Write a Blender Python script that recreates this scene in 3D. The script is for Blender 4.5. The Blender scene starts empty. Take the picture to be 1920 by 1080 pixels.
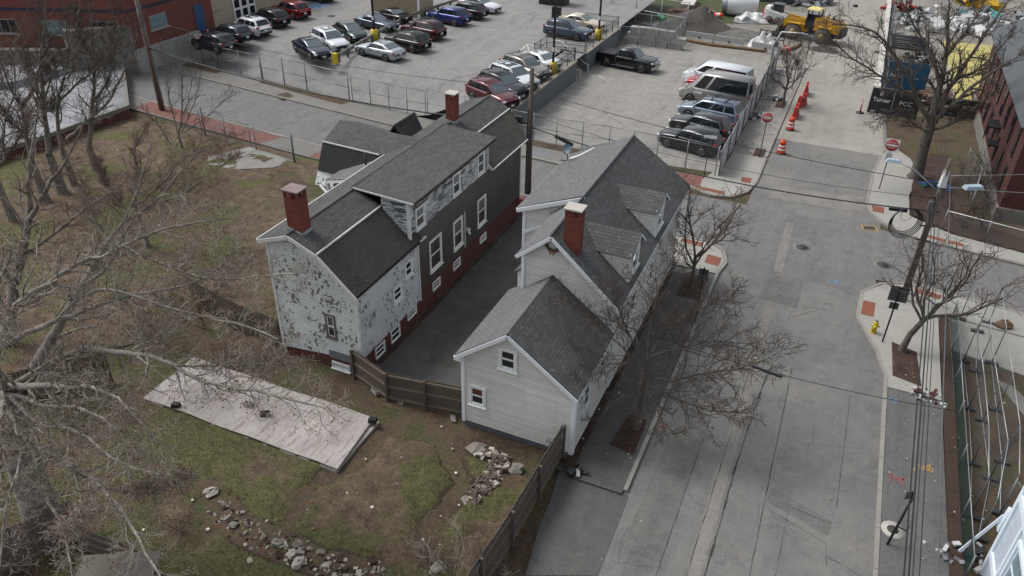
import bpy, bmesh, math, random
from mathutils import Vector, Matrix
from math import radians, sin, cos, pi, atan2, hypot, sqrt
# ------------------------------------------------------------------ camera
# World frame: +Y runs up the main street, +X across it, Z up, metres. Camera 22 m above the kerb.
HC=22.0; FPX=1454.0; TH=radians(32.5); RO=radians(1.18); AZ=radians(23.2)
c_,s_=cos(TH),sin(TH)
F0=Vector((0,c_,-s_)); U0=Vector((0,s_,c_)); R0=Vector((1,0,0))
RR=R0*cos(RO)+U0*sin(RO); UU=-R0*sin(RO)+U0*cos(RO)
RZ=Matrix.Rotation(AZ,3,'Z'); CF=RZ@F0; CR=RZ@RR; CU=RZ@UU
CP=Vector((0,0,HC))
def ray(x,y): return CF+CR*((x-960)/FPX)+CU*((540-y)/FPX)
def G(x,y,h=0.0):
    "survey helper: the point at height h that photo pixel (x,y) shows"
    r=ray(x,y); t=(h-HC)/r.z; return Vector((r.x*t,r.y*t,h))
def GX(x,y,X): r=ray(x,y); t=X/r.x; return CP+r*t
def GY(x,y,Y): r=ray(x,y); t=Y/r.y; return CP+r*t
scene=bpy.context.scene; COL=scene.collection
cam=bpy.data.objects.new('camera',bpy.data.cameras.new('camera')); COL.objects.link(cam)
M=Matrix((CR,CU,-CF)).transposed().to_4x4(); M.translation=CP; cam.matrix_world=M
cam.data.lens=36*FPX/1920; cam.data.sensor_width=36; cam.data.clip_end=2000; cam.data.clip_start=0.1
scene.camera=cam
# ------------------------------------------------------------------ light
SUN_EL,SUN_AZ=radians(55),radians(-88)      # azimuth from +Y, clockwise
world=bpy.data.worlds.new('World'); scene.world=world; world.use_nodes=True
nt=world.node_tree; bg=nt.nodes['Background']
sky=nt.nodes.new('ShaderNodeTexSky'); sky.sky_type='NISHITA'; sky.sun_disc=False
sky.sun_elevation=SUN_EL; sky.sun_rotation=SUN_AZ; sky.air_density=1.0; sky.dust_density=3.0; sky.ozone_density=1.0
hs=nt.nodes.new('ShaderNodeHueSaturation'); hs.inputs['Saturation'].default_value=0.30
nt.links.new(sky.outputs[0],hs.inputs['Color']); nt.links.new(hs.outputs[0],bg.inputs['Color'])
bg.inputs['Strength'].default_value=0.115
sun=bpy.data.objects.new('sun',bpy.data.lights.new('sun','SUN')); COL.objects.link(sun)
sun.data.energy=1.2; sun.data.angle=radians(20); sun.data.color=(1.0,0.98,0.96)
sd=Vector((sin(SUN_AZ)*cos(SUN_EL),cos(SUN_AZ)*cos(SUN_EL),sin(SUN_EL)))
sun.rotation_euler=sd.to_track_quat('Z','Y').to_euler()
vs=scene.view_settings; vs.view_transform='Standard'; vs.look='None'; vs.exposure=0.78; vs.gamma=1.0; vs.use_curve_mapping=False
# ------------------------------------------------------------------ materials
MATS={}
def s2l(c):
    if isinstance(c,str):
        c=[int(c[i:i+2],16)/255 for i in (0,2,4)]; return tuple((v/12.92 if v<=.04045 else ((v+.055)/1.055)**2.4) for v in c)+(1,)
    return tuple(c)+(1,) if len(c)==3 else c
class NT:
    def __init__(s,name):
        s.m=bpy.data.materials.new(name); s.m.use_nodes=True; s.t=s.m.node_tree; s.b=s.t.nodes['Principled BSDF']
        s.tc=s.t.nodes.new('ShaderNodeTexCoord')
    def n(s,typ,**kw):
        q=s.t.nodes.new('ShaderNode'+typ)
        for k,v in kw.items():
            if k.startswith('_'): setattr(q,k[1:],v)
            else: q.inputs[k.replace('__',' ')].default_value=v
        return q
    def l(s,a,b): s.t.links.new(a,b)
    def noise(s,scale,detail=4,rough=.6,co='Object',vec=None,dist=0):
        q=s.n('TexNoise',Scale=scale,Detail=detail,Roughness=rough,Distortion=dist); s.l(vec or s.tc.outputs[co],q.inputs['Vector']); return q.outputs['Fac']
    def ramp(s,fac,stops,interp='LINEAR'):
        q=s.n('ValToRGB'); e=q.color_ramp; e.interpolation=interp
        while len(e.elements)<len(stops): e.elements.new(.5)
        for el,(p,c) in zip(e.elements,stops): el.position=p; el.color=s2l(c) if not isinstance(c,(int,float)) else (c,c,c,1)
        s.l(fac,q.inputs['Fac']); return q.outputs['Color']
    def mix(s,fac,a,b,mode='MIX'):
        q=s.n('Mix',_data_type='RGBA',_blend_type=mode)
        for sock,v in ((q.inputs[0],fac),(q.inputs[6],a),(q.inputs[7],b)):
            if hasattr(v,'node'): s.l(v,sock)
            else: sock.default_value=v if isinstance(v,(int,float)) and sock==q.inputs[0] else s2l(v)
        return q.outputs[2]
    def math(s,op,a,b=0.0):
        q=s.n('Math',_operation=op)
        for sock,v in ((q.inputs[0],a),(q.inputs[1],b)):
            if hasattr(v,'node'): s.l(v,sock)
            else: sock.default_value=v
        return q.outputs[0]
    def bump(s,h,strength=.3,dist=.02,prev=None):
        q=s.n('Bump',Strength=strength,Distance=dist); s.l(h,q.inputs['Height'])
        if prev: s.l(prev,q.inputs['Normal'])
        s.l(q.outputs[0],s.b.inputs['Normal']); return q.outputs[0]
    def col(s,c): s.l(c,s.b.inputs['Base Color'])
def plain(name,c,rough=.6,metal=0,var=.12,scale=3.0,bump=0.0,coat=0,emit=None,alpha=None,trans=0):
    "painted or solid surface with a little blotchy wear"
    if name in MATS: return MATS[name]
    k=NT(name); c=s2l(c)
    if var>0:
        f=k.noise(scale,6,.65); lo=tuple(v*(1-var) for v in c[:3]); hi=tuple(min(1,v*(1+var)) for v in c[:3])
        k.col(k.ramp(f,[(.3,lo),(.7,hi)]))
        if bump: k.bump(k.noise(scale*12,4,.7),bump,.01)
    else: k.b.inputs['Base Color'].default_value=c
    k.b.inputs['Roughness'].default_value=rough; k.b.inputs['Metallic'].default_value=metal
    k.b.inputs['Coat Weight'].default_value=coat
    if emit: k.b.inputs['Emission Color'].default_value=s2l(emit[0]); k.b.inputs['Emission Strength'].default_value=emit[1]
    MATS[name]=k.m; return k.m
def asphalt(name,c,patch=.25,crack=.35,light=None,ps=.18,speck=.18,crs=.5,stain=.5):
    if name in MATS: return MATS[name]
    k=NT(name); c=s2l(c)[:3]; d=tuple(v*(1-patch) for v in c); b=tuple(v*(1+patch) for v in c)
    base=k.ramp(k.noise(ps,7,.7,dist=.3),[(.34,d),(.5,c),(.66,b)])
    base=k.mix(.5,base,k.ramp(k.noise(1.4,8,.75),[(.34,tuple(v*.6 for v in c)),(.5,c),(.64,tuple(v*1.5 for v in c))]))
    # wheel polish and strips laid at different times, running with the road
    mp=k.n('Mapping'); k.l(k.tc.outputs['Object'],mp.inputs[0]); mp.inputs['Scale'].default_value=(1.1,.035,1)
    st=k.ramp(k.noise(1.0,6,.65,vec=mp.outputs[0]),[(.35,0.0),(.65,.6)]); base=k.mix(st,base,tuple(v*f for v,f in zip(c,(1.4,1.38,1.34))))
    if light: base=k.mix(k.ramp(k.noise(.13,7,.7,dist=.2),[(.42,0.0),(.68,.75)]),base,light)
    # oil drips, damp and dust
    base=k.mix(k.ramp(k.noise(.55,8,.8,dist=.4),[(.54,0.0),(.66,stain)]),base,tuple(v*.55 for v in c)); base=k.mix(k.ramp(k.noise(.8,8,.82),[(.55,0.0),(.66,.65)]),base,tuple(min(1,v*f) for v,f in zip(c,(1.6,1.52,1.38))))
    sp=k.noise(11,4,.85); base=k.mix(speck*.9,base,k.ramp(sp,[(.36,(0.03,0.03,0.03)),(.5,(.5,.5,.5)),(.64,(0.97,0.97,0.95))]),'OVERLAY')
    sp2=k.noise(34,3,.8); base=k.mix(.18,base,k.ramp(sp2,[(.3,(0.05,0.05,0.05)),(.7,(.95,.95,.93))]),'OVERLAY')
    if crack>0:
        wv=k.n('Mapping'); k.l(k.tc.outputs['Object'],wv.inputs[0]); wv.inputs['Scale'].default_value=(1,1,0)
        nz=k.n('TexNoise',Scale=.9,Detail=5); k.l(wv.outputs[0],nz.inputs['Vector'])
        wm=k.n('Mix',_data_type='VECTOR'); wm.inputs[0].default_value=.35; k.l(wv.outputs[0],wm.inputs[4]); k.l(nz.outputs['Color'],wm.inputs[5])
        vo=k.n('TexVoronoi',_feature='DISTANCE_TO_EDGE',Scale=crs); k.l(wm.outputs[1],vo.inputs['Vector'])
        ln=k.ramp(vo.outputs['Distance'],[(.0,1.0),(.012,0.0)]); mk=k.ramp(k.noise(.22,4,.6),[(.5,0.0),(.6,1.0)])
        cr=k.math('MULTIPLY',k.math('MULTIPLY',ln,mk),crack)
        base=k.mix(cr,base,tuple(v*.3 for v in c))
    k.col(base); k.b.inputs['Roughness'].default_value=.9; k.bump(sp,.5,.01)
    MATS[name]=k.m; return k.m
def concrete(name,c,var=.18,joint=None):
    if name in MATS: return MATS[name]
    k=NT(name); c=s2l(c)[:3]
    base=k.ramp(k.noise(.7,6,.65),[(.3,tuple(v*(1-var) for v in c)),(.7,tuple(min(1,v*(1+var)) for v in c))])
    base=k.mix(.4,base,k.ramp(k.noise(9,5,.75),[(.35,tuple(v*.75 for v in c)),(.65,tuple(v*1.15 for v in c))]))
    dk=k.ramp(k.noise(.35,4,.6,dist=1),[(.58,0.0),(.75,.6)]); base=k.mix(dk,base,tuple(v*.6 for v in c))
    if joint:
        br=k.n('TexBrick',_offset=0.0,Scale=1.0,**{'Mortar__Size':.012,'Brick__Width':joint,'Row__Height':joint}); k.l(k.tc.outputs['Object'],br.inputs['Vector'])
        base=k.mix(k.math('MULTIPLY',br.outputs['Fac'],.7),base,tuple(v*.4 for v in c))
    k.col(base); k.b.inputs['Roughness'].default_value=.88; k.bump(k.noise(25,5,.75),.3,.008)
    MATS[name]=k.m; return k.m
def shingle(name,c,var=.35,moss=None,bw=.3,rh=.15,stain=.3):
    if name in MATS: return MATS[name]
    k=NT(name); c=s2l(c)[:3]
    br=k.n('TexBrick',_offset=.5,Scale=1.0,**{'Mortar__Size':.018,'Mortar__Smooth':.6,'Brick__Width':bw,'Row__Height':rh,'Bias':-.1})
    k.l(k.tc.outputs['UV'],br.inputs['Vector'])
    br.inputs['Color1'].default_value=s2l(tuple(v*(1-var) for v in c)); br.inputs['Color2'].default_value=s2l(tuple(v*(1+var) for v in c)); br.inputs['Mortar'].default_value=s2l(tuple(v*.3 for v in c))
    base=k.mix(.28,br.outputs['Color'],k.ramp(k.noise(.9,8,.78),[(.3,tuple(v*(1-stain) for v in c)),(.7,tuple(v*(1+stain) for v in c))]))
    if moss: base=k.mix(k.ramp(k.noise(.45,5,.65,dist=.5),[(.5,0.0),(.72,.65)]),base,moss)
    # pale spots where grit has gone
    sp=k.ramp(k.noise(5.5,2,.5),[(.70,0.0),(.72,.6)]); base=k.mix(sp,base,tuple(v*2.6 for v in c))
    k.col(base); k.b.inputs['Roughness'].default_value=.85
    mp=k.n('Mapping'); k.l(k.tc.outputs['UV'],mp.inputs[0])
    wv=k.n('TexWave',_wave_type='BANDS',_bands_direction='Y',_wave_profile='SAW',Scale=1/rh/6.2832*2*pi/ (2*pi) *1.0,Distortion=.0)
    k.l(mp.outputs[0],wv.inputs['Vector'])
    b1=k.bump(br.outputs['Fac'],.6,.012); k.bump(k.noise(60,3,.8),.4,.004,prev=None)
    bb=k.n('Bump',Strength=.7,Distance=.015,_invert=True); k.l(br.outputs['Fac'],bb.inputs['Height'])
    b2=k.n('Bump',Strength=.35,Distance=.006); k.l(k.noise(55,3,.8),b2.inputs['Height']); k.l(bb.outputs[0],b2.inputs['Normal']); k.l(b2.outputs[0],k.b.inputs['Normal'])
    MATS[name]=k.m; return k.m
def brick(name,c,mortar,bw=.215,rh=.075,var=.3,soot=None):
    if name in MATS: return MATS[name]
    k=NT(name); c=s2l(c)[:3]
    br=k.n('TexBrick',_offset=.5,Scale=1.0,**{'Mortar__Size':.006,'Brick__Width':bw,'Row__Height':rh,'Bias':0}); k.l(k.tc.outputs['UV'],br.inputs['Vector'])
    br.inputs['Color1'].default_value=s2l(tuple(v*(1-var) for v in c)); br.inputs['Color2'].default_value=s2l(tuple(v*(1+var) for v in c)); br.inputs['Mortar'].default_value=s2l(mortar)
    base=k.mix(.3,br.outputs['Color'],k.ramp(k.noise(1.2,6,.7),[(.3,tuple(v*.6 for v in c)),(.7,tuple(v*1.3 for v in c))]))
    k.col(base); k.b.inputs['Roughness'].default_value=.85
    bb=k.n('Bump',Strength=.5,Distance=.008,_invert=True); k.l(br.outputs['Fac'],bb.inputs['Height']); k.l(bb.outputs[0],k.b.inputs['Normal'])
    MATS[name]=k.m; return k.m
def peeled(name,c,under,thr=.55,sc=(3,8),amt=1.0,bw=.28,rh=.2,lines=True,big=.5):
    "painted wood shingles or boards with paint fallen off in flakes"
    if name in MATS: return MATS[name]
    k=NT(name); c=s2l(c)[:3]
    mp=k.n('Mapping'); k.l(k.tc.outputs['UV'],mp.inputs[0]); mp.inputs['Scale'].default_value=(sc[0],sc[1],1)
    f=k.noise(1.0,3,.7,vec=mp.outputs[0]); g=k.noise(.9,3,.6,co='UV')
    ms=k.math('ADD',k.math('MULTIPLY',f,1-big),k.math('MULTIPLY',g,big))
    m=k.ramp(ms,[(thr,0.0),(thr+.02,amt)])
    paint=k.ramp(k.noise(1.3,5,.7),[(.3,tuple(v*.82 for v in c)),(.7,tuple(min(1,v*1.1) for v in c))])
    un=k.mix(k.noise(14,3,.6),under,tuple(v*.45 for v in s2l(under)[:3]))
    base=k.mix(m,paint,un)
    if lines:
        br=k.n('TexBrick',_offset=.5,Scale=1.0,**{'Mortar__Size':.009,'Brick__Width':bw,'Row__Height':rh,'Bias':0}); k.l(k.tc.outputs['UV'],br.inputs['Vector'])
        br.inputs['Color1'].default_value=(0,0,0,1); br.inputs['Color2'].default_value=(1,1,1,1); br.inputs['Mortar'].default_value=(.5,.5,.5,1)
        # whole shingles that have lost all their paint
        lost=k.math('MULTIPLY',k.math('GREATER_THAN',k.math('ADD',br.outputs['Color'],k.math('MULTIPLY',g,1.2)),1.52),.9)
        base=k.mix(lost,base,un); base=k.mix(k.math('MULTIPLY',br.outputs['Fac'],.65),base,tuple(v*.3 for v in c))
        bb=k.n('Bump',Strength=.6,Distance=.01,_invert=True); k.l(br.outputs['Fac'],bb.inputs['Height']); k.l(bb.outputs[0],k.b.inputs['Normal'])
    k.col(base); k.b.inputs['Roughness'].default_value=.8
    MATS[name]=k.m; return k.m
def siding(name,c,row,line,amt=.6,var=.08,grime=.2,ms=.012,streak=None):
    "lap boards: weathered face, lap shadow or edge light painted along every lap"
    if name in MATS: return MATS[name]
    k=NT(name); c=s2l(c)[:3]
    base=k.ramp(k.noise(1.1,7,.7),[(.3,tuple(v*(1-var-.04) for v in c)),(.7,tuple(min(1,v*(1+var)) for v in c))])
    base=k.mix(k.ramp(k.noise(.5,6,.75,dist=.4),[(.5,0.0),(.75,grime)]),base,tuple(v*.5 for v in c))
    if streak:
        mp=k.n('Mapping'); k.l(k.tc.outputs['UV'],mp.inputs[0]); mp.inputs['Scale'].default_value=(.55,9,1)
        base=k.mix(k.ramp(k.noise(1.0,6,.8,vec=mp.outputs[0]),[(.42,0.0),(.7,.8)]),base,streak)
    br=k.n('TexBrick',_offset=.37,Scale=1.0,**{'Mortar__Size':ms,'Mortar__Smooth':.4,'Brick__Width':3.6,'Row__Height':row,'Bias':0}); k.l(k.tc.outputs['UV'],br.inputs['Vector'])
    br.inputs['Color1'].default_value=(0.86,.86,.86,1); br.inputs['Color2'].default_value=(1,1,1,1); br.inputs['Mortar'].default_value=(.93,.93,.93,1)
    base=k.mix(1.0,base,br.outputs['Color'],'MULTIPLY'); base=k.mix(k.math('MULTIPLY',br.outputs['Fac'],amt),base,line)  # line colour stands in for the shadow or lit edge at each lap
    k.col(base); k.b.inputs['Roughness'].default_value=.6
    MATS[name]=k.m; return k.m
def boards(name,c,w=.14,var=.35,rough=.9,horiz=False):
    if name in MATS: return MATS[name]
    k=NT(name); c=s2l(c)[:3]
    mp=k.n('Mapping'); k.l(k.tc.outputs['UV'],mp.inputs[0]); mp.inputs['Scale'].default_value=(.6,9,1) if horiz else (9,.6,1)
    base=k.ramp(k.noise(1.0,5,.7,vec=mp.outputs[0]),[(.25,tuple(v*(1-var) for v in c)),(.75,tuple(v*(1+var) for v in c))])
    base=k.mix(.4,base,k.ramp(k.noise(.6,5,.7,co='UV'),[(.3,tuple(v*.6 for v in c)),(.7,tuple(v*1.4 for v in c))]))
    k.col(base); k.b.inputs['Roughness'].default_value=rough; k.bump(k.noise(1.0,4,.7,vec=mp.outputs[0]),.4,.01)
    MATS[name]=k.m; return k.m
def ground_mat(name,stops,scale=.35,fine=6.0,leaf=None,bump=.6):
    if name in MATS: return MATS[name]
    k=NT(name)
    a=k.ramp(k.noise(scale,7,.68,dist=.5),stops)
    fcol=k.ramp(k.noise(fine,6,.8),[(.3,0.35),(.7,1.0)])
    a=k.mix(.75,a,fcol,'MULTIPLY')
    a=k.mix(.5,a,k.ramp(k.noise(fine*4,3,.8),[(.3,0.3),(.7,1.0)]),'MULTIPLY')
    if leaf: a=k.mix(k.ramp(k.noise(17,2,.6),[(.6,0.0),(.66,.7)]),a,leaf)
    k.col(a); k.b.inputs['Roughness'].default_value=.95
    k.bump(k.noise(fine*1.5,7,.8),bump,.08)
    MATS[name]=k.m; return k.m
def chain(name,c='8a8d90',pitch=.06,wire=.10,rot=True):
    "chain-link mesh: wires opaque, gaps open"
    if name in MATS: return MATS[name]
    k=NT(name)
    mp=k.n('Mapping'); k.l(k.tc.outputs['UV'],mp.inputs[0]); mp.inputs['Rotation'].default_value=(0,0,radians(45) if rot else 0); mp.inputs['Scale'].default_value=(1/pitch,1/pitch,1)
    sp=k.n('SeparateXYZ'); k.l(mp.outputs[0],sp.inputs[0])
    fx=k.math('LESS_THAN',k.math('FRACT',sp.outputs[0]),wire); fy=k.math('LESS_THAN',k.math('FRACT',sp.outputs[1]),wire)
    a=k.math('MAXIMUM',fx,fy); k.l(a,k.b.inputs['Alpha'])
    k.b.inputs['Base Color'].default_value=s2l(c); k.b.inputs['Metallic'].default_value=.3; k.b.inputs['Roughness'].default_value=.5
    MATS[name]=k.m; return k.m
def glassy(name,c=(.02,.025,.03),rough=.08):
    if name in MATS: return MATS[name]
    k=NT(name); k.b.inputs['Base Color'].default_value=s2l(c); k.b.inputs['Roughness'].default_value=rough; k.b.inputs['IOR'].default_value=1.5
    k.b.inputs['Specular IOR Level'].default_value=.7
    MATS[name]=k.m; return k.m
# ------------------------------------------------------------------ mesh builder
class MB:
    def __init__(s): s.v=[]; s.f=[]; s.mi=[]; s.sm=[]; s.mats=[]
    def mat(s,m):
        if m not in s.mats: s.mats.append(m)
        return s.mats.index(m)
    def face(s,pts,m=None,smooth=False):
        i=len(s.v); s.v+= [tuple(p) for p in pts]; s.f.append(tuple(range(i,i+len(pts)))); s.mi.append(0 if m is None else s.mat(m)); s.sm.append(smooth)
    def raw(s,vs_,fs,m=None,smooth=False):
        i=len(s.v); s.v+=[tuple(p) for p in vs_]; k=0 if m is None else s.mat(m)
        for f in fs: s.f.append(tuple(a+i for a in f)); s.mi.append(k); s.sm.append(smooth)
    def box(s,c,size,rz=0,m=None,rx=0,ry=0,taper=1.0):
        x,y,z=[a/2 for a in size]; R=Matrix.Rotation(rz,3,'Z')@Matrix.Rotation(ry,3,'Y')@Matrix.Rotation(rx,3,'X'); c=Vector(c)
        P=[c+R@Vector((a*x*(taper if d>0 else 1),b*y*(taper if d>0 else 1),d*z)) for d in (-1,1) for a,b in ((-1,-1),(1,-1),(1,1),(-1,1))]
        s.raw(P,[(0,3,2,1),(4,5,6,7),(0,1,5,4),(1,2,6,5),(2,3,7,6),(3,0,4,7)],m)
    def beam(s,a,b,w,h,m=None,up=(0,0,1)):
        a=Vector(a); b=Vector(b); d=(b-a).normalized(); u=Vector(up)
        if abs(d.dot(u))>.99: u=Vector((1,0,0))
        r=d.cross(u).normalized(); u=r.cross(d)
        P=[p+r*(i*w/2)+u*(j*h/2) for p in (a,b) for i,j in ((-1,-1),(1,-1),(1,1),(-1,1))]
        s.raw(P,[(0,1,2,3),(7,6,5,4),(0,4,5,1),(1,5,6,2),(2,6,7,3),(3,7,4,0)],m)
    def tube(s,pts,rad,n=8,m=None,smooth=True,cap=True):
        pts=[Vector(p) for p in pts]; N=len(pts)
        if not isinstance(rad,(list,tuple)): rad=[rad]*N
        d=(pts[1]-pts[0]).normalized(); u=Vector((0,0,1)) if abs(d.z)<.9 else Vector((1,0,0)); u=(u-d*u.dot(d)).normalized()
        V=[]
        for i,p in enumerate(pts):
            if i<N-1: e=(pts[i+1]-p)
            else: e=(p-pts[i-1])
            if 0<i<N-1: e=(pts[i+1]-pts[i-1])
            if e.length<1e-9: e=d
            d=e.normalized(); u=u-d*u.dot(d)
            if u.length<1e-6: u=d.orthogonal()
            u.normalize(); w=d.cross(u)
            for k in range(n):
                a=2*pi*k/n; V.append(p+(u*cos(a)+w*sin(a))*rad[i])
        Fs=[(i*n+k,i*n+(k+1)%n,(i+1)*n+(k+1)%n,(i+1)*n+k) for i in range(N-1) for k in range(n)]
        if cap: Fs+= [tuple(range(n-1,-1,-1)),tuple((N-1)*n+k for k in range(n))]
        s.raw(V,Fs,m,smooth)
    def cyl(s,c,r,h,n=16,m=None,r2=None,axis='Z'):
        c=Vector(c); ax={'Z':Vector((0,0,1)),'X':Vector((1,0,0)),'Y':Vector((0,1,0))}[axis]
        r2=r if r2 is None else r2; s.tube([c,c+ax*h],[r,r2],n,m,True)
    def prism(s,poly,z0,z1,m=None,mside=None):
        n=len(poly); A=[(p[0],p[1],z0) for p in poly]; B=[(p[0],p[1],z1) for p in poly]
        ar=sum(poly[i][0]*poly[(i+1)%n][1]-poly[(i+1)%n][0]*poly[i][1] for i in range(n))
        if ar<0: A.reverse(); B.reverse()
        s.raw(B,[tuple(range(n))],m); s.raw(A,[tuple(range(n-1,-1,-1))],m)
        for i in range(n):
            j=(i+1)%n; s.raw([A[i],A[j],B[j],B[i]],[(0,1,2,3)],mside or m)
    def ell(s,c,r,n=12,k=8,m=None,rz=0,jit=0,seed=0):
        rnd=random.Random(seed); c=Vector(c); V=[]
        R=Matrix.Rotation(rz,3,'Z')
        for i in range(k+1):
            t=pi*i/k
            for j in range(n):
                a=2*pi*j/n; q=1+(rnd.random()-.5)*jit
                V.append(c+R@Vector((r[0]*sin(t)*cos(a)*q,r[1]*sin(t)*sin(a)*q,r[2]*cos(t)*q)))
        Fs=[(i*n+j,(i+1)*n+j,(i+1)*n+(j+1)%n,i*n+(j+1)%n) for i in range(k) for j in range(n)]
        s.raw(V,Fs,m,jit<.15)
    def build(s,name,mat=None,parent=None,world=False,uv=True,origin=None,local=False):
        me=bpy.data.meshes.new(name); vs_=s.v
        off=Vector((0,0,0))
        if origin is not None: off=Vector(origin)
        if parent is not None and world:
            mi=PM[parent.name].inverted(); vs_=[tuple(mi@Vector(p)) for p in vs_]
        elif off.length>0 and not local: vs_=[(p[0]-off.x,p[1]-off.y,p[2]-off.z) for p in vs_]
        me.from_pydata(vs_,[],s.f)
        if s.mats:
            for m in s.mats: me.materials.append(m)
        elif mat: me.materials.append(mat)
        if mat and s.mats and s.mats[0] is None: me.materials[0]=mat
        me.polygons.foreach_set('material_index',s.mi if s.mats else [0]*len(s.f)); me.polygons.foreach_set('use_smooth',s.sm)
        if uv and len(s.f)<60000:
            ul=me.uv_layers.new(name='UV'); dat=[0.0]*(2*len(me.loops)); V=s.v
            for f,p in zip(s.f,me.polygons):
                a=Vector(V[f[0]]); n=Vector((0,0,0))
                for i in range(len(f)):
                    p1=V[f[i]]; p2=V[f[(i+1)%len(f)]]
                    n.x+=(p1[1]-p2[1])*(p1[2]+p2[2]); n.y+=(p1[2]-p2[2])*(p1[0]+p2[0]); n.z+=(p1[0]-p2[0])*(p1[1]+p2[1])
                if n.length<1e-12: n=Vector((0,0,1))
                n.normalize(); u=Vector((0,0,1)).cross(n)
                if u.length<.05: u=Vector((1,0,0))
                u.normalize(); v=n.cross(u); b=p.loop_start*2
                for i,q in enumerate(f):
                    P=Vector(V[q]); dat[b+2*i]=P.dot(u); dat[b+2*i+1]=P.dot(v)
            ul.data.foreach_set('uv',dat)
        me.validate(); o=bpy.data.objects.new(name,me); COL.objects.link(o)
        if parent is not None: o.parent=parent
        elif origin is not None: o.location=off
        PM[o.name]=(PM[parent.name].copy() if parent is not None else Matrix.Translation(off))
        return o
PM={}
def tag(o,label=None,cat=None,group=None,kind=None):
    if label: o['label']=label
    if cat: o['category']=cat
    if group: o['group']=group
    if kind: o['kind']=kind
    return o
def thing(name,label,cat,loc=(0,0,0),rz=0,group=None):
    o=bpy.data.objects.new(name,None); COL.objects.link(o); o.location=loc; o.rotation_euler=(0,0,rz); o.empty_display_size=.3
    PM[o.name]=Matrix.Translation(Vector(loc))@Matrix.Rotation(rz,4,'Z')
    return tag(o,label,cat,group)
def struct(o): o['kind']='structure'; return o
def dup(root,loc,rz,label,group=None):
    r=root.copy(); COL.objects.link(r); r.location=loc; r.rotation_euler=(0,0,rz); r['label']=label
    if group: r['group']=group
    for ch in list(root.children):
        c=ch.copy(); COL.objects.link(c); c.parent=r
        for g in ch.children:
            d=g.copy(); COL.objects.link(d); d.parent=c
    return r
def clip(poly,ax,val,keep_hi):
    out=[]
    for i in range(len(poly)):
        a,b=poly[i],poly[(i+1)%len(poly)]; ia=(a[ax]>=val)==keep_hi or a[ax]==val; ib=(b[ax]>=val)==keep_hi or b[ax]==val
        if ia: out.append(a)
        if ia!=ib:
            t=(val-a[ax])/(b[ax]-a[ax]); out.append((a[0]+(b[0]-a[0])*t,a[1]+(b[1]-a[1])*t))
    return out
def laps(mb,poly,o,u,n,course=.11,t=.014,m=None,z0=None):
    "overlapping boards covering the upright polygon poly given as (s,z); o origin, u run direction, n outward normal"
    o=Vector(o); u=Vector(u); n=Vector(n); lo=min(p[1] for p in poly); hi=max(p[1] for p in poly); z=lo if z0 is None else z0
    while z<hi-1e-4:
        q=clip(clip(poly,1,z,True),1,z+course,False)
        if len(q)>=3:
            P=[o+u*a+Vector((0,0,b))+n*(t*(1-(b-z)/course)) for a,b in q]
            nn=(P[1]-P[0]).cross(P[2]-P[0])
            if nn.dot(n)<0: P.reverse()
            mb.face(P,m)
            lows=[a for a,b in q if abs(b-z)<1e-5]
            if len(lows)>=2:
                a0,a1=min(lows),max(lows); b0=Vector((0,0,z))
                mb.face([o+u*a0+b0,o+u*a1+b0,o+u*a1+b0+n*t,o+u*a0+b0+n*t],m)
        z+=course
def window(par,c,u,n,w,h,mf,mg,fr=.07,dep=.05,sill=True,ms=None,muntin=False,blind=None,label=None):
    "double-hung window: proud frame with sill, sashes, glass"
    c=Vector(c); u=Vector(u).normalized(); n=Vector(n).normalized(); z=Vector((0,0,1)); b=MB()
    if blind is None and int(abs(c.x*7+c.y*13+c.z*5))%3==0: blind=MATS.get('window_blind')
    def bar(cu,cz,su,sz,d0,d1,mm):
        P=[c+u*(cu+i*su/2)+z*(cz+j*sz/2)+n*d for d in (d0,d1) for i,j in ((-1,-1),(1,-1),(1,1),(-1,1))]
        mb.raw(P,[(0,3,2,1),(4,5,6,7),(0,1,5,4),(1,2,6,5),(2,3,7,6),(3,0,4,7)],mm)
    mb=b
    bar(-w/2+fr/2,0,fr,h,0,dep,None); bar(w/2-fr/2,0,fr,h,0,dep,None); bar(0,h/2-fr/2,w-2*fr,fr,0,dep,None); bar(0,-h/2+fr/2,w-2*fr,fr,0,dep,None)
    if sill: bar(0,-h/2-.03,w+.08,.05,0,dep+.05,None)
    wo=b.build('window',mf,par,world=True)
    b=mb=MB(); iw,ih=w-2*fr,h-2*fr; s=.045
    for k,dd in ((1,.030),(-1,.018)):
        cz=k*ih/4
        bar(-iw/2+s/2,cz,s,ih/2,.002,dd,None); bar(iw/2-s/2,cz,s,ih/2,.002,dd,None); bar(0,cz+ih/4-s/2,iw-2*s,s,.002,dd,None); bar(0,cz-ih/4+s/2,iw-2*s,s,.002,dd,None)
    b.build('sash',ms or mf,wo,world=True)
    b=MB(); g=c+n*.012
    for k in (1,-1):
        cz=k*ih/4; hh=ih/4-s
        b.face([g-u*(iw/2-s)+z*(cz-hh),g+u*(iw/2-s)+z*(cz-hh),g+u*(iw/2-s)+z*(cz+hh),g-u*(iw/2-s)+z*(cz+hh)],(blind if (blind and k==1) else mg))
    b.build('pane',mg,wo,world=True)
    if label: wo['label']=label
    return wo
def sheet(name,poly,z,mat,par=None,kind='structure',label=None,cat=None):
    b=MB(); P=[(p[0],p[1],z) for p in poly]
    ar=sum(P[i][0]*P[(i+1)%len(P)][1]-P[(i+1)%len(P)][0]*P[i][1] for i in range(len(P)))
    if ar<0: P.reverse()
    b.face(P); o=b.build(name,mat)
    if kind: o['kind']=kind
    return tag(o,label,cat)
def PG(pts,h=0): return [G(x,y,h) for x,y in pts]
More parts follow.
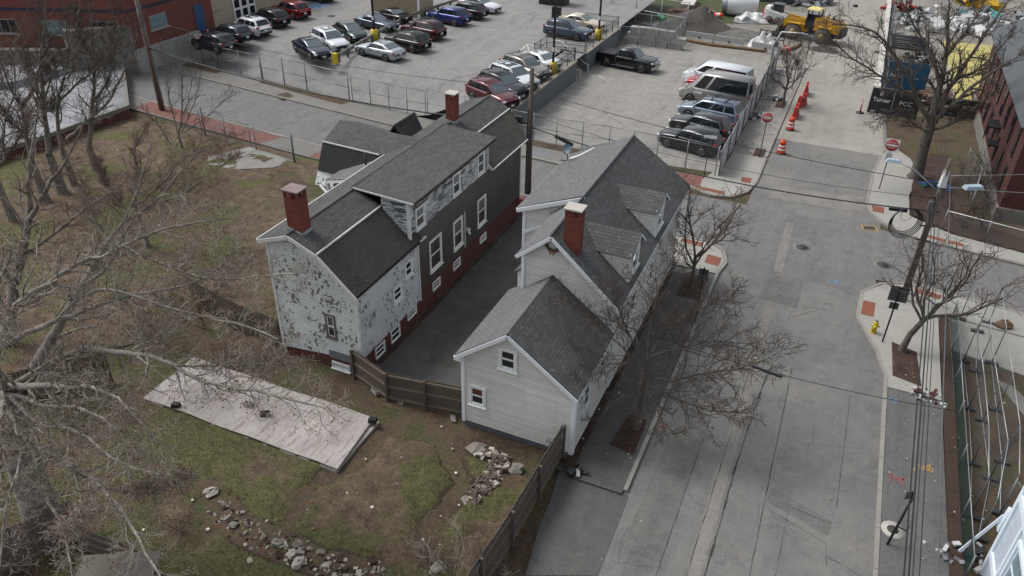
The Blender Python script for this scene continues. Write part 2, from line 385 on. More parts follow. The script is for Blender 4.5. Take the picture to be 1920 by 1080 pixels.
# ================================================================== SETTING: ground
M_dirt=ground_mat('dirt_grass',[(.30,'2e2a20'),(.42,'4a4030'),(.50,'5d5140'),(.57,'4c5030'),(.68,'3e4a22')],.33,5.0,leaf='8a5638')
M_lawn=ground_mat('lawn',[(.28,'3a3426'),(.38,'5b543c'),(.47,'4f5630'),(.6,'46552a'),(.72,'6b6746')],.42,5.0,leaf='8a7a58')
M_far=ground_mat('dusty_ground',[(.3,'6d6962'),(.45,'8b877e'),(.6,'a39e94'),(.75,'7a766e')],.12,3.0)
M_street=asphalt('street_asphalt','5c5c5b',patch=.2,crack=.5,light='7d7a75')
M_dusty=asphalt('dusty_street','7b7872',patch=.2,crack=.0,light='98948b',speck=.12)
M_cross=asphalt('cross_street_asphalt','605f5e',patch=.18,crack=.5)
M_tar=asphalt('tar_walk','4b4b4a',patch=.25,crack=.6,crs=.35)
M_tarR=asphalt('tar_walk_grey','535352',patch=.2,crack=.35,crs=.35)
M_drive=asphalt('driveway_tar','474646',patch=.35,crack=.3,ps=.4,stain=.7)
M_lot=asphalt('lot_asphalt','747371',patch=.14,crack=.55,ps=.1,crs=.12)
M_lotB=asphalt('lower_lot_asphalt','7b7975',patch=.14,crack=.5,ps=.12,crs=.12)
M_patch=asphalt('patch_tar','5b5a58',patch=.15,crack=.7)
M_patchL=asphalt('patch_light','6d6b67',patch=.2,crack=.5)
M_conc=concrete('sidewalk_concrete','918f88',.14)
M_concO=concrete('old_concrete','6e6c67',.22)
M_kerb=concrete('kerb_stone','85827b',.2)
M_slab=concrete('slab_concrete','9c9690',.16)
M_brickpave=brick('brick_paving','724a42','5e463f',.22,.11,.22)
M_tact=brick('tactile_pad','7e4a38','6b3f31',.06,.06,.12)
M_soil=ground_mat('soil',[(.3,'2b211b'),(.5,'46362c'),(.7,'5c4a3c')],1.2,7.0,leaf='7a4630')
M_leaf=ground_mat('leaf_litter',[(.3,'2c231d'),(.5,'4a392e'),(.7,'3f3a28')],1.0,9.0,leaf='6b4a3a')
def zlot(x,y):
    a=max(0,min(1,(y-(51.45+max(0,(-29-x))*.11)-.2)/5.5)); b=max(0,min(1,(x+31.0)/5.0)); t=max(a,b); t=t*t*(3-2*t)
    if x<-62: t=max(t,0)
    return 0.13+1.67*t
# base terrain, one sheet to the horizon (gentle lumps only in the yard)
b=MB(); xs=[-400,-200,-120,-80]+[-60+i*1.0 for i in range(0,53)]+[-6.9,-3,0,10,20,40,80,200,400]; ys=[-60,-20]+[-6+i*1.0 for i in range(0,47)]+[46,50,60,80,120,200,400]
rnd=random.Random(5)
def zy(x,y): return -.03
VV=[(x,y,zy(x,y)) for y in ys for x in xs]; nx=len(xs)
b.raw(VV,[(j*nx+i,j*nx+i+1,(j+1)*nx+i+1,(j+1)*nx+i) for j in range(len(ys)-1) for i in range(nx-1)],None,True)
struct(b.build('ground',M_dirt))
# the yard: finely lumped soil and grass, bare earth where it has been dug
def segd(px,py,a,c):
    dx,dy=c[0]-a[0],c[1]-a[1]; t=max(0,min(1,((px-a[0])*dx+(py-a[1])*dy)/(dx*dx+dy*dy+1e-9))); return hypot(px-a[0]-dx*t,py-a[1]-dy*t)
SOIL=[([(-17.2,20.9),(-14.6,20.2),(-11,20.6),(-6.9,20.5)],.75),([(-24.4,20.7),(-20,20.9),(-17.3,20.9)],.8),([(-14.0,19.6),(-13.9,18.2),(-14.6,16.4)],.4),([(-11.6,20.4),(-10.6,19.2),(-9.6,18.3),(-9.8,17.0),(-9.9,16.0)],.45),([(-17.52, 13.68), (-15.99, 13.31), (-13.81, 13.17), (-12.1, 13.23), (-10.2, 13.53)],.65),([(-28,21),(-24.5,22),(-22.5,26),(-21.6,33)],.9),([(-33,38),(-31,36.5),(-27,38)],.9),([(-14.9,15.8),(-14.2,13.2)],.25)]
from mathutils import noise as mn
GX0,GX1,GY0,GY1,GS=-57.,-7.3,4.,42.0,.3
gx=int((GX1-GX0)/GS); gy=int((GY1-GY0)/GS); V=[]; SO=[]; GR=[]
for j in range(gy+1):
    for i in range(gx+1):
        x=GX0+i*GS; y=GY0+j*GS; n=mn.noise(Vector((x*.35,y*.35,0))); n2=mn.noise(Vector((x*1.3,y*1.3,4))); n3=mn.noise(Vector((x*3.1,y*3.1,9)))
        d=min(min(segd(x,y,a,c) for a,c in zip(p[:-1],p[1:]))/w for p,w in SOIL) if (y<40 and x>-36) else 9
        so=max(0,min(1,(1.35-d+n2*.5)*1.3)); flat=1.0
        if y>40.2-(0.0): flat=0
        z=.10+.08*n+.07*n2+.05*n3-.26*so
        if (-21.6<x<-16 and y>21.6) or (-17.2<x<-10.2 and y>21.2) or (-11.6<x and y>20.9) or (x>-7.4): z=-.04
        if y>41.0 or x<-55.5 : z=-.02
        if y>40.0 and x>-40: z=min(z,.0)
        V.append((x,y,z)); SO.append(so); GR.append(max(0,min(1,.38+n*1.1+n2*.6+(.33 if (y<19 and x>-26) else -.05))))
W_=gx+1; b=MB(); b.raw(V,[(j*W_+i,j*W_+i+1,(j+1)*W_+i+1,(j+1)*W_+i) for j in range(gy) for i in range(gx)],None,True)
k=NT('yard_earth'); at_=k.n('Attribute',_attribute_name='soil'); ag=k.n('Attribute',_attribute_name='green')
grass=k.ramp(k.noise(3.2,7,.75),[(.25,'30331a'),(.42,'4a5029'),(.58,'5f5e36'),(.75,'7d744f')])
brown=k.ramp(k.noise(1.6,8,.75),[(.25,'2c221a'),(.42,'544538'),(.58,'6f5f4c'),(.75,'93866c')])
gm=k.ramp(k.math('ADD',k.math('MULTIPLY',ag.outputs['Fac'],.62),k.math('MULTIPLY',k.noise(1.1,6,.7),.42)),[(.44,0.0),(.62,1.0)])
base=k.mix(gm,brown,grass); soil=k.ramp(k.noise(6,6,.8),[(.3,'1a1410'),(.5,'33271f'),(.7,'57463a')])
base=k.mix(k.ramp(k.math('ADD',at_.outputs['Fac'],k.math('MULTIPLY',k.noise(4,5,.8),.6)),[(.62,0.0),(.9,.95)]),base,soil)
base=k.mix(k.ramp(k.noise(13,3,.7),[(.56,0.0),(.66,.75)]),base,'664835'); base=k.mix(k.ramp(k.noise(21,3,.8),[(.3,.75),(.52,0.0)]),base,'1c1a12'); base=k.mix(k.ramp(k.noise(30,2,.6),[(.62,0.0),(.68,.8)]),base,'9a8f72')
k.col(base); k.b.inputs['Roughness'].default_value=.95; k.bump(k.noise(9,7,.85),.9,.12)
yd=b.build('yard',k.m,uv=False); struct(yd)
for nm,dat in (('soil',SO),('green',GR)): a_=yd.data.attributes.new(nm,'FLOAT','POINT'); a_.data.foreach_set('value',dat)
# short grass: blades and dead stalks over the nearer yard
rg=random.Random(77); bb=MB(); GC=[plain('blade_green','4b4f31',.8,var=.3,scale=9),plain('blade_dry','756b4e',.8,var=.3,scale=9),plain('blade_dead','4a3a28',.8,var=.3,scale=9)]; gi=[bb.mat(m) for m in GC]
for q in range(95000):
    u=rg.random(); x=-34+26.4*u; y=8.0+(19*rg.random()**1.25); 
    if (x>-17.4 and y>20.9) or (x>-21.3 and y>21.6) or (-24.3<x<-14.2 and 16.7<y<20.1) or x>-7.5: continue
    i=int((x-GX0)/GS+.5); j=int((y-GY0)/GS+.5); idx=j*W_+i
    if SO[idx]>.15+.5*rg.random(): continue
    g=GR[idx]; 
    if rg.random()>.12+.7*g: continue
    z=V[idx][2]-.02; a=rg.uniform(0,6.28); h=rg.uniform(.02,.07); w=rg.uniform(.008,.024); dx,dy=cos(a)*w,sin(a)*w; lx,ly=rg.uniform(-.06,.06),rg.uniform(-.06,.06)
    k0=len(bb.v); bb.v+=[(x-dx,y-dy,z),(x+dx,y+dy,z),(x+lx,y+ly,z+h+.03)]; bb.f.append((k0,k0+1,k0+2)); t_=rg.random(); bb.mi.append(gi[0] if t_<.15+.45*g else (gi[1] if t_<.85 else gi[2])); bb.sm.append(False)
tag(bb.build('grass',None,uv=False),kind='stuff')
def strct(name,poly,z,mat,rag=0):
    if rag:
        r_=random.Random(len(poly)*7+int(z*1000)); out=[]
        for i in range(len(poly)):
            a_,c_2=poly[i],poly[(i+1)%len(poly)]; L=hypot(c_2[0]-a_[0],c_2[1]-a_[1]); n=max(1,int(L/.25))
            for q in range(n): t=q/n; out.append((a_[0]+(c_2[0]-a_[0])*t+r_.uniform(-rag,rag),a_[1]+(c_2[1]-a_[1])*t+r_.uniform(-rag,rag)))
        poly=out
    return sheet(name,poly,z,mat)
strct('construction_ground',[(-60,79.6),(60,79.6),(60,260),(-60,260)],.0,M_far)
# main street
strct('main_street',[(-4,-12),(4.7,-12),(4.7,34),(4.0,37),(4.0,60),(3.6,75),(-4,75)],.004,M_street)
strct('dusty_street_end',[(-4.2,60),(3.8,60),(3.2,75),(2.9,220),(-4.6,220),(-4.2,84)],.008,M_dusty)
strct('cross_street',[(-120,54.6),(-60,52.4),(-47,51.0),(-37,49.8),(-29,48.9),(-17,47.8),(-7.2,47.3),(5,47.4),(12,46.1),(60,40),(60,36.5),(12,40.6),(5.6,41.2),(-6,39.8),(-17,42.3),(-34,43.3),(-46,44.5),(-60,46.0),(-120,50)],.008,M_cross)
# paving strips and repairs on the main street
strct('road_strip',[(-1.1,-12),(-.55,-12),(-.62,30),(-.9,46),(-1.35,46),(-1.1,30)],.012,M_patchL,.03)
strct('road_patch',[(-3.4,18),(-2.0,18),(-2.0,23),(-1.9,26),(-3.2,26.2)],.012,M_patch,.03)
strct('road_patch',[(-1.6,36.4),(.4,36.2),(.4,39.3),(-1.2,39.6)],.016,M_patch,.03)
strct('road_patch',[(.9,22.3),(3.1,21.6),(3.2,22.3),(1.0,23.1)],.012,M_patch,.03)
strct('road_patch',PG([(1450,350),(1620,370),(1625,398),(1560,392),(1500,380),(1440,372)]),.012,M_patchL,.03)
M_crack=plain('crack_tar','333230',.95,var=.2)
def crack(pts,w=.035,z=.017,jit=.06,seed=1):
    r=random.Random(seed); P=[]
    for a,c in zip(pts[:-1],pts[1:]):
        n=max(2,int(hypot(c[0]-a[0],c[1]-a[1])/.45))
        for i in range(n): t=i/n; P.append((a[0]+(c[0]-a[0])*t+r.uniform(-jit,jit)*.55,a[1]+(c[1]-a[1])*t+r.uniform(-jit,jit)))
    P.append(pts[-1][:2]); bb=MB()
    for i in range(len(P)-1):
        a,c=Vector(P[i]+(z,) if len(P[i])==2 else P[i]),Vector((P[i+1][0],P[i+1][1],z)); d=(c-a).normalized(); q=Vector((-d.y,d.x,0)); w0=w*r.uniform(.12,.5); w1=w0
        bb.face([a-q*w0/2,c-q*w1/2,c+q*w1/2,a+q*w0/2])
    o=bb.build('road_crack',M_crack,uv=False); o['kind']='structure'; return o
for i,(pts,w,j) in enumerate([([(.9,14),(.82,24),(.78,31)],.07,.03),([(-.55,12),(-.5,19),(-.45,24.5),(-.2,30)],.17,.04),([(-1.1,16),(-1.0,24),(-1.0,33)],.07,.03),([(-2.0,16),(-1.95,26)],.05,.03),
    ([(.9,22.9),(1.8,22.4),(3.2,22.2)],.06,.08),([(1.0,21.9),(2.0,21.6),(3.1,21.2),(3.2,20.2)],.05,.05),([(3.2,20.6),(4.6,20.2)],.04,.05),([(3.3,23.1),(3.35,30)],.04,.03),([(-2.9,25.4),(-2.0,25.0)],.05,.05),
    ([(-6.4,19.6),(-5.6,18.4),(-4.6,17.7)],.07,.08),([(-6.2,22.8),(-5.2,22.3),(-4.3,22.1)],.05,.06),([(4.9,25.0),(5.7,24.3),(6.8,23.9)],.05,.08),([(-3.5,46.6),(-1,43.5),(1.2,41.6)],.03,.2),([(1.3,39.5),(2.6,39.0),(4.0,38.7)],.04,.06),
    ([(-1.6,36.3),(-3.0,36.8)],.04,.05),([(1.6,15),(1.7,22)],.03,.04),([(-2.6,12),(-2.5,16.5),(-2.2,17.2)],.04,.05)]): crack(pts,w,.018,j,i+3)
# pavements and kerbs ------------------------------------------------
def slab(name,poly,z,mat,z0=-.02):
    bb=MB(); bb.prism([(p[0],p[1]) for p in poly],z0,z,mat); return struct(bb.build(name,mat))
def kerb(pts,w=.16,h=.15,name='kerb',mat=None,gap=.02,seg=1.9):
    bb=MB()
    for a,c in zip(pts[:-1],pts[1:]):
        L=hypot(c[0]-a[0],c[1]-a[1]); n=max(1,round(L/seg))
        for i in range(n):
            t0,t1=i/n,(i+1)/n; g=gap/2/L if L>1.5 else 0
            p=Vector((a[0]+(c[0]-a[0])*(t0+g),a[1]+(c[1]-a[1])*(t0+g),h/2-.01)); q=Vector((a[0]+(c[0]-a[0])*(t1-g),a[1]+(c[1]-a[1])*(t1-g),h/2-.01))
            bb.beam(p,q,w,h+.02+ (i%3)*.004)
    return struct(bb.build(name,mat or M_kerb))
slab('left_tar_sidewalk',[(-6.6,20.3),(-4.1,20.3),(-4.08,37.6),(-6.6,37.6)],.12,M_tar)
strct('driveway_apron',PG([(1052,868),(1100,862),(1178,930),(1172,948),(1120,1080),(985,1080),(1010,990),(1035,930)]),.024,M_tar)
kerb([(-4.02,20.5),(-4.0,37.8)])
NWc=PG([(1415,298),(1362,288),(1350,360),(1298,372),(1300,392),(1350,410),(1376,414),(1408,400),(1418,372)],.0)
slab('corner_pavement',[(-4.05,55.5),(-6.4,55.5),(-6.5,51.4),(-8.8,50.6),(-9.0,48.6),(-6.3,47.7),(-5.2,48.0),(-4.4,49.2),(-4.05,50.8)],.125,M_conc)
kerb([(-4.0,55.5),(-3.98,50.9),(-4.3,49.1),(-5.1,47.9),(-6.3,47.55),(-9.2,48.4)],h=.13)
slab('left_pavement_north',[(-6.45,55.55),(-4.05,55.55),(-4.1,79),(-6.45,79)],.12,M_lotB)
kerb([(-4.0,55.7),(-3.95,79)])
slab('white_house_corner_pavement',[(-6.6,37.7),(-4.1,37.7),(-3.9,39.2),(-4.3,40.4),(-5.2,41.0),(-6.6,41.0),(-8.2,41.0),(-8.2,39.3),(-6.6,39.3)],.13,M_conc)
kerb([(-4.0,37.8),(-3.8,39.2),(-4.2,40.5),(-5.1,41.15),(-8.2,41.2)],h=.13)
slab('north_sidewalk',[(-9.0,48.6),(-9.0,51.0),(-22.6,51.3),(-29,51.6),(-41,52.6),(-60,55.0),(-60,52.7),(-47,51.2),(-37,50.0),(-29,49.1),(-17,48.0)],.12,M_concO)
kerb([(-9.1,48.45),(-17,47.9),(-29,48.95),(-37,49.85),(-47,51.05),(-60,52.5)],h=.14,seg=2.5)
strct('brick_walk',[(-9.1,48.7),(-7.3,48.2),(-7.4,50.3),(-9.1,50.7)],.131,M_brickpave)
strct('brick_walk',[(-41.2,43.6),(-32.6,43.0),(-33.6,41.3),(-40.9,42.0)],.02,M_brickpave)
slab('south_sidewalk',[(-60,45.8),(-46,44.3),(-33.5,43.1),(-17,42.1),(-17,40.6),(-33.6,41.2),(-46,42.4),(-60,43.8)],.10,M_concO)
strct('brick_walk',[(-52,44.9),(-46.2,44.2),(-37.5,43.4),(-38.2,41.6),(-46,42.5),(-52,43.2)],.112,M_brickpave)
strct('brick_walk',[(-33.4,43.0),(-30.4,42.75),(-30.6,41.15),(-33.5,41.3)],.112,M_brickpave)
kerb([(-60,45.9),(-46,44.4),(-33.5,43.2),(-17,42.2)],h=.12,seg=3)
# grass verges with flat stones in the north pavement
for k,poly in enumerate([[(-47.4,53.9),(-47.4,52.9),(-41.6,51.9),(-37.6,51.3),(-37.4,52.2),(-41.5,52.9)],[(-22.0,51.2),(-22,50.2),(-15.6,49.9),(-15.6,50.9)],[(-57,54.8),(-57,53.7),(-52.5,53.2),(-52.4,54.2)],[(-10.4,50.9),(-10.2,50.1),(-7.2,50.3),(-7.0,51.2)]]):
    strct('grass_verge',poly,.133,M_dirt)
strct('grass_patch',PG([(515,178),(540,173),(552,181),(528,187)],.12),.127,M_dirt)
# right-hand pavement
slab('right_tar_sidewalk',[(4.8,-12),(7.0,-12),(7.0,31.2),(4.8,31.2)],.12,M_tarR)
slab('right_pavement',[(4.75,31.25),(7.0,31.25),(7.0,38.2),(7.6,38.6),(40,35.2),(40,37.0),(11.3,40.4),(6.2,41.0),(5.2,40.9),(4.3,40.4),(3.45,39.2),(3.3,36.6),(4.3,34.0),(4.72,32.4)],.125,M_conc)
kerb([(4.72,-12),(4.72,32.2)]); kerb([(4.7,32.2),(4.25,34.0),(3.25,36.6),(3.35,39.2),(4.2,40.5),(5.2,41.05),(6.2,41.15),(11.3,40.5),(40,37.1)],h=.13,seg=1.0)
slab('north_east_pavement',[(6.6,47.0),(12,46.3),(30,43.6),(30,44.8),(12,47.6),(8.0,48.4),(5.6,50.0),(5.55,53.2),(6.2,57),(5.6,60),(4.4,62),(3.75,60),(3.5,58),(3.3,56),(3.15,51),(3.4,49.6),(4.2,48.3),(5.2,47.4)],.13,M_conc)
kerb([(30,43.5),(12,46.15),(6.6,46.9),(5.1,47.3),(4.1,48.2),(3.3,49.6),(3.05,51),(3.2,56),(3.6,59.6)],h=.14,seg=1.2)
slab('concrete_path',[(7.0,38.3),(7.6,38.6),(40,35.2),(40,31),(16,33.6),(9.2,35.2),(7.6,35.6)],.06,M_conc)
# tree pits, soil and tactile pads
for poly,z in (([(4.9,35.0),(6.0,34.6),(6.2,31.9),(5.0,32.2)],.133),([(-5.3,22.6),(-4.25,22.4),(-4.3,24.6),(-5.1,24.7)],.131),([(-5.6,34.6),(-4.4,34.6),(-4.3,37.0),(-5.5,37.2)],.131),([(-5.0,67.0),(-4.2,67),(-4.2,69),(-5.0,69)],.131),([(-4.95,55.4),(-4.2,55.4),(-4.2,57.1),(-4.95,57.1)],.135)):
    strct('tree_pit',poly,z,M_soil)
strct('soil_bed',[(5.7,50.2),(8.0,48.6),(8.2,62),(6.4,61.5),(5.7,55)],.137,M_soil)
for p in ([(-5.0,51.3),(-4.35,51.3),(-4.3,50.5),(-4.95,50.5)],[(-7.3,48.5),(-5.6,48.35),(-5.6,47.9),(-7.2,48.05)],[(-6.6,40.9),(-5.4,40.8),(-5.4,40.3),(-6.6,40.4)],[(-4.9,39.6),(-4.1,39.5),(-4.1,38.5),(-4.9,38.6)],[(3.4,36.9),(4.0,36.9),(4.05,38.3),(3.45,38.3)],[(5.9,40.8),(7.2,40.6),(7.1,40.1),(5.9,40.3)],[(3.35,50.5),(4.1,50.5),(4.1,49.6),(3.45,49.6)],[(6.6,47.7),(7.6,47.5),(7.55,47.1),(6.6,47.3)],[(7.7,47.5),(8.6,47.35),(8.5,46.95),(7.7,47.1)]):
    strct('tactile_pad',p,.14,M_tact)
# tar driveway between the two houses
strct('driveway',[(-16.6,22.6),(-11.2,21.6),(-11.2,26),(-10.9,38.6),(-11,42.4),(-17,42.4),(-16.6,39)],.10,M_drive)
b=MB(); b.prism([(-16.6,22.6),(-11.2,21.6),(-10.9,42.4),(-16.8,42.4)],-.1,.095,M_drive); struct(b.build('driveway_base',M_drive))
strct('moss_strip',[(-16.62,23.2),(-16.25,23.2),(-16.3,30),(-16.35,39),(-16.62,39)],.105,M_soil,.06); strct('moss_strip',[(-11.2,22),(-11.35,22),(-11.3,26),(-10.95,27),(-10.9,38),(-10.75,38)],.105,M_soil,.03)
strct('driveway_stain',[(-14.6,24),(-12.9,24.4),(-12.4,27.5),(-13.2,31),(-14.4,30.2),(-15.2,27)],.104,asphalt('stained_tar','42403c',patch=.35,crack=.6,ps=.8,stain=.8,crs=1.0),.14)
for q_ in ([(-15.6,33),(-13.8,32.2),(-12,32.4)],[(-14.6,27.2),(-13.9,28.9),(-13.8,31)],[(-12.6,36.4),(-14.5,37.2)]): crack(q_,.05,.109,.07,5)
# right-hand lawns
strct('right_lawn',[(7.05,-12),(60,-12),(60,34),(16,33.5),(9.2,35.1),(7.6,35.5),(7.05,38.2)],.05,M_dirt)
strct('right_tar_path',[(9.3,34.0),(10.0,33.8),(13.5,27),(12.6,26)],.06,M_patchL)
strct('far_lawn',[(8.05,48.7),(12,47.8),(30,45),(30,68),(8.3,66)],.05,M_dirt)
# car parks ----------------------------------------------------------
b=MB(); X=[-125,-90,-70,-62,-58,-54,-50,-46,-42,-38,-34,-31,-29.5,-28,-26.5,-25,-22.75]; Yl=[51.3,52,53,54,55,56,57,58,60,66,72,79.5,100]
def ylo(x): # follows the back edge of the pavement
    return 51.45+max(0,(-29-x))*.11
VV=[(x,(ylo(x) if j==0 else max(y,ylo(x)+j*.05)),zlot(x,(ylo(x) if j==0 else y))) for j,y in enumerate(Yl) for x in X]; nx=len(X)
b.raw(VV,[(j*nx+i,j*nx+i+1,(j+1)*nx+i+1,(j+1)*nx+i) for j in range(len(Yl)-1) for i in range(nx-1)],None,True); struct(b.build('upper_car_park',M_lot))
strct('upper_car_park_north',[(-120,99),(-22.75,90),(-22.75,93),(-60,125),(-120,125)],1.79,M_lot)
strct('lower_car_park',[(-22.6,51.2),(-9,50.95),(-6.5,51.3),(-6.5,79.8),(-22.6,83)],.09,M_lotB)
M_line=plain('line_paint','b9b8b0',.8,var=.25,scale=6)
M_lineB=plain('blue_marking','4f6f95',.8,var=.3,scale=6)
def line(a,c,w=.1,z=None,mat=None):
    a=Vector(a); c=Vector(c); d=(c-a).normalized(); q=Vector((-d.y,d.x,0))*w/2; bb=MB()
    if z is None: z=a.z
    bb.face([(a-q).to_tuple()[:2]+(z,),(c-q).to_tuple()[:2]+(z,),(c+q).to_tuple()[:2]+(z,),(a+q).to_tuple()[:2]+(z,)])
    return struct(bb.build('painted_line',mat or M_line,uv=False))
for a,c in (((1023,191),(1085,207)),((1064,157),(1105,167)),((1045,174),(1078,182)),((1109,120),(1190,134)),((1106,138),(1115,145)),((1122,141),(1135,149))): line(G(*a,.09),G(*c,.09),.09,.096)
for a,c in (((663,103),(680,107)),((740,123),(750,125)),((803,94),(820,85)),((803,94),(818,86)),((540,38),(590,24)),((976,95),(988,83)),((988,83),(1006,87)),((988,83),(992,95)),((825,65),(848,70)),((893,30),(906,34))): line(G(*a,1.8),G(*c,1.8),.1,1.806)
# wheelchair symbol
g=G(592,12,1.8); b=MB(); b.tube([(g.x+.5*cos(a*pi/8),g.y+.5*sin(a*pi/8),1.808) for a in range(14)],.07,4); b.tube([(g.x-.1,g.y+1.1,1.808),(g.x-.1,g.y+.2,1.808),(g.x+.7,g.y-.1,1.808)],.07,4); b.cyl((g.x-.1,g.y+1.3,1.80),.16,.01,10)
b.prism([(g.x-1.1,g.y-.9),(g.x+1.1,g.y-.9),(g.x+1.1,g.y+1.7),(g.x-1.1,g.y+1.7)],1.801,1.803,plain('pale_blue_paint','6e87a3',.8,var=.4,scale=5)); o=b.build('wheelchair_marking',M_lineB); o['kind']='structure'
# spray-paint marks and a manhole, catch basins
M_red=plain('red_spray','9c3a3a',.8,var=.3,scale=9); M_yel=plain('yellow_spray','b08c3a',.8,var=.3,scale=9); M_blu=plain('blue_spray','5b86b5',.8,var=.3,scale=9)
def scribble(c,mat,n,s,z,seed):
    r=random.Random(seed); bb=MB()
    for i in range(n):
        x=c.x+r.uniform(-s,s); y=c.y+r.uniform(-s*.8,s*.8); a=r.uniform(0,pi); L=r.uniform(.1,.28)
        bb.beam((x-cos(a)*L/2,y-sin(a)*L/2,z),(x+cos(a)*L/2,y+sin(a)*L/2,z),.035,.003)
    return struct(bb.build('spray_mark',mat,uv=False))
scribble(G(1681,903),M_red,14,.28,.125,1); scribble(G(1727,880),M_yel,6,.3,.125,2); scribble(G(1739,882),M_yel,6,.2,.125,3); scribble(G(1564,527),M_blu,10,.25,.014,4); scribble(G(1243,800),M_red,4,.1,.02,7)
scribble(G(1015,290),M_blu,16,.6,.125,5); scribble(G(1670,756),M_blu,6,.3,.125,6)
def disc(name,c,r,z,mat,n=24):
    bb=MB(); bb.cyl((c[0],c[1],z-.02),r,.02,n); return struct(bb.build(name,mat))
M_iron=plain('cast_iron','3e3d3b',.7,.3,var=.3,scale=20,bump=.5)
for p in ((1503,464),(1655,497)): g=G(*p); disc('manhole_ring',g,.46,.017,M_patchL); disc('manhole_cover',g,.34,.022,M_iron)
g=G(1674,993,.12); disc('sidewalk_cover',g,.4,.127,concrete('pale_cement','aaa69c',.2)); disc('sidewalk_cover',(g.x,g.y),.2,.13,M_iron)
for p,z in (((1628,428),.016),((510-0,30),1.807),((588-0,30),1.807)):
    g=G(*p,z); 
bb=MB(); g=G(1630,428); bb.box((g.x,g.y,.02),(.7,.5,.012),.3); struct(bb.build('storm_drain',M_iron)); bb=MB()
for sx,sy,w,h in ((0,.3,.8,.06),(0,-.3,.8,.06),(.4,0,.06,.6),(-.4,0,.06,.6)): bb.box((g.x+sx,g.y+sy,.022),(w,h,.01),.3)
struct(bb.build('drain_paint_mark',M_yel))
g=G(621,30,1.8); disc('lot_drain',g,.45,1.807,M_iron)
for p in ((1030-8,268),): pass
# grit, stones and paper scraps scattered about, too many to count
r=random.Random(21); bb=MB(); Wt=plain('litter_white','c9c8c2',.7,var=.1); Br=plain('litter_brown','6b5138',.9,var=.3); Gs=plain('litter_stone','7d7a72',.9,var=.3)
def scat(n,x0,x1,y0,y1,z,s0,s1,ms,avoid=None):
    for i in range(n):
        x=r.uniform(x0,x1); y=r.uniform(y0,y1)
        if avoid and avoid(x,y): continue
        s=r.uniform(s0,s1); bb.box((x,y,z+s*.2),(s,s*r.uniform(.5,1),s*.5),r.uniform(0,3),ms[r.randrange(len(ms))],rx=r.uniform(-.4,.4),ry=r.uniform(-.4,.4))
scat(220,-30,-7.6,9,21,.05,.03,.11,[Gs,Br,Br,Wt]); scat(160,-50,-21,22,42,.06,.03,.10,[Gs,Br,Br,Wt]); scat(90,7.1,7.6,20,38,.08,.03,.1,[Br,Wt,Gs]); scat(120,-4,4.6,14,60,.015,.015,.05,[Br,Gs,Wt]); scat(90,7.8,14,22,34,.06,.03,.1,[Br,Wt,Gs])
scat(120,-6.5,-4.1,20.5,37,.125,.015,.06,[Br,Gs,Wt]); scat(200,-16.4,-11,22,40,.105,.01,.03,[Br,Gs]); scat(110,-6.5,-4.2,56,78,.125,.03,.1,[Br,Gs,Wt]); scat(500,-20,2,84,110,.01,.04,.14,[Gs,Br,Gs]); scat(300,3.5,18,70,110,.01,.04,.16,[Gs,Br,Gs]); scat(80,4.8,6.9,20,38,.125,.015,.05,[Wt,Gs,Br])
tag(bb.build('litter',Gs),kind='stuff')
# ================================================================== OLD HOUSE (weathered, gambrel roof)
M_white=plain('trim_white','c8c9c6',.6,var=.1,scale=4)
M_trimW=plain('window_white','d8dad9',.5,var=.08)
M_glass=glassy('window_glass'); M_glassB=plain('window_blind','6c7173',.35,var=.2)
M_roofD=shingle('old_roof_shingle','474746',.34,stain=.35); M_roofS=shingle('steep_roof_shingle','373735',.26,moss='3f3d2b',stain=.45)
M_roofG=shingle('grey_roof_shingle','626363',.2,stain=.22); M_roofG2=shingle('grey_roof_shade_moss','505151',.3,moss='3a3b33',stain=.3)  # second, darker grey paints the street slopes' shade; moss patches on top
M_shingW=peeled('white_wood_shingle','d0d4d3','625d56',.565,(6,9),1,.13,.17,True,.42)
M_shingS=peeled('white_wood_shingle_side','c6cbd0','67635d',.555,(16,3.5),.85,.13,.15,True,.35)
M_clapP=peeled('peeling_clapboard','bcc1c4','4b4743',.50,(1.6,13),.9,lines=True,bw=3,rh=.115,big=.3)
M_clapD=siding('dark_clapboard','2e2a2a',.15,'857f7b',.85,.35,grime=.5,ms=.014,streak='4f4845')  # pale lines paint the light caught by the board edges
M_found=plain('red_foundation','522e2b',.85,var=.25,scale=3,bump=.5)
M_brk=brick('chimney_brick','6c3225','54423a',.2,.07,.28); M_cap=concrete('chimney_cap','a9a59c',.1); M_lead=plain('lead_flashing','9aa0a4',.5,.3,var=.15)
UY=(0,1,0); EX=(1,0,0); WX=(-1,0,0); SY=(0,-1,0); NY=(0,1,0)
XL,XR,Y0,Y1=-20.85,-16.6,22.15,39.6
OH=thing('old_house','long weathered house with gambrel roof, peeling white and dark boards and red base','house',(-18.7,30.5,0))
def part(name,b,mat,par,label=None):
    o=b.build(name,mat,par,world=True)
    if label: o['label']=label
    return o
b=MB(); b.prism([(XL+.06,Y0+.06),(XR-.05,Y0+.06),(XR-.05,Y1-.05),(XL+.06,Y1-.05)],-.2,1.45,M_found); b.prism([(-25,32.2),(XL,32.2),(XL,35.4),(-25,35.4)],-.2,.8,M_found)
part('foundation',b,M_found,OH)
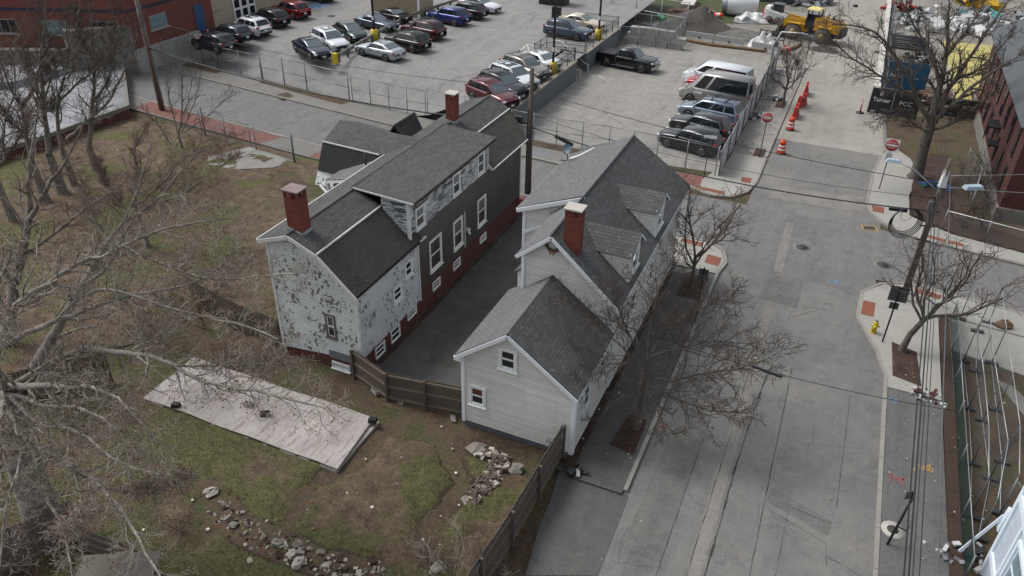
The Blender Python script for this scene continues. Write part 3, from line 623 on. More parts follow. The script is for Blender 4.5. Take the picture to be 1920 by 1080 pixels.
# roof profile (x,z)
EV=(-16.33,4.47); BK=(-18.05,6.08); RD=(-19.42,6.68); EL=(-21.05,6.10)
prof=[(XL,5.98),(RD[0],RD[1]-.1),(BK[0],BK[1]-.1),(XR,4.55)]
b=MB(); laps(b,[(a-XL,z) for a,z in [(XL,.42),(XR,.9)]+[(XR,4.55),(BK[0],BK[1]-.1),(RD[0],RD[1]-.1),(XL,5.98)]],(XL,Y0,0),(1,0,0),SY,.17,.012); part('gable_wall',b,M_shingW,OH,'front gable of peeling white shingles')
b=MB(); laps(b,[(0,.9),(27.35-Y0,1.0),(27.35-Y0,4.5),(0,4.5)],(XR,Y0,0),UY,EX,.15,.012); part('wall',b,M_shingS,OH,'side wall of white flaking shingles')
b=MB(); laps(b,[(0,1.45),(Y1-27.4,1.38),(Y1-27.4,5.0),(34.9-27.4,5.0),(34.9-27.4,4.85),(0,4.85)],(XR,27.4,0),UY,EX,.15,.022); part('wall',b,M_clapD,OH,'dark weathered clapboard wall')
b=MB(); laps(b,[(0,4.86),(8.3,4.86),(8.3,6.6),(0,6.6)],(XR+.004,26.75,0),UY,EX,.125,.02)
laps(b,[(-18.0+19.4,4.5),(XR+19.4,4.5),(XR+19.4,6.55),(-18.0+19.4,6.55)],(-19.4,26.75,0),(1,0,0),SY,.14,.014); laps(b,[(-18.3+19.4,5.0),(XR+19.4,5.0),(XR+19.4,6.6),(-18.3+19.4,6.6)],(-19.4,35.05,0),(1,0,0),NY,.14,.014)
part('dormer_wall',b,M_clapP,OH,'long dormer wall of peeling white boards')
b=MB(); b.face([(XL,Y1,0),(XL,Y0,0),(XL,Y0,5.98),(XL,Y1,5.98)]); b.face([(XR,Y1,0),(XL,Y1,0),(XL,Y1,6.0),(RD[0],Y1,6.58),(BK[0],Y1,6.0),(XR,Y1,4.8)]); part('rear_wall',b,M_shingW,OH)
def roofslab(pts,t=.07,mat=None,b=None):
    "thick roof sheet through the given 3-D polygon"
    own=b is None; b=b or MB(); P=[Vector(p) for p in pts]; n=(P[1]-P[0]).cross(P[2]-P[0]).normalized()
    if n.z<0: P.reverse(); n=-n
    Q=[p-n*t for p in P]; b.raw(P,[tuple(range(len(P)))],mat); b.raw(Q,[tuple(range(len(Q)-1,-1,-1))],mat)
    for i in range(len(P)): j=(i+1)%len(P); b.face([P[i],Q[i],Q[j],P[j]],mat)
    return b
# near part
def rp(p,y): return (p[0],y,p[1])
yr=21.88; D0,D1=26.68,35.35
far=lambda x: 39.95+(-16.33-x)*.78 if x>-18.05 else 41.3
EVF=(-16.33,4.92)
b=MB(); roofslab([rp(BK,yr),rp(BK,D0+.15),rp(RD,D0+.15),rp(RD,yr)],mat=None,b=b); roofslab([rp(BK,D1-.1),rp(BK,41.25),rp(RD,41.3),rp(RD,D1-.1)],b=b)
roofslab([(RD[0],yr,RD[1]-.012),(RD[0],41.3,RD[1]-.012),(EL[0],41.3,EL[1]-.012),(EL[0],yr,EL[1]-.012)],b=b); part('roof',b,M_roofD,OH)
b=MB(); roofslab([rp(EV,yr),rp(EV,27.45),(BK[0],27.3,BK[1]-.012),(BK[0],yr,BK[1]-.012)],b=b); part('steep_roof',b,M_roofS,OH); b=MB(); roofslab([rp(EVF,D1-.3),rp(EVF,39.95),(BK[0],41.25,BK[1]-.012),(BK[0],D1-.3,BK[1]-.012)],b=b); part('steep_roof',b,M_roofS,OH)
b=MB(); DE=(-16.28,6.60); roofslab([(DE[0],D0,DE[1]),(DE[0],D1+.2,DE[1]),(RD[0],D1+.2,RD[1]+.10),(RD[0],D0,RD[1]+.10)],b=b); part('dormer_roof',b,M_roofD,OH)
b=MB(); b.tube([(RD[0],yr,RD[1]+.01),(RD[0],D0,RD[1]+.01)],.06,6); b.tube([(RD[0]-.05,D0,RD[1]+.09),(RD[0]-.05,D1+.2,RD[1]+.09)],.06,6); b.tube([(RD[0],D1+.2,RD[1]+.01),(RD[0],41.3,RD[1]+.01)],.06,6); part('ridge_cap',b,M_roofG,OH)
b=MB() # trims
for a,c in ((rp(BK,yr),rp(BK,D0+.2)),((BK[0],D1,BK[1]+.01),(BK[0],41.2,BK[1]+.01)),((EVF[0]+.02,D1-.2,EVF[1]-.04),(EVF[0]+.02,39.95,EVF[1]-.04)),((RD[0],D0-.01,RD[1]+.06),(DE[0],D0-.01,DE[1]-.04))): b.beam(a,c,.05,.07)
for p,q in ((EL,RD),(RD,BK),(BK,EV)): b.beam((p[0],yr-.02,p[1]-.13),(q[0],yr-.02,q[1]-.13),.05,.17)
b.box((XR+.0,Y0-.005,2.72),(.15,.06,3.7)); b.box((XR+.025,Y0+.06,2.72),(.04,.14,3.7)); b.box((XL+.04,Y0-.01,3.2),(.13,.06,5.6)); b.box((XR+.03,27.36,2.75),(.04,.10,3.55)); b.box((XR+.03,26.79,5.55),(.05,.1,2.0)); b.box((XR+.03,35.0,5.7),(.05,.09,1.7)); b.box((XR-.02,26.72,5.55),(.12,.05,2.0)); b.box((XR+.03,Y1-.04,3.0),(.05,.09,3.6))
b.beam((EVF[0]+.02,D1-.3,EVF[1]-.05),(-17.0,D1-.31,5.55),.05,.14); b.beam((EL[0]-.03,yr,EL[1]-.07),(EL[0]-.03,32,EL[1]-.07),.04,.12); b.beam((-16.35,27.2,4.42),(-16.35,27.75,4.42),.1,.08)
part('trim',b,M_white,OH)
b=MB(); b.beam((DE[0]-.04,D0+.1,DE[1]-.12),(DE[0]-.04,D1+.1,DE[1]-.12),.08,.1); b.beam((EV[0]-.05,yr+.1,EV[1]-.1),(EV[0]-.05,27.2,EV[1]-.1),.1,.1); part('gutter',b,plain('rusty_gutter','3a2a25',.9,var=.4),OH)
def wy(c0,c1,z0,z1,par=OH,X=XR,**k): return window(par,(X,(c0+c1)/2,(z0+z1)/2),(0,1,0),(1,0,0),c1-c0,z1-z0,M_trimW,M_glass,**k)
for y0,y1,z0,z1,bl in ((28.4,29.62,1.98,3.7,0),(30.9,31.94,1.93,3.57,0),(33.72,34.76,1.95,3.57,0)): wy(y0,y1,z0,z1,fr=.1,dep=.06)
for y0,y1,z0,z1 in ((27.27,28.12,4.9,5.98),(30.95,31.76,5.0,6.15),(33.76,34.58,5.0,6.17)): wy(y0,y1,z0,z1,X=XR+.015,fr=.08,blind=M_glassB if y0<29 or 30<y0<32 else None)
wy(24.96,25.76,2.18,2.97,X=XR+.01,fr=.1); wy(26.1,26.75,2.92,3.75,X=XR+.01,fr=.08)
for y0,y1,z0,z1 in ((23.24,24.06,.16,.78),(24.6,25.4,.16,.88),(26.13,26.99,.5,.98),(28.65,29.44,.72,1.22),(30.9,31.7,.70,1.2),(34.1,34.9,.70,1.15)):
    wo=wy(y0,y1,z0,z1,X=XR-.045,fr=.06,dep=.055,sill=False)
window(OH,(-18.0,Y0-.01,2.36),(1,0,0),SY,.52,1.24,plain('bare_window_wood','5f5a54',.8,var=.3),M_glass,fr=.09,ms=M_trimW)
window(OH,(-17.72,Y0+.03,.24),(1,0,0),SY,.95,.34,M_white,M_glass,fr=.06,dep=.09)
b=MB(); laps(b,[(0,.62),(1.4,.62),(1.4,1.02),(0,1.02)],(-18.3,Y0-.02,0),(1,0,0),SY,.13,.012); part('patch_board',b,plain('patch_grey','63676a',.8,var=.2),OH)
b=MB(); b.box((XR+.05,32.15,2.6),(.05,.05,2.1)); part('conduit',b,M_white,OH); b=MB(); b.box((XR+.12,32.4,2.5),(.2,.14,.14)); b.tube([(XR+.15,32.33,2.46),(XR+.33,32.2,2.38)],.06,8); part('security_light',b,M_trimW,OH)
b=MB(); 
for y in (24.2,29.0,37.0,34.5): b.cyl((XR-.1,y,.5+.1*(y>30)),.09,.12,8,axis='X')
part('wall_vent',b,M_iron,OH)
b=MB(); b.box((-16.55,39.75,.55),(.5,.35,1.1)); b.box((-16.55,39.75,1.12),(.6,.45,.08)); part('porch_pier',b,plain('pink_pier','9c5f58',.8,var=.2),OH)
# chimneys
def chimney(par,x0,x1,y0,y1,z0,z1,cap,pots=True,lead=None):
    b=MB(); b.prism([(x0,y0),(x1,y0),(x1,y1),(x0,y1)],z0,z1-.35,M_brk)
    if pots:
        w=.10; nx=2
        for (cx,cy) in ((x0+w/2,y0+w/2),(x1-w/2,y0+w/2),(x0+w/2,y1-w/2),(x1-w/2,y1-w/2),((x0+x1)/2,y0+w/2),((x0+x1)/2,y1-w/2),(x0+w/2,(y0+y1)/2),(x1-w/2,(y0+y1)/2)): b.box((cx,cy,z1-.24),(w,w,.22),0,M_brk)
        b.prism([(x0,y0),(x1,y0),(x1,y1),(x0,y1)],z1-.13,z1-.06,M_brk)
    else: b.prism([(x0-.02,y0-.02),(x1+.02,y0-.02),(x1+.02,y1+.02),(x0-.02,y1+.02)],z1-.35,z1-.06,M_brk)
    c=part('chimney',b,M_brk,par)
    b=MB(); b.prism([(x0-.06,y0-.06),(x1+.06,y0-.06),(x1+.06,y1+.06),(x0-.06,y1+.06)],z1-.06,z1,cap); b.build('cap',cap,c,world=True)
    if lead: 
        b=MB(); b.beam((x1+.03,y0,lead[0]),(x1+.03,y1,lead[0]),.05,.22); b.beam((x0,y0-.03,lead[1]),(x1,y0-.03,lead[0]),.05,.16); b.build('flashing',M_lead,c,world=True)
    return c
chimney(OH,-19.72,-19.02,22.35,22.95,6.0,8.45,plain('dark_cap','7a6a6a',.8,var=.2),True,(6.5,6.68))
chimney(OH,-19.75,-19.2,36.3,36.85,6.3,8.25,M_cap,True,(6.62,6.7))
# left ell with its own gambrel roof
b=MB(); ZR=6.62
yc=33.9; xe=-25.1
el=lambda pts: roofslab(pts,b=b)
el([(xe,yc,ZR),(-19.5,33.3,ZR-.02),(-21.4,31.95,5.98),(xe,32.2,5.98)]); el([(xe,yc,ZR),(-19.5,33.3,ZR-.02),(-21.4,35.0,5.98),(xe,35.6,5.98)])
part('ell_roof',b,M_roofD,OH)
b=MB(); el([(xe,32.2,5.97),(-21.0,31.93,5.97),(-21.1,31.1,4.62),(xe,31.45,4.62)]); part('ell_steep_roof',b,plain('black_felt_roof','1f2120',.9,var=.3,scale=2,bump=.6),OH); b=MB(); el([(xe,35.6,5.97),(-21.2,35.0,5.97),(-21.2,35.9,4.6),(xe,36.3,4.6)]); part('ell_steep_roof',b,plain('black_felt_roof','1f2120',.9,var=.3,scale=2,bump=.6),OH)
b=MB(); b.beam((xe,32.18,6.0),(-21.4,31.93,6.0),.05,.07); part('ell_trim',b,M_white,OH)
b=MB(); laps(b,[(0,.6),(3.9,.6),(3.9,4.62),(0,4.62)],(xe+.15,31.6,0),(1,0,0),SY,.17,.012); b.face([(xe+.15,31.6,.6),(xe+.15,36.1,.6),(xe+.15,36.1,4.7),(xe+.15,35.5,5.9),(xe+.15,yc,6.5),(xe+.15,32.3,5.9),(xe+.15,31.6,4.7)]); 
b.face([(xe,31.1,3.95),(-23.9,31.1,3.95),(-23.9,31.5,4.6),(xe,31.5,4.6)]); b.face([(xe,31.1,3.9),(-23.9,31.1,3.9),(-23.9,31.6,3.8),(xe,31.6,3.8)]); part('ell_wall',b,M_shingW,OH)
b=MB(); g=Vector((-21.9,35.2,0)); roofslab([(-22.6,36.6,5.4),(-21.9,36.6,6.75),(-21.9,34.4,6.75),(-22.6,34.6,5.9)],b=b); roofslab([(-21.2,36.6,5.4),(-21.9,36.6,6.75),(-21.9,34.4,6.75),(-21.2,34.4,5.9)],b=b); part('small_gable_roof',b,M_roofS,OH)
b=MB(); b.cyl((-21.6,31.0,5.6),.06,.85,10); part('vent_pipe',b,M_iron,OH)
# side porch
b=MB(); roofslab([(-20.9,28.6,6.08),(-20.9,31.4,6.08),(-23.6,31.4,4.9),(-23.6,30.1,4.9)],b=b); part('porch_roof',b,M_roofG,OH)
b=MB(); b.beam((-23.6,30.05,4.78),(-20.95,28.55,5.96),.06,.12); b.beam((-23.6,30.1,4.78),(-23.6,31.4,4.78),.06,.14); b.box((-23.5,30.15,2.9),(.16,.16,3.7)); b.box((-22.6,29.75,2.9),(.13,.13,3.9)); b.beam((-23.5,30.2,3.9),(-24.9,31.2,3.9),.08,.12); part('porch_frame',b,M_white,OH)
# ================================================================== WHITE HOUSE
M_clapW=siding('vinyl_siding','d8d7d1',.125,'85837c',.6,grime=.16,ms=.014)  # dark lines paint the thin shadow under each board
M_cornW=plain('corner_white','dadde0',.5,var=.05)
WH=thing('white_house','pale clapboard house with grey gable roofs, two dormers and brick chimney by the street','house',(-8.8,30,0))
RX,RZ_=-9.25,7.4
b=MB(); b.prism([(-11.2,21.36),(-6.5,21.36),(-6.5,26),(-6.45,38),(-10.6,38),(-10.6,26),(-11.2,26)],-.1,.42,plain('grey_foundation','595c60',.8,var=.2,bump=.4)); part('foundation',b,None,WH)
def gable(x0,x1,zl,zr,xr,zp,zb,Y,n=SY,c=.115,o=0):
    pts=[(0,zb),(x1-x0,zb),(x1-x0,zr),(xr-x0,zp),(0,zl)]
    if zr>1e5: pass
    b=MB(); laps(b,pts,(x0,Y,0),(1,0,0),n,c,.014,z0=zb); return b
# rear wing
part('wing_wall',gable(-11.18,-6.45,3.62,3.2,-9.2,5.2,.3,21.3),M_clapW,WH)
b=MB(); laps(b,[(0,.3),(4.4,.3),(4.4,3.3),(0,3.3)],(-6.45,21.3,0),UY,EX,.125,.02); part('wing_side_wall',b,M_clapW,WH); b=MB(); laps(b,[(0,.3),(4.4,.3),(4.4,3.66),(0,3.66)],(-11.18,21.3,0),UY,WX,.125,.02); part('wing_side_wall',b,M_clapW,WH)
b=MB(); roofslab([(-11.42,21.12,3.66),(-11.42,26.3,3.66),(-9.2,25.72,5.33),(-9.2,21.12,5.33)],b=b); part('wing_roof',b,M_roofG,WH)
b=MB(); roofslab([(-6.33,21.12,3.24),(-6.33,25.75,3.24),(-9.2,25.72,5.345),(-9.2,21.12,5.345)],b=b); part('wing_roof',b,M_roofG2,WH)
b=MB(); b.beam((-11.4,21.1,3.52),(-9.2,21.1,5.2),.04,.15); b.beam((-9.2,21.1,5.2),(-6.33,21.1,3.1),.04,.15); b.box((-11.3,21.22,3.5),(.3,.24,.2))
b.box((-6.5,21.27,1.75),(.14,.05,3.0)); b.box((-6.42,21.36,1.75),(.05,.2,3.0)); b.box((-11.14,21.27,1.9),(.13,.05,3.3)); b.beam((-6.36,21.2,3.12),(-6.36,25.7,3.12),.06,.12); b.box((-11.21,21.36,1.9),(.05,.16,3.3)); part('wing_trim',b,M_cornW,WH)
window(WH,(-9.23,21.29,4.02),(1,0,0),SY,.78,1.0,M_trimW,M_glass,fr=.11,dep=.05); w=window(WH,(-10.52,21.29,1.78),(1,0,0),SY,.74,1.0,M_trimW,M_glass,fr=.11,dep=.05)
b=MB(); b.box((-10.5,21.27,2.0),(.36,.006,.22),ry=.3); b.build('curtain',plain('orange_curtain','5e3018',.8,var=.3),w,world=True)
b=MB(); b.box((-7.35,21.2,.62),(.26,.16,.26)); b.tube([(-7.35,21.2,.62),(-7.35,21.0,.55)],.1,10); part('dryer_vent',b,plain('vent_grey','7c7d7a',.6),WH)
window(WH,(-6.44,22.6,2.25),(0,1,0),EX,.75,1.1,M_trimW,M_glass,fr=.08); window(WH,(-6.44,24.5,2.25),(0,1,0),EX,.75,1.1,M_trimW,M_glass,fr=.08)
# main block
YA=25.7
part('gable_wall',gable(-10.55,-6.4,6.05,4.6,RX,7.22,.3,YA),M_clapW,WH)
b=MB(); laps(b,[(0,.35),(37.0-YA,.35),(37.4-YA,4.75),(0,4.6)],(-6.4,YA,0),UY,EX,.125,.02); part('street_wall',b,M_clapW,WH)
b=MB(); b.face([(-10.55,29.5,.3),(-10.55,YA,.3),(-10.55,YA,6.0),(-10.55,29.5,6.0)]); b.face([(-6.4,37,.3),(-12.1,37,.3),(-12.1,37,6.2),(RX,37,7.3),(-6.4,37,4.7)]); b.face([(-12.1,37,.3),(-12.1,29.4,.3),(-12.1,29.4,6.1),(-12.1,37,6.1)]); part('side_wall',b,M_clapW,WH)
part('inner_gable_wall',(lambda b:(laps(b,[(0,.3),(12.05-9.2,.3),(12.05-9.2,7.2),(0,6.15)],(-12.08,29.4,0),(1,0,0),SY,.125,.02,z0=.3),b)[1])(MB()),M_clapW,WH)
b=MB(); roofslab([(-6.18,25.42,4.62),(-6.18,37.9,4.85),(RX,37.05,RZ_),(RX,25.42,RZ_-.08)],b=b); part('roof',b,M_roofG2,WH,'darker street-side roof slope')
b=MB(); roofslab([(RX,25.42,RZ_-.085),(RX,29.5,RZ_-.04),(-10.8,29.5,6.1),(-10.72,25.42,6.1)],b=b); part('roof',b,M_roofG,WH)
b=MB(); roofslab([(RX,29.2,RZ_-.005),(RX,37.05,RZ_-.005),(-12.35,36.1,6.15),(-12.35,29.2,6.15)],b=b); part('roof',b,M_roofG,WH)
b=MB(); b.tube([(RX,25.42,RZ_-.07),(RX,37.05,RZ_+.02)],.05,6); part('ridge_cap',b,M_roofG,WH)
b=MB(); b.beam((-10.75,25.4,5.95),(RX,25.4,RZ_-.22),.04,.15); b.beam((RX,25.4,RZ_-.22),(-6.18,25.4,4.48),.04,.15); b.box((-10.52,25.66,3.1),(.13,.06,5.6)); b.box((-6.43,25.66,2.4),(.13,.06,4.1))
b.beam((-12.35,29.17,6.02),(RX+.1,29.17,RZ_-.14),.05,.18); b.box((-12.05,29.36,3.1),(.14,.06,5.9)); b.beam((-12.05,29.34,4.9),(-10.2,29.34,6.0),.04,.16); b.beam((-6.2,25.5,4.5),(-6.2,37.9,4.72),.05,.12); b.beam((-12.37,29.2,6.03),(-12.37,36.1,6.03),.05,.14); part('trim',b,M_cornW,WH)
window(WH,(-11.1,29.38,4.9),(1,0,0),SY,.6,.8,M_trimW,M_glass,fr=.09)
for y in (28.5,31.5,35): window(WH,(-6.385,y,3.1),(0,1,0),EX,.8,1.2,M_trimW,M_glass,fr=.09)
# bump-out
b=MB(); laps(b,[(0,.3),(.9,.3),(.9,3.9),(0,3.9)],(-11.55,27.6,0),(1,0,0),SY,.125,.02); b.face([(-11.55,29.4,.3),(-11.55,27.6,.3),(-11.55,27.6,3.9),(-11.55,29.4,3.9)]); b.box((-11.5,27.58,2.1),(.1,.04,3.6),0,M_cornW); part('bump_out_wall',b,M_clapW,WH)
b=MB(); roofslab([(-11.7,27.45,3.85),(-11.7,29.4,3.85),(-10.5,29.4,4.8),(-10.5,27.45,4.8)],b=b); part('bump_out_roof',b,M_roofG2,WH)
chimney(WH,-8.85,-8.2,25.75,26.3,5.9,8.45,M_cap,True)
# dormers
for y0,yc,y1,zr,ze,xf in ((31.45,32.25,33.05,6.85,6.2,-6.45),(27.2,28.0,28.8,6.85,6.15,-6.42)):
    b=MB(); zf=4.9
    xe_=-8.4
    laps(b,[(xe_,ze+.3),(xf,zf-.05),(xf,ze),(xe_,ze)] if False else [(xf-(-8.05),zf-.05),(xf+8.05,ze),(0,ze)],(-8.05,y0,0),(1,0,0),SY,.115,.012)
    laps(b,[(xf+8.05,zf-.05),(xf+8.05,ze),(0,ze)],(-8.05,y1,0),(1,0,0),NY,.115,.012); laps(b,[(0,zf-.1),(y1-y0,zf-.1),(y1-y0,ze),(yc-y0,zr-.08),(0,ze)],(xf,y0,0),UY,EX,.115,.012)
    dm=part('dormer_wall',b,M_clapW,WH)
    b=MB(); roofslab([(xf+.2,y0-.12,ze-.06),(xf+.2,yc,zr),(-8.75,yc,zr),(-8.2,y0-.12,ze-.06)],b=b,t=.05); roofslab([(xf+.2,y1+.12,ze-.06),(xf+.2,yc,zr),(-8.75,yc,zr),(-8.2,y1+.12,ze-.06)],b=b,t=.05); part('dormer_roof',b,M_roofG2,WH)
    b=MB(); b.beam((xf+.19,y0-.12,ze-.11),(xf+.19,yc,zr-.06),.03,.08); b.beam((xf+.19,yc,zr-.06),(xf+.19,y1+.12,ze-.11),.03,.08); b.box((xf+.01,y0+.03,(zf+ze)/2),(.06,.08,ze-zf+.1)); b.box((xf+.03,yc,zf+.05),(.12,y1-y0,.08)); part('dormer_trim',b,M_cornW,WH)
    window(WH,(xf+.01,yc,5.55),(0,1,0),EX,.85,1.0,M_trimW,M_glass,fr=.08)
b=MB(); b.cyl((-6.75,30.3,5.0),.05,.75,10); part('vent_pipe',b,M_iron,WH)
b=MB(); b.tube([(-12.0,35.2,6.27),(-11.6,35.5,6.4),(-11.1,36.3,6.6)],.09,6); part('ridge_flashing',b,M_trimW,WH)
# dish, wreath, coil of decoration
t=thing('satellite_dish','grey satellite dish on the white house roof edge','satellite dish',(-12.1,35.0,6.2))
b=MB(); n=16; V=[]; 
for i in range(6):
    rr=.25*i/5; 
    for k in range(n): a=2*pi*k/n; V.append((rr*cos(a),rr*sin(a)*1.05,.09*(rr/.25)**2))
Rm=Matrix.Rotation(radians(62),3,'X'); Rz=Matrix.Rotation(radians(-10),3,'Z'); P=[Rz@Rm@Vector(v)+Vector((0,0,.68)) for v in V]
b.raw(P,[(i*n+k,i*n+(k+1)%n,(i+1)*n+(k+1)%n,(i+1)*n+k) for i in range(5) for k in range(n)],None,True); b.build('reflector',plain('dish_grey','56636b',.5,var=.08),t)
b=MB(); b.tube([(0,0,0),(0,.05,.3),(0,.02,.66)],.025,6); b.tube([(-.35,0,.02),(.35,.05,.06)],.03,6); b.tube([(0,0,.35),(0,-.35,.6)],.012,5); b.box((0,-.37,.62),(.06,.1,.06)); b.build('mount',M_iron,t)
t=thing('wreath','worn wreath with red bow hanging on the white house gable','wreath',(-9.25,YA-.06,6.75))
b=MB(); r=random.Random(3)
for i in range(110):
    a=r.uniform(0,2*pi); q=.26+r.uniform(-.05,.05); b.box((q*cos(a),r.uniform(-.05,.0),q*sin(a)),(.09,.03,.03),0,None,ry=r.uniform(0,3),rx=r.uniform(-1,1))
b.build('ring',plain('dry_wreath','4a4a38',.9,var=.5,scale=9),t); b=MB(); b.box((0,-.06,-.26),(.2,.05,.1)); b.box((.08,-.06,-.36),(.05,.02,.16),ry=.3); b.box((-.08,-.06,-.36),(.05,.02,.16),ry=-.3); b.build('bow',plain('faded_bow','7d4a42',.8),t)
# ================================================================== fences, walls, poles
M_galv=plain('galvanised','85888b',.45,.6,var=.12); M_galvD=plain('galvanised_dull','5c5f62',.6,.4,var=.15)
M_link=chain('chain_link','8f9295',.07,.055); M_green=chain('green_mesh','1f3a34',.05,.42); M_black=plain('black_paint','17181a',.5,var=.1)
M_woodD=boards('dark_fence_wood','544b40',.14,.4); M_woodG=boards('grey_fence_wood','58524d',.14,.35); M_woodY=boards('plywood_fence','6f5f40',.3,.3); M_pole=boards('pole_wood','4f4842',.3,.35); M_poleG=boards('grey_pole_wood','6f6c66',.3,.25)
def proj(p):
    d=Vector(p)-CP; z=d.dot(CF); return 960+FPX*d.dot(CR)/z,540-FPX*d.dot(CU)/z
def hgt(base,ypx):
    lo,hi=0,30
    for _ in range(40):
        m=(lo+hi)/2
        if proj((base[0],base[1],base[2]+m))[1]>ypx: lo=m
        else: hi=m
    return lo
def fence(label,pts,h,sp=3.0,rails=(1.0,),r=.035,mesh=None,name='chain_link_fence',cat='fence',postm=None,railm=None,group=None,barb=False):
    P=[Vector(p) for p in pts]; t=thing(name,label,cat,P[0],group=group); postm=postm or M_galv; railm=railm or M_galv
    pm=MB(); pm.cyl((0,0,0),r,h+.08,8); pm.ell((0,0,h+.08),(r*1.2,r*1.2,r),8,4); proto=None
    b=MB(); rl=MB(); posts=[]
    for a,c in zip(P[:-1],P[1:]):
        L=(c-a).length; n=max(1,round(L/sp)); posts+= [a.lerp(c,i/n) for i in range(n)]
        b.face([a,c,c+Vector((0,0,h)),a+Vector((0,0,h))])
        for q in rails: rl.tube([a+Vector((0,0,h*q)),c+Vector((0,0,h*q))],r*.7,6)
    posts.append(P[-1])
    part('mesh',b,mesh or M_link,t); part('rail',rl,railm,t)
    for p in posts:
        if proto is None: proto=pm.build('post',postm,t); o=proto
        else: o=proto.copy(); COL.objects.link(o); o.parent=t
        o.location=p-P[0]
    return t
def picket(label,pts,h,mat,name='wooden_fence',bw=.14,gap=.008,rails=(.2,.5,.8),side=1,post=2.4,lean=0,cap=False,seed=0,posth=None,group=None):
    P=[Vector(p) for p in pts]; t=thing(name,label,'fence',P[0],group=group); b=MB(); rl=MB(); r=random.Random(seed)
    pp=MB(); ph=posth or h; pp.box((0,0,ph/2),(.1,.1,ph)); proto=None; posts=[]
    for a,c in zip(P[:-1],P[1:]):
        d=c-a; L=d.length; u=d/L; q=Vector((-u.y,u.x,0))*side; n=int(L/(bw+gap)); ang=atan2(u.y,u.x)
        for i in range(n):
            m=a+u*((i+.5)*(bw+gap)); hh=h+r.uniform(-.03,.03)
            b.box((m.x,m.y,m.z+hh/2),(bw,.02,hh),ang,rx=r.uniform(-.012,.012)+lean,ry=r.uniform(-.008,.008))
        for z in rails: rl.beam(a+q*.04+Vector((0,0,h*z)),c+q*.04+Vector((0,0,h*z)),.05,.09)
        k=max(1,round(L/post)); posts+=[(a.lerp(c,i/k)+q*.09,ang) for i in range(k)]
    posts.append((P[-1]+q*.09,ang))
    part('pickets',b,mat,t); part('rails',rl,boards('fence_rail_wood','6a6055',.2,.3,horiz=True),t)
    for p,a in posts:
        if proto is None: proto=pp.build('post',mat,t); o=proto
        else: o=proto.copy(); COL.objects.link(o); o.parent=t
        o.location=p-P[0]; o.rotation_euler=(0,0,a)
    return t
z3=lambda p,z: Vector((p[0],p[1],z))
fence('tall chain link fence along the pavement in front of the upper car park',[z3((-57.5,55.6),.15),z3((-53.2,54.2),.15),z3((-53.0,54.15),.15)],2.3,4,(.5,1))
fence('chain link vehicle gate with two leaves left of the grass verge',[z3((-52.6,54.1),.15),z3((-50.2,53.9),.15),z3((-47.7,53.7),.15)],2.1,2.4,(.02,.5,1),name='chain_link_gate',cat='gate')
fence('long chain link fence above the grass verge beside the navy sedan',[z3((-47.5,53.6),.15),z3((-42.3,53.0),.15),z3((-37.5,52.3),.15)],2.3,3.3,(.5,1),r=.05)
fence('double chain link gate between thick posts behind the old house',[z3((-37.2,52.3),.15),z3((-33.5,52.05),.15),z3((-30.0,51.85),.15)],2.1,1.75,(.02,.5,1),name='chain_link_gate',cat='gate')
fence('chain link fence behind the old house chimney',[z3((-29.8,51.8),.15),z3((-22.9,51.35),.15)],2.3,3,(.5,1))
fence('chain link fence and gate posts of the lower car park behind the utility pole',[z3((-22.3,51.3),.12),z3((-18.6,51.15),.12),z3((-16.6,51.2),.12),z3((-14.6,51.3),.12),z3((-11.0,51.1),.12),z3((-6.75,50.75),.12)],2.0,2.0,(.5,1))
# slatted privacy fence
M_slat=plain('pale_slats','b0b2b5',.5,var=.1,scale=2)
t=thing('privacy_fence','long pale slatted privacy fence beside the row of black cars','fence',(-6.55,50.8,.12)); b=MB(); n=int(27.6/.085); rr=random.Random(8)
for i in range(n): b.box((0,i*.085+.04,.95),(.02,.084,1.85+rr.uniform(-.01,.02)))
b.build('slats',M_slat,t); b=MB()
for z in (.1,1.9): b.tube([(0.02,0,z),(0.02,27.6,z)],.03,6)
b.build('rail',M_galv,t); pr=None
for i in range(10):
    if pr is None: b=MB(); b.cyl((.05,0,0),.035,2.0,8); pr=b.build('post',M_galvD,t); o=pr
    else: o=pr.copy(); COL.objects.link(o); o.parent=t
    o.location=(0,i*3.06,0)
# retaining wall, railing and steps
M_wall=plain('grey_wall_paint','5b6165',.7,var=.09,scale=.6); M_wcap=concrete('wall_cap','8d867a',.15)
t=thing('retaining_wall','grey painted retaining wall between the two car parks','wall',(-22.6,52,0))
b=MB(); b.prism([(-22.75,51.4),(-22.5,51.4),(-22.5,66.2),(-22.75,66.2)],-.1,1.82,M_wall); b.prism([(-22.75,69.0),(-22.5,69.0),(-22.5,79.2),(-22.75,79.2)],-.1,1.82,M_wall); b.prism([(-25.2,69.0),(-22.75,69.0),(-22.75,69.25),(-25.2,69.25)],-.1,1.9,M_wall); b.prism([(-25.2,65.95),(-22.75,65.95),(-22.75,66.2),(-25.2,66.2)],-.1,1.9,M_wall); part('wall',b,M_wall,t)
b=MB(); b.prism([(-22.8,51.4),(-22.45,51.4),(-22.45,66.25),(-22.8,66.25)],1.82,1.92,M_wcap); b.prism([(-22.8,68.95),(-22.45,68.95),(-22.45,79.25),(-22.8,79.25)],1.82,1.92,M_wcap); part('coping',b,M_wcap,t)
t=thing('concrete_steps','concrete steps with white handrails down to the lower car park','steps',(-23.5,67.6,0)); b=MB()
for i in range(9): b.box((-22.7-i*.28,67.6,1.0*.5+i*.0),(.28,2.6,.2*(i+1)),0)
b=MB()
for i in range(9): h=.2*(i+1); b.prism([(-22.5-.28*(i+1),66.2),(-22.5-.28*i,66.2),(-22.5-.28*i,68.95),(-22.5-.28*(i+1),68.95)],0,h)
part('treads',b,M_wcap,t)
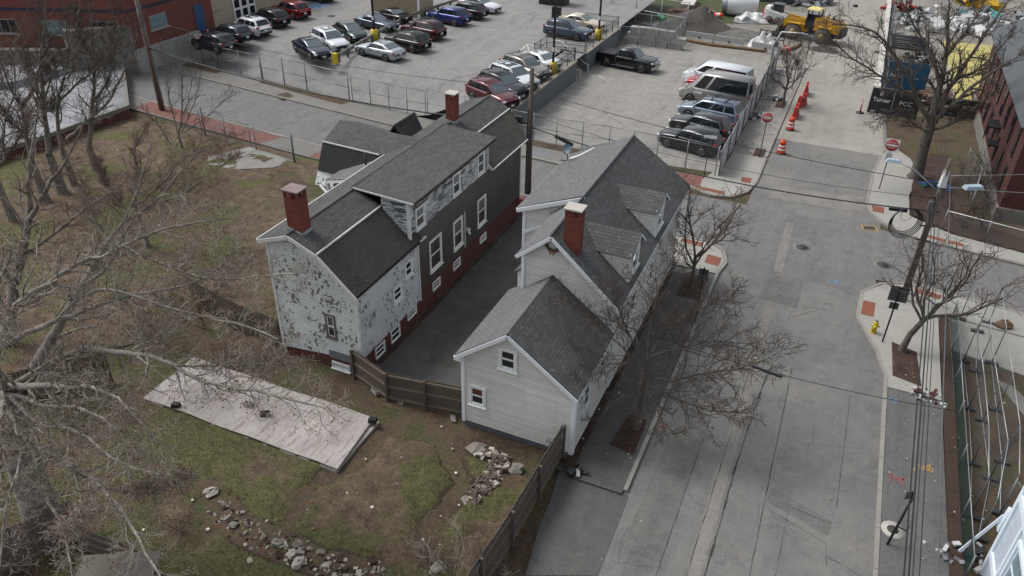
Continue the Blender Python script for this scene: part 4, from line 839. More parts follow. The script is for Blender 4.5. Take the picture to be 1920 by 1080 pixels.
for y in (66.5,68.7):
    b=MB(); b.tube([(-22.2,y,.0),(-22.2,y,.95),(-22.5,y,1.0),(-25.0,y,2.75),(-25.8,y,2.75),(-25.8,y,1.8)],.03,6); part('handrail',b,M_trimW,t)
def railing(label,pts,h=1.1,sp=2.0,name='railing'): return fence(label,pts,h,sp,(.5,1),.035,chain('black_link','17181a',.06,.10),name,'railing',M_black,M_black)
railing('black railing on top of the near part of the grey retaining wall',[(-22.65,52.5,1.9),(-22.65,66.1,1.9)])
railing('black railing on top of the far part of the grey retaining wall',[(-22.65,69.1,1.9),(-22.65,79.1,1.9),(-27,79.3,1.9)])
railing('black railing around the top of the concrete steps',[(-22.7,66.1,1.9),(-26.6,66.1,1.8),(-26.6,69.2,1.8),(-22.8,69.2,1.9)],1.1,1.6)
# concrete mega blocks behind the pickup, jersey barriers
M_jer=concrete('barrier_concrete','90918d',.14)
rr=random.Random(4); t0=None
for i in range(11):
    row=i//4; k=i%4; o=thing('concrete_block','grey stacked concrete block of the stepped wall behind the black pickup','concrete block',(-21.6+k*1.55+row*.3,80.9+rr.uniform(-.06,.06),.0+row*.62),rr.uniform(-.03,.03),group='stacked concrete blocks behind the pickup')
    b=MB(); b.box((0,0,.3),(1.5,.75,.6)); b.box((0,0,.63),(.3,.3,.08)); b.build('block',M_jer if i%3 else M_conc,o)
def jersey(p,rz,label,L=3.0):
    t=thing('jersey_barrier',label,'concrete barrier',p,rz,group='concrete barriers in front of the earth heap'); b=MB()
    pr=[(-.3,0),(.3,0),(.3,.08),(.17,.32),(.09,.85),(-.09,.85),(-.17,.32),(-.3,.08)]
    b.face([(-L/2,y,z) for y,z in pr][::-1]); b.face([(L/2,y,z) for y,z in pr])
    for i in range(8): a,c=pr[i],pr[(i+1)%8]; b.face([(-L/2,a[0],a[1]),(L/2,a[0],a[1]),(L/2,c[0],c[1]),(-L/2,c[0],c[1])][::1])
    b.build('body',M_jer,t); b=MB(); b.cyl((0,-.3,.42),.09,.12,10,axis='Y'); b.build('lifting_hole',M_black,t); return t
for p,rz,lb in (((-15.4,85.55,0),-.06,'pale concrete barrier below the dark earth heap, left of the pair'),((-12.2,85.2,0),-.06,'pale concrete barrier below the dark earth heap, right of the pair'),((-8.3,84.4,0),-.2,'concrete barrier half buried in white sheeting behind the small street tree')): jersey(p,rz,lb)
# chain link along north side of lower car park
fence('chain link fence beside the stepped concrete blocks',[(-22.5,79.6,0),(-17.0,80.6,0)],2.0,2,(.5,1)); fence('chain link fence running back from the concrete blocks to the work site',[(-22.8,86,0),(-17.2,85.6,0),(-17.0,80.8,0)],2.0,2.2,(.5,1))
fence('far chain link fence with white top rail behind the cream sedan',[(-44,92,0),(-33,91.5,0),(-17.5,88,0)],3.2,3.2,(.5,1),r=.06,railm=M_trimW)
t=thing('gate_arch','grey pipe frame leaning over the car park exit beside the white van roof','gate frame',(-7.0,79.0,0)); b=MB(); b.tube([(0,0,0),(-.15,.3,2.0),(.3,.9,3.2),(2.2,.9,3.3),(3.4,.4,3.2)],.11,8); b.build('pipe',M_galv,t); b=MB(); b.box((.1,.1,2.2),(.35,.06,.5)); b.build('sign',M_galvD,t)
# guard rails inside the upper car park
for a,c,lb in (((-41.25,56.4),(-42.1,63.4),'low concrete guard rail between the navy sedan and the silver sedan'),((-42.3,64.6),(-43.0,71.6),'low concrete guard rail beside the slate convertible'),((-43.0,72.0),(-41.9,82),'low concrete guard rail in front of the beige shed')):
    P=Vector((a[0],a[1],1.8)); Q=Vector((c[0],c[1],1.8)); t=thing('guard_rail',lb,'guard rail',P,group=None); b=MB(); b.beam(P+Vector((0,0,.62)),Q+Vector((0,0,.62)),.1,.3); part('rail',b,plain('weathered_rail','75736f',.8,var=.25,scale=2),t)
    for i in range(5): q=P.lerp(Q,(i+.1)/4.2); b=MB(); b.box((q.x,q.y,2.15),(.18,.18,.75)); part('post',b,M_galvD,t)
M_yb=plain('bollard_yellow','b5a01c',.5,var=.12)
def bollard(p,lb,h=1.0,r=.16,sq=False):
    t=thing('bollard',lb,'bollard',p); b=MB()
    if sq: b.box((0,0,h/2),(r*2,r*2,h),.1)
    else: b.cyl((0,0,0),r,h,14); b.ell((0,0,h),(r,r,r*.6),14,6)
    b.build('post',M_yb,t); b=MB(); b.box((0,0,.03),(r*2.6,r*2.6,.06)); b.build('footing',M_wcap,t); return t
bollard((-41.2,55.9,1.78),'yellow bollard at the near end of the guard rail',.95,.2,True)
g=G(476,14,1.8); bollard(g,'yellow bollard left of the red car by the garage door'); g=G(499,10,1.8); bollard(g,'yellow bollard right of the garage door beside the red car')
def lamp(p,h,lb,base=True):
    t=thing('lamp_post',lb,'lamp post',p); b=MB(); b.box((0,0,.55+h/2-.3),(.16,.16,h)); b.build('pole',M_black,t)
    b=MB(); b.cyl((0,0,0),.36,1.0,18); b.build('concrete_base',M_yb,t); b=MB(); b.box((0,-.12,2.1),(.2,.02,.35)); b.build('notice',M_trimW,t)
    b=MB(); b.box((0,-.6,h+.3),(.4,.8,.12)); b.build('lamp_head',M_black,t)
lamp((-42.3,64.0,1.8),8,'black lamp post on a yellow base among the middle cars'); lamp((-23.15,61.9,1.8),9,'black lamp post on a yellow base beside the white sedan'); lamp((-23.15,74.2,1.8),9,'black lamp post on a yellow base beside the cream sedan')
# yard chain link
t=fence('leaning chain link yard gate before the brick sidewalk',[(-43.5,41.6,.05),(-38.3,40.9,.05),(-37.6,40.6,.05),(-33.9,40.1,.05)],1.7,3.2,(.03,.5,1))
b=MB(); b.cyl((-33.8,40.0,0),.06,2.1,8); part('post',b,M_galvD,t); b=MB(); b.cyl((-42.9,41.3,0),.05,2.2,8); part('post',b,M_galvD,t)
strct('tar_pad',[(-38.4,40.9),(-34.0,40.2),(-34.6,38.6),(-36.6,37.3),(-39.0,37.0),(-39.8,38.2)],.105,M_lotB)
# wooden fences
picket('dark stockade fence closing the driveway between the houses',[(-16.9,22.0,.0),(-14.75,21.25,0),(-11.35,21.75,0)],1.55,M_woodD,rails=(.15,.55,.92),side=-1,post=2.2,seed=1)
picket('long grey stockade fence from the white house corner towards the camera',[(-6.85,21.15,0),(-6.95,16.5,0),(-7.5,8,0)],1.75,M_woodG,rails=(.15,.5,.85),side=1,seed=2)
picket('weathered board fence running left from the old house corner',[(-21.2,22.3,0),(-24.2,22.6,0),(-27.6,23.4,0)],1.7,M_woodD,rails=(.1,.5,.93),side=-1,seed=3,gap=.03)
picket('plywood fence panel standing behind the covered slab',[(-25.6,22.0,0),(-27.6,22.2,0)],1.6,M_woodY,bw=.6,rails=(.9,),side=-1,seed=4)
g1=G(40,1000);g2=G(150,925)
picket('brown picket fence panel under the big lichen covered tree',[(-21.9,7.7,0),(-20.4,10.6,0)],1.9,M_woodG,seed=5,side=-1); picket('dark board fence behind the heap of stones at the bottom',[(-20.2,10.2,0),(-17.5,10.4,0),(-13.6,9.4,0)],1.3,M_woodG,seed=6,side=-1)
picket('low dark fence panel left of the covered slab',[(-28.6,14.5,0),(-26.2,17.2,0)],1.7,M_woodD,seed=7,side=-1,gap=.02)
sp_=G(212,1088,1.9); t=thing('shed','low shed with mossy grey roof at the bottom edge','shed',(sp_.x,sp_.y,0)); b=MB(); b.box((0,0,.9),(2.0,1.5,1.8),.5); b.build('wall',M_woodG,t); b=MB(); b.box((0,0,1.9),(2.3,1.8,.1),.5,rx=.08); b.build('roof',concrete('mossy_roof','6b665c',.25),t)
# covered slab in the yard
t=thing('covered_slab','pale ribbed sheets covering a raised slab in the yard','slab',(-19.3,18.4,0))
b=MB(); x0,x1,y0,y1=-24.1,-14.45,16.85,19.9; nx=97; ny=10; rr=random.Random(9)
def zs(x,y): return .22+.03*sin(1.7*x+1.2*y)*min(1,(x1-x))+.02*sin(4*y-x)*min(1,(x1-x))
VV=[(x0+(x1-x0)*i/nx-(j-5)*.03*(i==nx),y0+(y1-y0)*j/ny,zs(x0+(x1-x0)*i/nx,y0+(y1-y0)*j/ny)) for j in range(ny+1) for i in range(nx+1)]
b.raw(VV,[(j*(nx+1)+i,j*(nx+1)+i+1,(j+1)*(nx+1)+i+1,(j+1)*(nx+1)+i) for j in range(ny) for i in range(nx)]); 
k=NT('ribbed_sheet'); wv=k.n('TexWave',_wave_type='BANDS',_bands_direction='X',Scale=5.0,Distortion=2.5,Detail=2.0,**{'Detail__Scale':.4}); mp=k.n('Mapping'); mp.inputs['Rotation'].default_value=(0,0,.95); k.l(k.tc.outputs['Object'],mp.inputs[0]); k.l(mp.outputs[0],wv.inputs['Vector'])
base=k.ramp(k.noise(.6,5,.6),[(.3,'8f8984'),(.7,'b3ada8')]); base=k.mix(k.ramp(k.noise(1.2,6,.8),[(.5,0.0),(.75,.7)]),base,'5f4f45'); base=k.mix(k.ramp(k.noise(24,2,.6),[(.63,0.0),(.67,.8)]),base,'4a342a'); k.col(base); k.bump(wv.outputs['Fac'],.5,.03); k.b.inputs['Roughness'].default_value=.8; mpd=k.n('Mapping'); mpd.inputs['Rotation'].default_value=(0,0,.95); mpd.inputs['Scale'].default_value=(7,1.2,1); k.l(k.tc.outputs['Object'],mpd.inputs[0]); base=k.mix(k.ramp(k.noise(1.0,6,.8,vec=mpd.outputs[0]),[(.5,0.0),(.62,.55)]),base,'5d5048'); k.col(base)
part('sheeting',b,k.m,t); b=MB(); b.prism([(x0+.1,y0+.06),(x1-.1,y0+.06),(x1-.1,y1-.06),(x0+.1,y1-.06)],-.1,.16,M_slab); b.prism([(x0+.3,y0-.02),(x1+.1,y0-.02),(x1+.1,y1),(x0+.3,y1)],-.1,.10,M_slab); part('slab',b,M_slab,t)
def cinder(p,rz,lb,mat=M_slab,rx=0):
    t=thing('cinder_block',lb,'cinder block',p,rz); b=MB(); 
    for x in (-.18,0,.18): b.box((x,0,.1),(.035,.19,.2))
    for y in (-.08,.08): b.box((0,y,.1),(.4,.035,.2))
    b.build('block',mat,t); t.rotation_euler=(rx,0,rz); return t
cinder(z3(G(467,759,.3),.24),.2,'grey cinder block lying near the middle of the covered slab'); cinder(z3(G(497,777,.3),.24),.5,'dark cinder block beside the dent in the covered slab',M_found and plain('dark_block','4c4642',.9,var=.3))
cinder(z3(G(754,752),.05),-.3,'cinder block on its side below the stockade fence',rx=1.3); cinder(z3(G(704,738),.05),-.5,'cinder block at the foot of the leaning fence post')
def blackbox(p,rz,lb):
    t=thing('sandbag_box',lb,'weight',p,rz); b=MB(); b.box((0,0,.1),(.36,.24,.2),taper=.85); b.build('body',M_black,t); b=MB(); b.tube([(-.1,0,.2),(-.08,0,.25),(.08,0,.25),(.1,0,.2)],.015,5); b.build('handle',M_black,t)
blackbox(z3(G(330,761,.3),.25),.3,'black weight at the left end of the covered slab'); blackbox(z3(G(699,789,.3),.25),.2,'black weight at the right corner of the covered slab')
# stones and rubble
M_stone=concrete('field_stone','77726a',.25); M_stoneL=concrete('pale_stone','9a958a',.2); M_timber=boards('split_timber','574b42',.2,.4)
def rock(p,s,lb,mat=M_stone,seed=0,rz=0,flat=.5,group=None):
    b=MB(); b.ell((0,0,s*flat*.12),(s*.42,s*.3,s*flat*.42),6,4,None,rz,.7,seed); o=b.build('stone',mat,origin=p,local=True); tag(o,lb,'stone',group)
rr=random.Random(31)
for i,(px,py,s,m) in enumerate([(438,985,.42,0),(820,1068,.75,1),(898,842,1.0,0),(925,855,.5,0),(968,882,.8,0),(548,1040,.6,1),(560,1058,.7,1),(556,1022,.5,0),(520,1020,.7,0),(935,868,.45,0),(950,860,.4,0),(925,873,.4,0),(612,1062,.4,1),(495,1008,.35,0),(470,1055,.4,1),(395,925,.7,1),(850,786,.5,0)]):
    rock(z3(G(px,py),.03),s,'loose field stone lying in the yard rubble',M_stoneL if m else M_stone,i,rr.uniform(0,3),rr.uniform(.35,.6),'field stones in the yard')
b=MB()
for i in range(120):
    t_=rr.random(); c=G(*([(895,840),(960,870)][0] if 0 else (rr.uniform(880,975),0)),0) if 0 else None
    path=[(905,845),(940,870),(915,910),(885,945)]; k_=t_*3; j=min(2,int(k_)); f=k_-j; px=path[j][0]+(path[j+1][0]-path[j][0])*f+rr.uniform(-16,16); py=path[j][1]+(path[j+1][1]-path[j][1])*f+rr.uniform(-10,10); g=G(px,py)
    s=rr.uniform(.08,.3); b.box((g.x,g.y,.05+s*.25),(s,s*.6,s*.45),rr.uniform(0,3),[M_stone,M_stoneL,M_timber][rr.randrange(3)],rx=rr.uniform(-.5,.5),ry=rr.uniform(-.5,.5))
TR=[(-17.52, 13.68), (-15.99, 13.31), (-13.81, 13.17), (-12.1, 13.23), (-10.2, 13.53)]
for i in range(260):
    u_=4*rr.random()**.8; j_=min(3,int(u_)); f_=u_-j_; x_=TR[j_][0]+(TR[j_+1][0]-TR[j_][0])*f_+rr.gauss(0,.15); y_=TR[j_][1]+(TR[j_+1][1]-TR[j_][1])*f_+rr.gauss(0,.24); s=rr.uniform(.05,.16)*(2.0 if rr.random()<.15 else 1)
    b.box((x_,y_,-.04+s*.15),(s,s*rr.uniform(.5,.9),s*.45),rr.uniform(0,3),[M_stone,M_stoneL,M_soil,M_stone,M_soil][rr.randrange(5)],rx=rr.uniform(-.5,.5),ry=rr.uniform(-.5,.5))
tag(b.build('rubble',M_stone),kind='stuff')
b=MB()
for i in range(46): g=G(*rr.choice([(925,880),(912,900),(900,925),(890,940),(935,872),(905,912)])); a=rr.uniform(0,3); L=rr.uniform(.3,.8); x=g.x+rr.uniform(-.25,.25); y=g.y+rr.uniform(-.2,.2); b.beam((x-cos(a)*L/2,y-sin(a)*L/2,.06+rr.random()*.2),(x+cos(a)*L/2,y+sin(a)*L/2,.06+rr.random()*.25),.07,.06)
tag(b.build('timber_scraps',M_timber),kind='stuff')
sheet('leaf_strip',[(7.0,20),(7.5,20),(7.5,38.6),(7.05,38.6)],.128,M_leaf); sheet('leaf_strip',[(-6.6,20.4),(-6.15,20.4),(-6.25,37),(-6.6,37)],.127,M_leaf)
# right-hand fences
fence('green mesh fence beside the right pavement',[(7.45,21.5,.05),(7.5,30,.05),(7.55,38.2,.05)],1.15,2.6,(0.04,1,),r=.03,mesh=M_green,name='green_mesh_fence')
for i,(pts,lb) in enumerate([([(8.0,38.6,.05),(8.0,34.8,.05),(8.05,31.2,.05),(8.0,27.6,.05),(7.8,24.6,.05)],'row of temporary fence panels just inside the green mesh fence'),([(8.75,37.8,.05),(8.5,34.2,.05),(8.55,30.6,.05),(8.6,27.0,.05),(8.0,23.6,.05)],'middle row of temporary fence panels on block feet'),([(9.3,38.8,.05),(9.2,35.2,.05),(9.15,31.6,.05),(9.1,28.2,.05),(8.8,25.2,.05)],'outer row of temporary fence panels nearest the lawn')]):
    t=fence(lb,pts,2.0,3.6,(.03,1),r=.022,mesh=chain('temp_link','8f9295',.05,.05),name='temporary_fence',postm=M_galvD,railm=plain('bright_rail','a9acae',.4,.3))
    for p in pts:
        b=MB(); b.box((p[0],p[1],.11),(.55,.2,.12)); part('foot_block',b,M_iron,t)
fence('white framed fence panels leading to the blue grey house',[(8.7,24.9,.05),(9.4,23.4,.05),(10.2,21.9,.05)],2.0,1.9,(.03,1),r=.035,name='temporary_fence'); fence('lowest white fence panel beside the heap of parts',[(8.3,23.0,.05),(9.2,20.9,.05)],2.0,2.4,(.03,1),r=.035,name='temporary_fence')
fence('chain link fence in front of the brown bank right of the utility pole',[(7.4,48.9,.05),(12,47.9,.05),(20,46.5,.05)],1.3,3,(1,),railm=M_trimW)
fence('leaning temporary fence panels in the yard by the brick building',[(8.9,58.5,.05),(9.4,55,.05),(8.9,51.5,.05)],2.0,1.8,(.03,1),name='temporary_fence')
# utility poles
def upole(p,h,r0,r1,lb,mat=M_pole):
    t=thing('utility_pole',lb,'utility pole',p); b=MB(); b.tube([(0,0,0),(0,0,h)],[r0,r1],14); b.build('pole',mat,t); return t
P1=Vector((-17.25,42.6,0)); h1=hgt(P1,128); t=upole(P1,h1,.19,.13,'brown wooden utility pole between the two houses'); b=MB(); b.tube([(-.17,-.1,0),(-.15,-.1,h1*.7)],.04,6); b.build('riser',M_black,t); b=MB(); b.box((-.9,-.1,5.0),(.75,.25,.4)); b.build('box',M_black,t)
P2=Vector((-49.7,43.9,0)); t=upole(P2,12.5,.24,.15,'tall grey utility pole at the left end of the side street',M_poleG); b=MB(); b.tube([(.2,-.2,0),(.16,-.18,6.0)],.07,6); b.build('riser',plain('rusty_riser','4c3026',.9,var=.3),t); b=MB(); b.cyl((-.1,-.45,9.6),.28,.9,14); b.build('transformer',plain('transformer_grey','9a9fa2',.5),t)
P3=z3(G(1691,565),.1); h3=hgt(P3,298); t=upole(P3,h3,.17,.11,'utility pole with two street lights at the pale right corner')
def hz(P,y): return hgt(P,y)
za=hz(P3,350); b=MB(); b.tube([(0,0,za-.35),(-.5,.1,za),(-1.3,.2,za+.5),(-2.0,.3,za+.75)],.04,8); b.build('lamp_arm',M_galv,t); b=MB(); b.box((-2.3,.3,za+.78),(.75,.3,.14),taper=.7); b.build('lamp_head',plain('lamp_head','8fa0ab',.4,var=.05),t)
b=MB(); b.tube([(0,0,za-.1),(.5,0,za+.05),(.9,.05,za+.05)],.04,8); b.build('lamp_arm',M_galv,t); b=MB(); b.box((1.35,.25,za+.15),(.95,.36,.16),.5,taper=.8); b.build('lamp_head',plain('lamp_head','8fa0ab',.4,var=.05),t)
b=MB(); b.box((0,0,za+.45),(.3,.3,.9),.3,taper=.6); b.build('shroud',plain('white_shroud','c2c5c6',.5),t); b=MB()
for i in range(5): b.tube([(.14*cos(i),.14*sin(i),.2),(.12*cos(i+.3),.12*sin(i+.3),h3*.75)],.025,5)
for i in range(4): b.box((0,0,h3*(.45+.1*i)),(.7,.06,.06),i*.2)
b.build('cables_and_brackets',M_black,t); b=MB(); b.box((-.2,-.2,5.4),(.22,.22,.6)); b.build('junction_box',M_galvD,t)
def wire(a,c,sag,r,lb,name='overhead_wire',cat='wire',mat=None,n=14,group=None):
    a=Vector(a); c=Vector(c); pts=[a.lerp(c,i/n)+Vector((0,0,-4*sag*(i/n)*(1-i/n))) for i in range(n+1)]
    b=MB(); b.tube([p-a for p in pts],r,5); o=b.build(name,mat or M_black,origin=a,local=True); return tag(o,lb,cat,group)
at=lambda P,y,dx=0: Vector((P.x+dx,P.y,P.z+hgt(P,y)))
wire(at(P1,238),at(P3,396),.75,.035,'thick black cable from the pole between the houses across the street'); wire(at(P1,168),at(P3,345),.45,.018,'upper thin wire crossing the street to the street light pole'); wire(at(P1,215),at(P3,372),.7,.012,'thin wire crossing the street between the two other wires')
wire(at(P1,232),at(P2,90),.9,.05,'thick cable running along the side street to the left pole'); wire(at(P1,165),at(P2,32),.8,.015,'thin wire high above the side street fence')
b=MB(); q=at(P1,238).lerp(at(P3,396),.06); b.tube([(0,0,0),(.5,-.06,-.15),(1.2,-.12,-.33)],.11,8); tag(b.build('cable_splice',M_black,origin=q+Vector((0.4,0,-.25)),local=True),'fat black splice on the cable beside the brown pole','cable splice')
E1=[(G(1700,1095,8.3),372,.3),(G(1707,1095,8.6),362,.2),(G(1716,1095,9.0),352,.25),(G(1728,1095,8.8),358,.2),(G(1762,1095,9.4),320,.15)]
for i,(e,y,sg) in enumerate(E1): wire(at(P3,y,(i-2)*.08),at(P3,y,(i-2)*.08)+(e-at(P3,y,(i-2)*.08))*2.1,sg,(.02,.022,.012,.012,.016)[i],['black wire above the right pavement, leftmost of the bundle','thick black wire above the right pavement, second of the bundle','thin wire in the middle of the bundle above the right pavement','fine wire above the right pavement, right of the thick pair','pale wire above the leaf strip by the green fence'][i],mat=(M_galvD if i==4 else None))
for i,dx in enumerate((-.2,.0,.2)): wire(at(P3,345,dx),Vector((P3.x+.6+dx*2,110,9.5)),.8,.014,'thin wire running away up the street through the big tree',group='wires through the big tree')
wire(at(P3,330),Vector((40,58,9)),.5,.018,'pale wire from the pole top to the brick building',mat=M_galv); wire(at(P3,352),Vector((40,50,8)),.4,.018,'lower pale wire from the pole to the right edge',mat=M_galv)
a=at(P1,170); e=G(1990,850,6.0); q0=G(1410,686,6.2); q1=G(1467,707,6.2)
wire(G(1040,560,8.2),G(1790,770,5.2),.5,.012,'thin service wire crossing low over the street past the house')
b=MB(); b.beam((0,0,0),q1-q0,.07,.07); tag(b.build('wire_sleeve',M_black,origin=q0,local=True),'straight black sleeve on the service wire over the street','wire sleeve')
# cable coil
b=MB(); c0=at(P3,396); cc=G(1697,413,c0.z-.45); d1=CR.normalized()
q=lambda a,r: Vector((d1.x*r*cos(a),d1.y*r*cos(a),r*sin(a)))
for k in range(5): r_=.62+.05*k; b.tube([q(a*2*pi/26,r_)+Vector((.02*k,.03*k,-.05*k)) for a in range(27)],.022,4)
b.tube([q(a*2*pi/20,.3)+Vector((0,0,.3)) for a in range(21)],.012,4)
tag(b.build('cable_coil',M_black,origin=cc,local=True),'coil of black cable hanging from the line above the pavement','cable coil')
b=MB(); b.beam((0,0,0),G(1701,395,c0.z)-G(1667,391,c0.z),.14,.14); tag(b.build('cable_closure',M_black,origin=G(1667,391,c0.z),local=True),'black closure box on the cable above the coil','cable box')
# signs -----------------------------------------------------------------
M_sred=plain('sign_red','a3262c',.45,var=.04); M_swh=plain('sign_white','cfcfcb',.45,var=.03); M_sback=plain('sign_back','4b4c4d',.6,.3,var=.1)
def text(s,size,mat,parent,loc,rot=(radians(90),0,0),name='lettering',bold=0.0,align='CENTER',ext=.002):
    cu=bpy.data.curves.new(name,'FONT'); cu.body=s; cu.size=size; cu.align_x=align; cu.align_y='CENTER'; cu.extrude=ext; cu.offset=bold; cu.resolution_u=2; cu.materials.append(mat)
    o=bpy.data.objects.new(name,cu); COL.objects.link(o); dg=bpy.context.evaluated_depsgraph_get(); me=bpy.data.meshes.new_from_object(o.evaluated_get(dg)); bpy.data.objects.remove(o); 
    o=bpy.data.objects.new(name,me); COL.objects.link(o); o.parent=parent; o.location=loc; o.rotation_euler=rot; PM[o.name]=Matrix.Identity(4); return o
def dne(p,h,s,rz,lb,extra=False,lean=0):
    t=thing('do_not_enter_sign',lb,'road sign',p,rz); b=MB(); b.box((0,.03,h/2),(.06,.045,h)); b.build('post',M_black,t)
    b=MB(); b.box((0,0,h),(s,.012,s)); o=b.build('plate',M_swh,t); b=MB(); b.cyl((0,-.008,h),s*.46,.004,32,axis='Y'); 
    b2=MB(); b2.cyl((0,-.014,h),s*.46,.006,32,axis='Y'); d=b2.build('disc',M_sred,t); b=MB(); b.box((0,-.018,h),(s*.78,.006,s*.15)); b.build('bar',M_swh,t)
    text('DO NOT',s*.17,M_swh,t,(0,-.018,h+s*.2)); text('ENTER',s*.17,M_swh,t,(0,-.018,h-s*.2))
    if extra:
        b=MB(); b.box((0,0,h-s*.5-.36),(.42,.012,.52)); o=b.build('notice_plate',M_swh,t); b=MB()
        for i in range(6): b.box((0,-.01,h-s*.5-.18-.07*i),(.3,.004,.025))
        b.box((0,-.01,h-s*.5-.6),(.36,.004,.04)); b.build('notice_lines',plain('notice_ink','46566b',.6),t)
    return t
camdir=lambda p,off=0: atan2(CP.x-p.x,-(CP.y-p.y))*1 if 0 else 0
def face(p,off=0): # yaw so that local -Y looks towards the photographer's side of the street, plus an offset
    return atan2(-(0-p.x)*-1,-(0-p.y))*0+ (-atan2(p.x*1.0,p.y)) +off
p=Vector((-4.45,55.3,.13)); dne(p,3.0,.78,0.1,'red do not enter sign on the left pavement beside the traffic drums')
p=Vector((3.7,53.4,.13)); dne(p,3.1,.85,-.05,'red do not enter sign with notices on the right pavement corner',True)
p=z3(G(382,120,.2),.2); dne(p,2.4,.6,.5,'small do not enter sign on the car park fence')
t=thing('road_sign','back of a grey road sign beside the hydrant','road sign',z3(G(1653,645),.13)); b=MB(); b.box((0,0,1.55),(.07,.05,3.1)); b.build('post',M_black,t); b=MB(); b.box((.02,.05,2.7),(.8,.012,.8)); b.build('plate',M_sback,t); b=MB(); b.box((-.02,.05,2.05),(.4,.012,.35)); b.build('small_plate',M_sback,t)
t=thing('parking_post','black parking sign post with bracket beside the pale round cover','sign post',z3(G(1662,1025),.12)); b=MB(); b.tube([(0,0,0),(.18,.05,2.5)],.045,6); b.build('post',M_black,t); b=MB(); b.box((.05,.03,2.45),(.28,.02,.34),.6); b.build('plate',M_sback,t); b=MB(); b.tube([(.12,0,.95),(.35,-.12,1.0),(.38,-.1,1.2)],.03,6); b.build('bracket',M_black,t)
t=thing('sign_post','dark sign post half hidden in the street tree by the white house','sign post',z3(G(1302,610),.13)); b=MB(); b.box((0,0,1.6),(.07,.06,3.2)); b.build('post',M_black,t); b=MB(); b.box((0,.04,2.8),(.45,.012,.6)); b.build('plate',M_sback,t)
t=thing('sign_post','white arrow street name sign on a thin black post before the black car','sign post',z3(G(1319,337),.13)); b=MB(); b.tube([(0,0,0),(0,0,2.9)],.03,6); b.build('post',M_black,t); b=MB(); b.box((0,-.02,2.95),(.85,.02,.22),.25); b.build('plate',M_trimW,t)
t=thing('sign_post','thin grey sign post at the kerb before the wheel loader','sign post',z3(G(1366,172),.1)); t.location=G(1366+118,170); b=MB(); b.box((0,0,1.4),(.07,.06,2.8)); b.build('post',M_iron,t); b=MB(); b.box((0,.02,2.5),(.3,.02,.45)); b.build('plate',M_sback,t)
t=thing('sign_post','tall black sign post between the street tree and the wheel loader','sign post',z3(G(1511,112),.1)); b=MB(); b.box((0,0,1.7),(.08,.07,3.4)); b.build('post',M_black,t); b=MB(); b.box((0,.02,3.0),(.12,.02,.5)); b.build('plate',M_sback,t)
# hydrant
t=thing('fire_hydrant','yellow fire hydrant on the pale corner pavement','fire hydrant',z3(G(1636,627),.125)); b=MB(); b.cyl((0,0,0),.15,.05,12); b.cyl((0,0,.05),.11,.5,14); b.ell((0,0,.55),(.12,.12,.11),14,8); b.build('barrel',M_yb,t)
b=MB(); b.cyl((-.2,0,.4),.05,.4,8,axis='X'); b.cyl((0,-.2,.38),.065,.2,10,axis='Y'); b.build('nozzle',M_yb,t); b=MB(); b.ell((0,0,.66),(.07,.07,.06),10,6); b.build('cap',M_galvD,t)
# drums and barriers
M_or=plain('safety_orange','c2401c',.5,var=.08); M_orR=plain('barrier_red','b02a20',.5,var=.1)
def drum(p,lb,rot=None,h=1.0):
    t=thing('traffic_drum',lb,'traffic drum',p); b=MB(); b.cyl((0,0,0),.33,.09,18); b.build('base',M_black if rot is None else M_or,t); b=MB(); zz=[.09,.28,.28,.5,.5,.72,.72,h]; rr_=[.29,.28,.27,.26,.25,.24,.23,.21]
    for i in range(7):
        b.tube([(0,0,zz[i]),(0,0,zz[i+1]+.0005)],[rr_[i],rr_[i+1]],18,M_or if i%2==0 or True else None,cap=(i==6))
    b.build('body',M_or,t); 
    for z0,z1,r in ((.30,.44,.278),(.56,.70,.258)): b=MB(); b.tube([(0,0,z0),(0,0,z1)],[r,r-.012],18,cap=False); b.build('reflective_band',M_swh,t)
    b=MB(); b.tube([(-.09,0,h),(-.09,0,h+.09),(.09,0,h+.09),(.09,0,h)],.02,6); b.build('handle',M_or,t)
    if rot: t.rotation_euler=rot
    return t
drum((-3.15,57.1,.01),'orange and white traffic drum nearest the crossing'); drum((-3.15,62.4,.01),'orange and white traffic drum just behind the nearest one')
drum((-16.0,96.8,.3),'orange drum lying on its side by the white mixer drum',(1.4,0,1.2)); drum((-6.4,85.3,.3),'striped drum fallen among white sheeting behind the street tree',(1.4,0,.4))
def wbar(p,rz,lb):
    t=thing('water_barrier',lb,'plastic barrier',p,rz); b=MB(); b.box((0,0,.2),(1.5,.42,.4),taper=.85); b.box((0,0,.62),(1.4,.22,.5)); b.box((-.45,0,.93),(.3,.18,.14)); b.box((.45,0,.93),(.3,.18,.14)); b.build('body',M_orR,t); b=MB(); b.box((0,-.13,.55),(.5,.02,.16)); b.build('slot',M_black,t)
wbar((-3.15,65.6,.01),1.5,'red plastic barrier behind the second drum'); wbar((-3.0,68.6,.01),1.25,'red plastic barrier in the middle of the three'); wbar((-3.0,72.0,.01),1.6,'red plastic barrier farthest up the kerb'); wbar((2.7,101,.01),1.5,'red plastic barrier beside the far white site wall')
t=thing('delineator','thin red and white delineator post at the corner of the black site banner','delineator',z3(G(1612,212),.01)); b=MB(); b.cyl((0,0,0),.32,.07,16); b.build('base',M_iron,t); b=MB(); b.tube([(0,0,.07),(0,0,1.15)],[.06,.045],10); b.build('tube',M_orR,t); b=MB(); b.tube([(0,0,.75),(0,0,.85)],.062,10); b.tube([(0,0,.95),(0,0,1.05)],.057,10); b.build('reflective_band',M_swh,t)
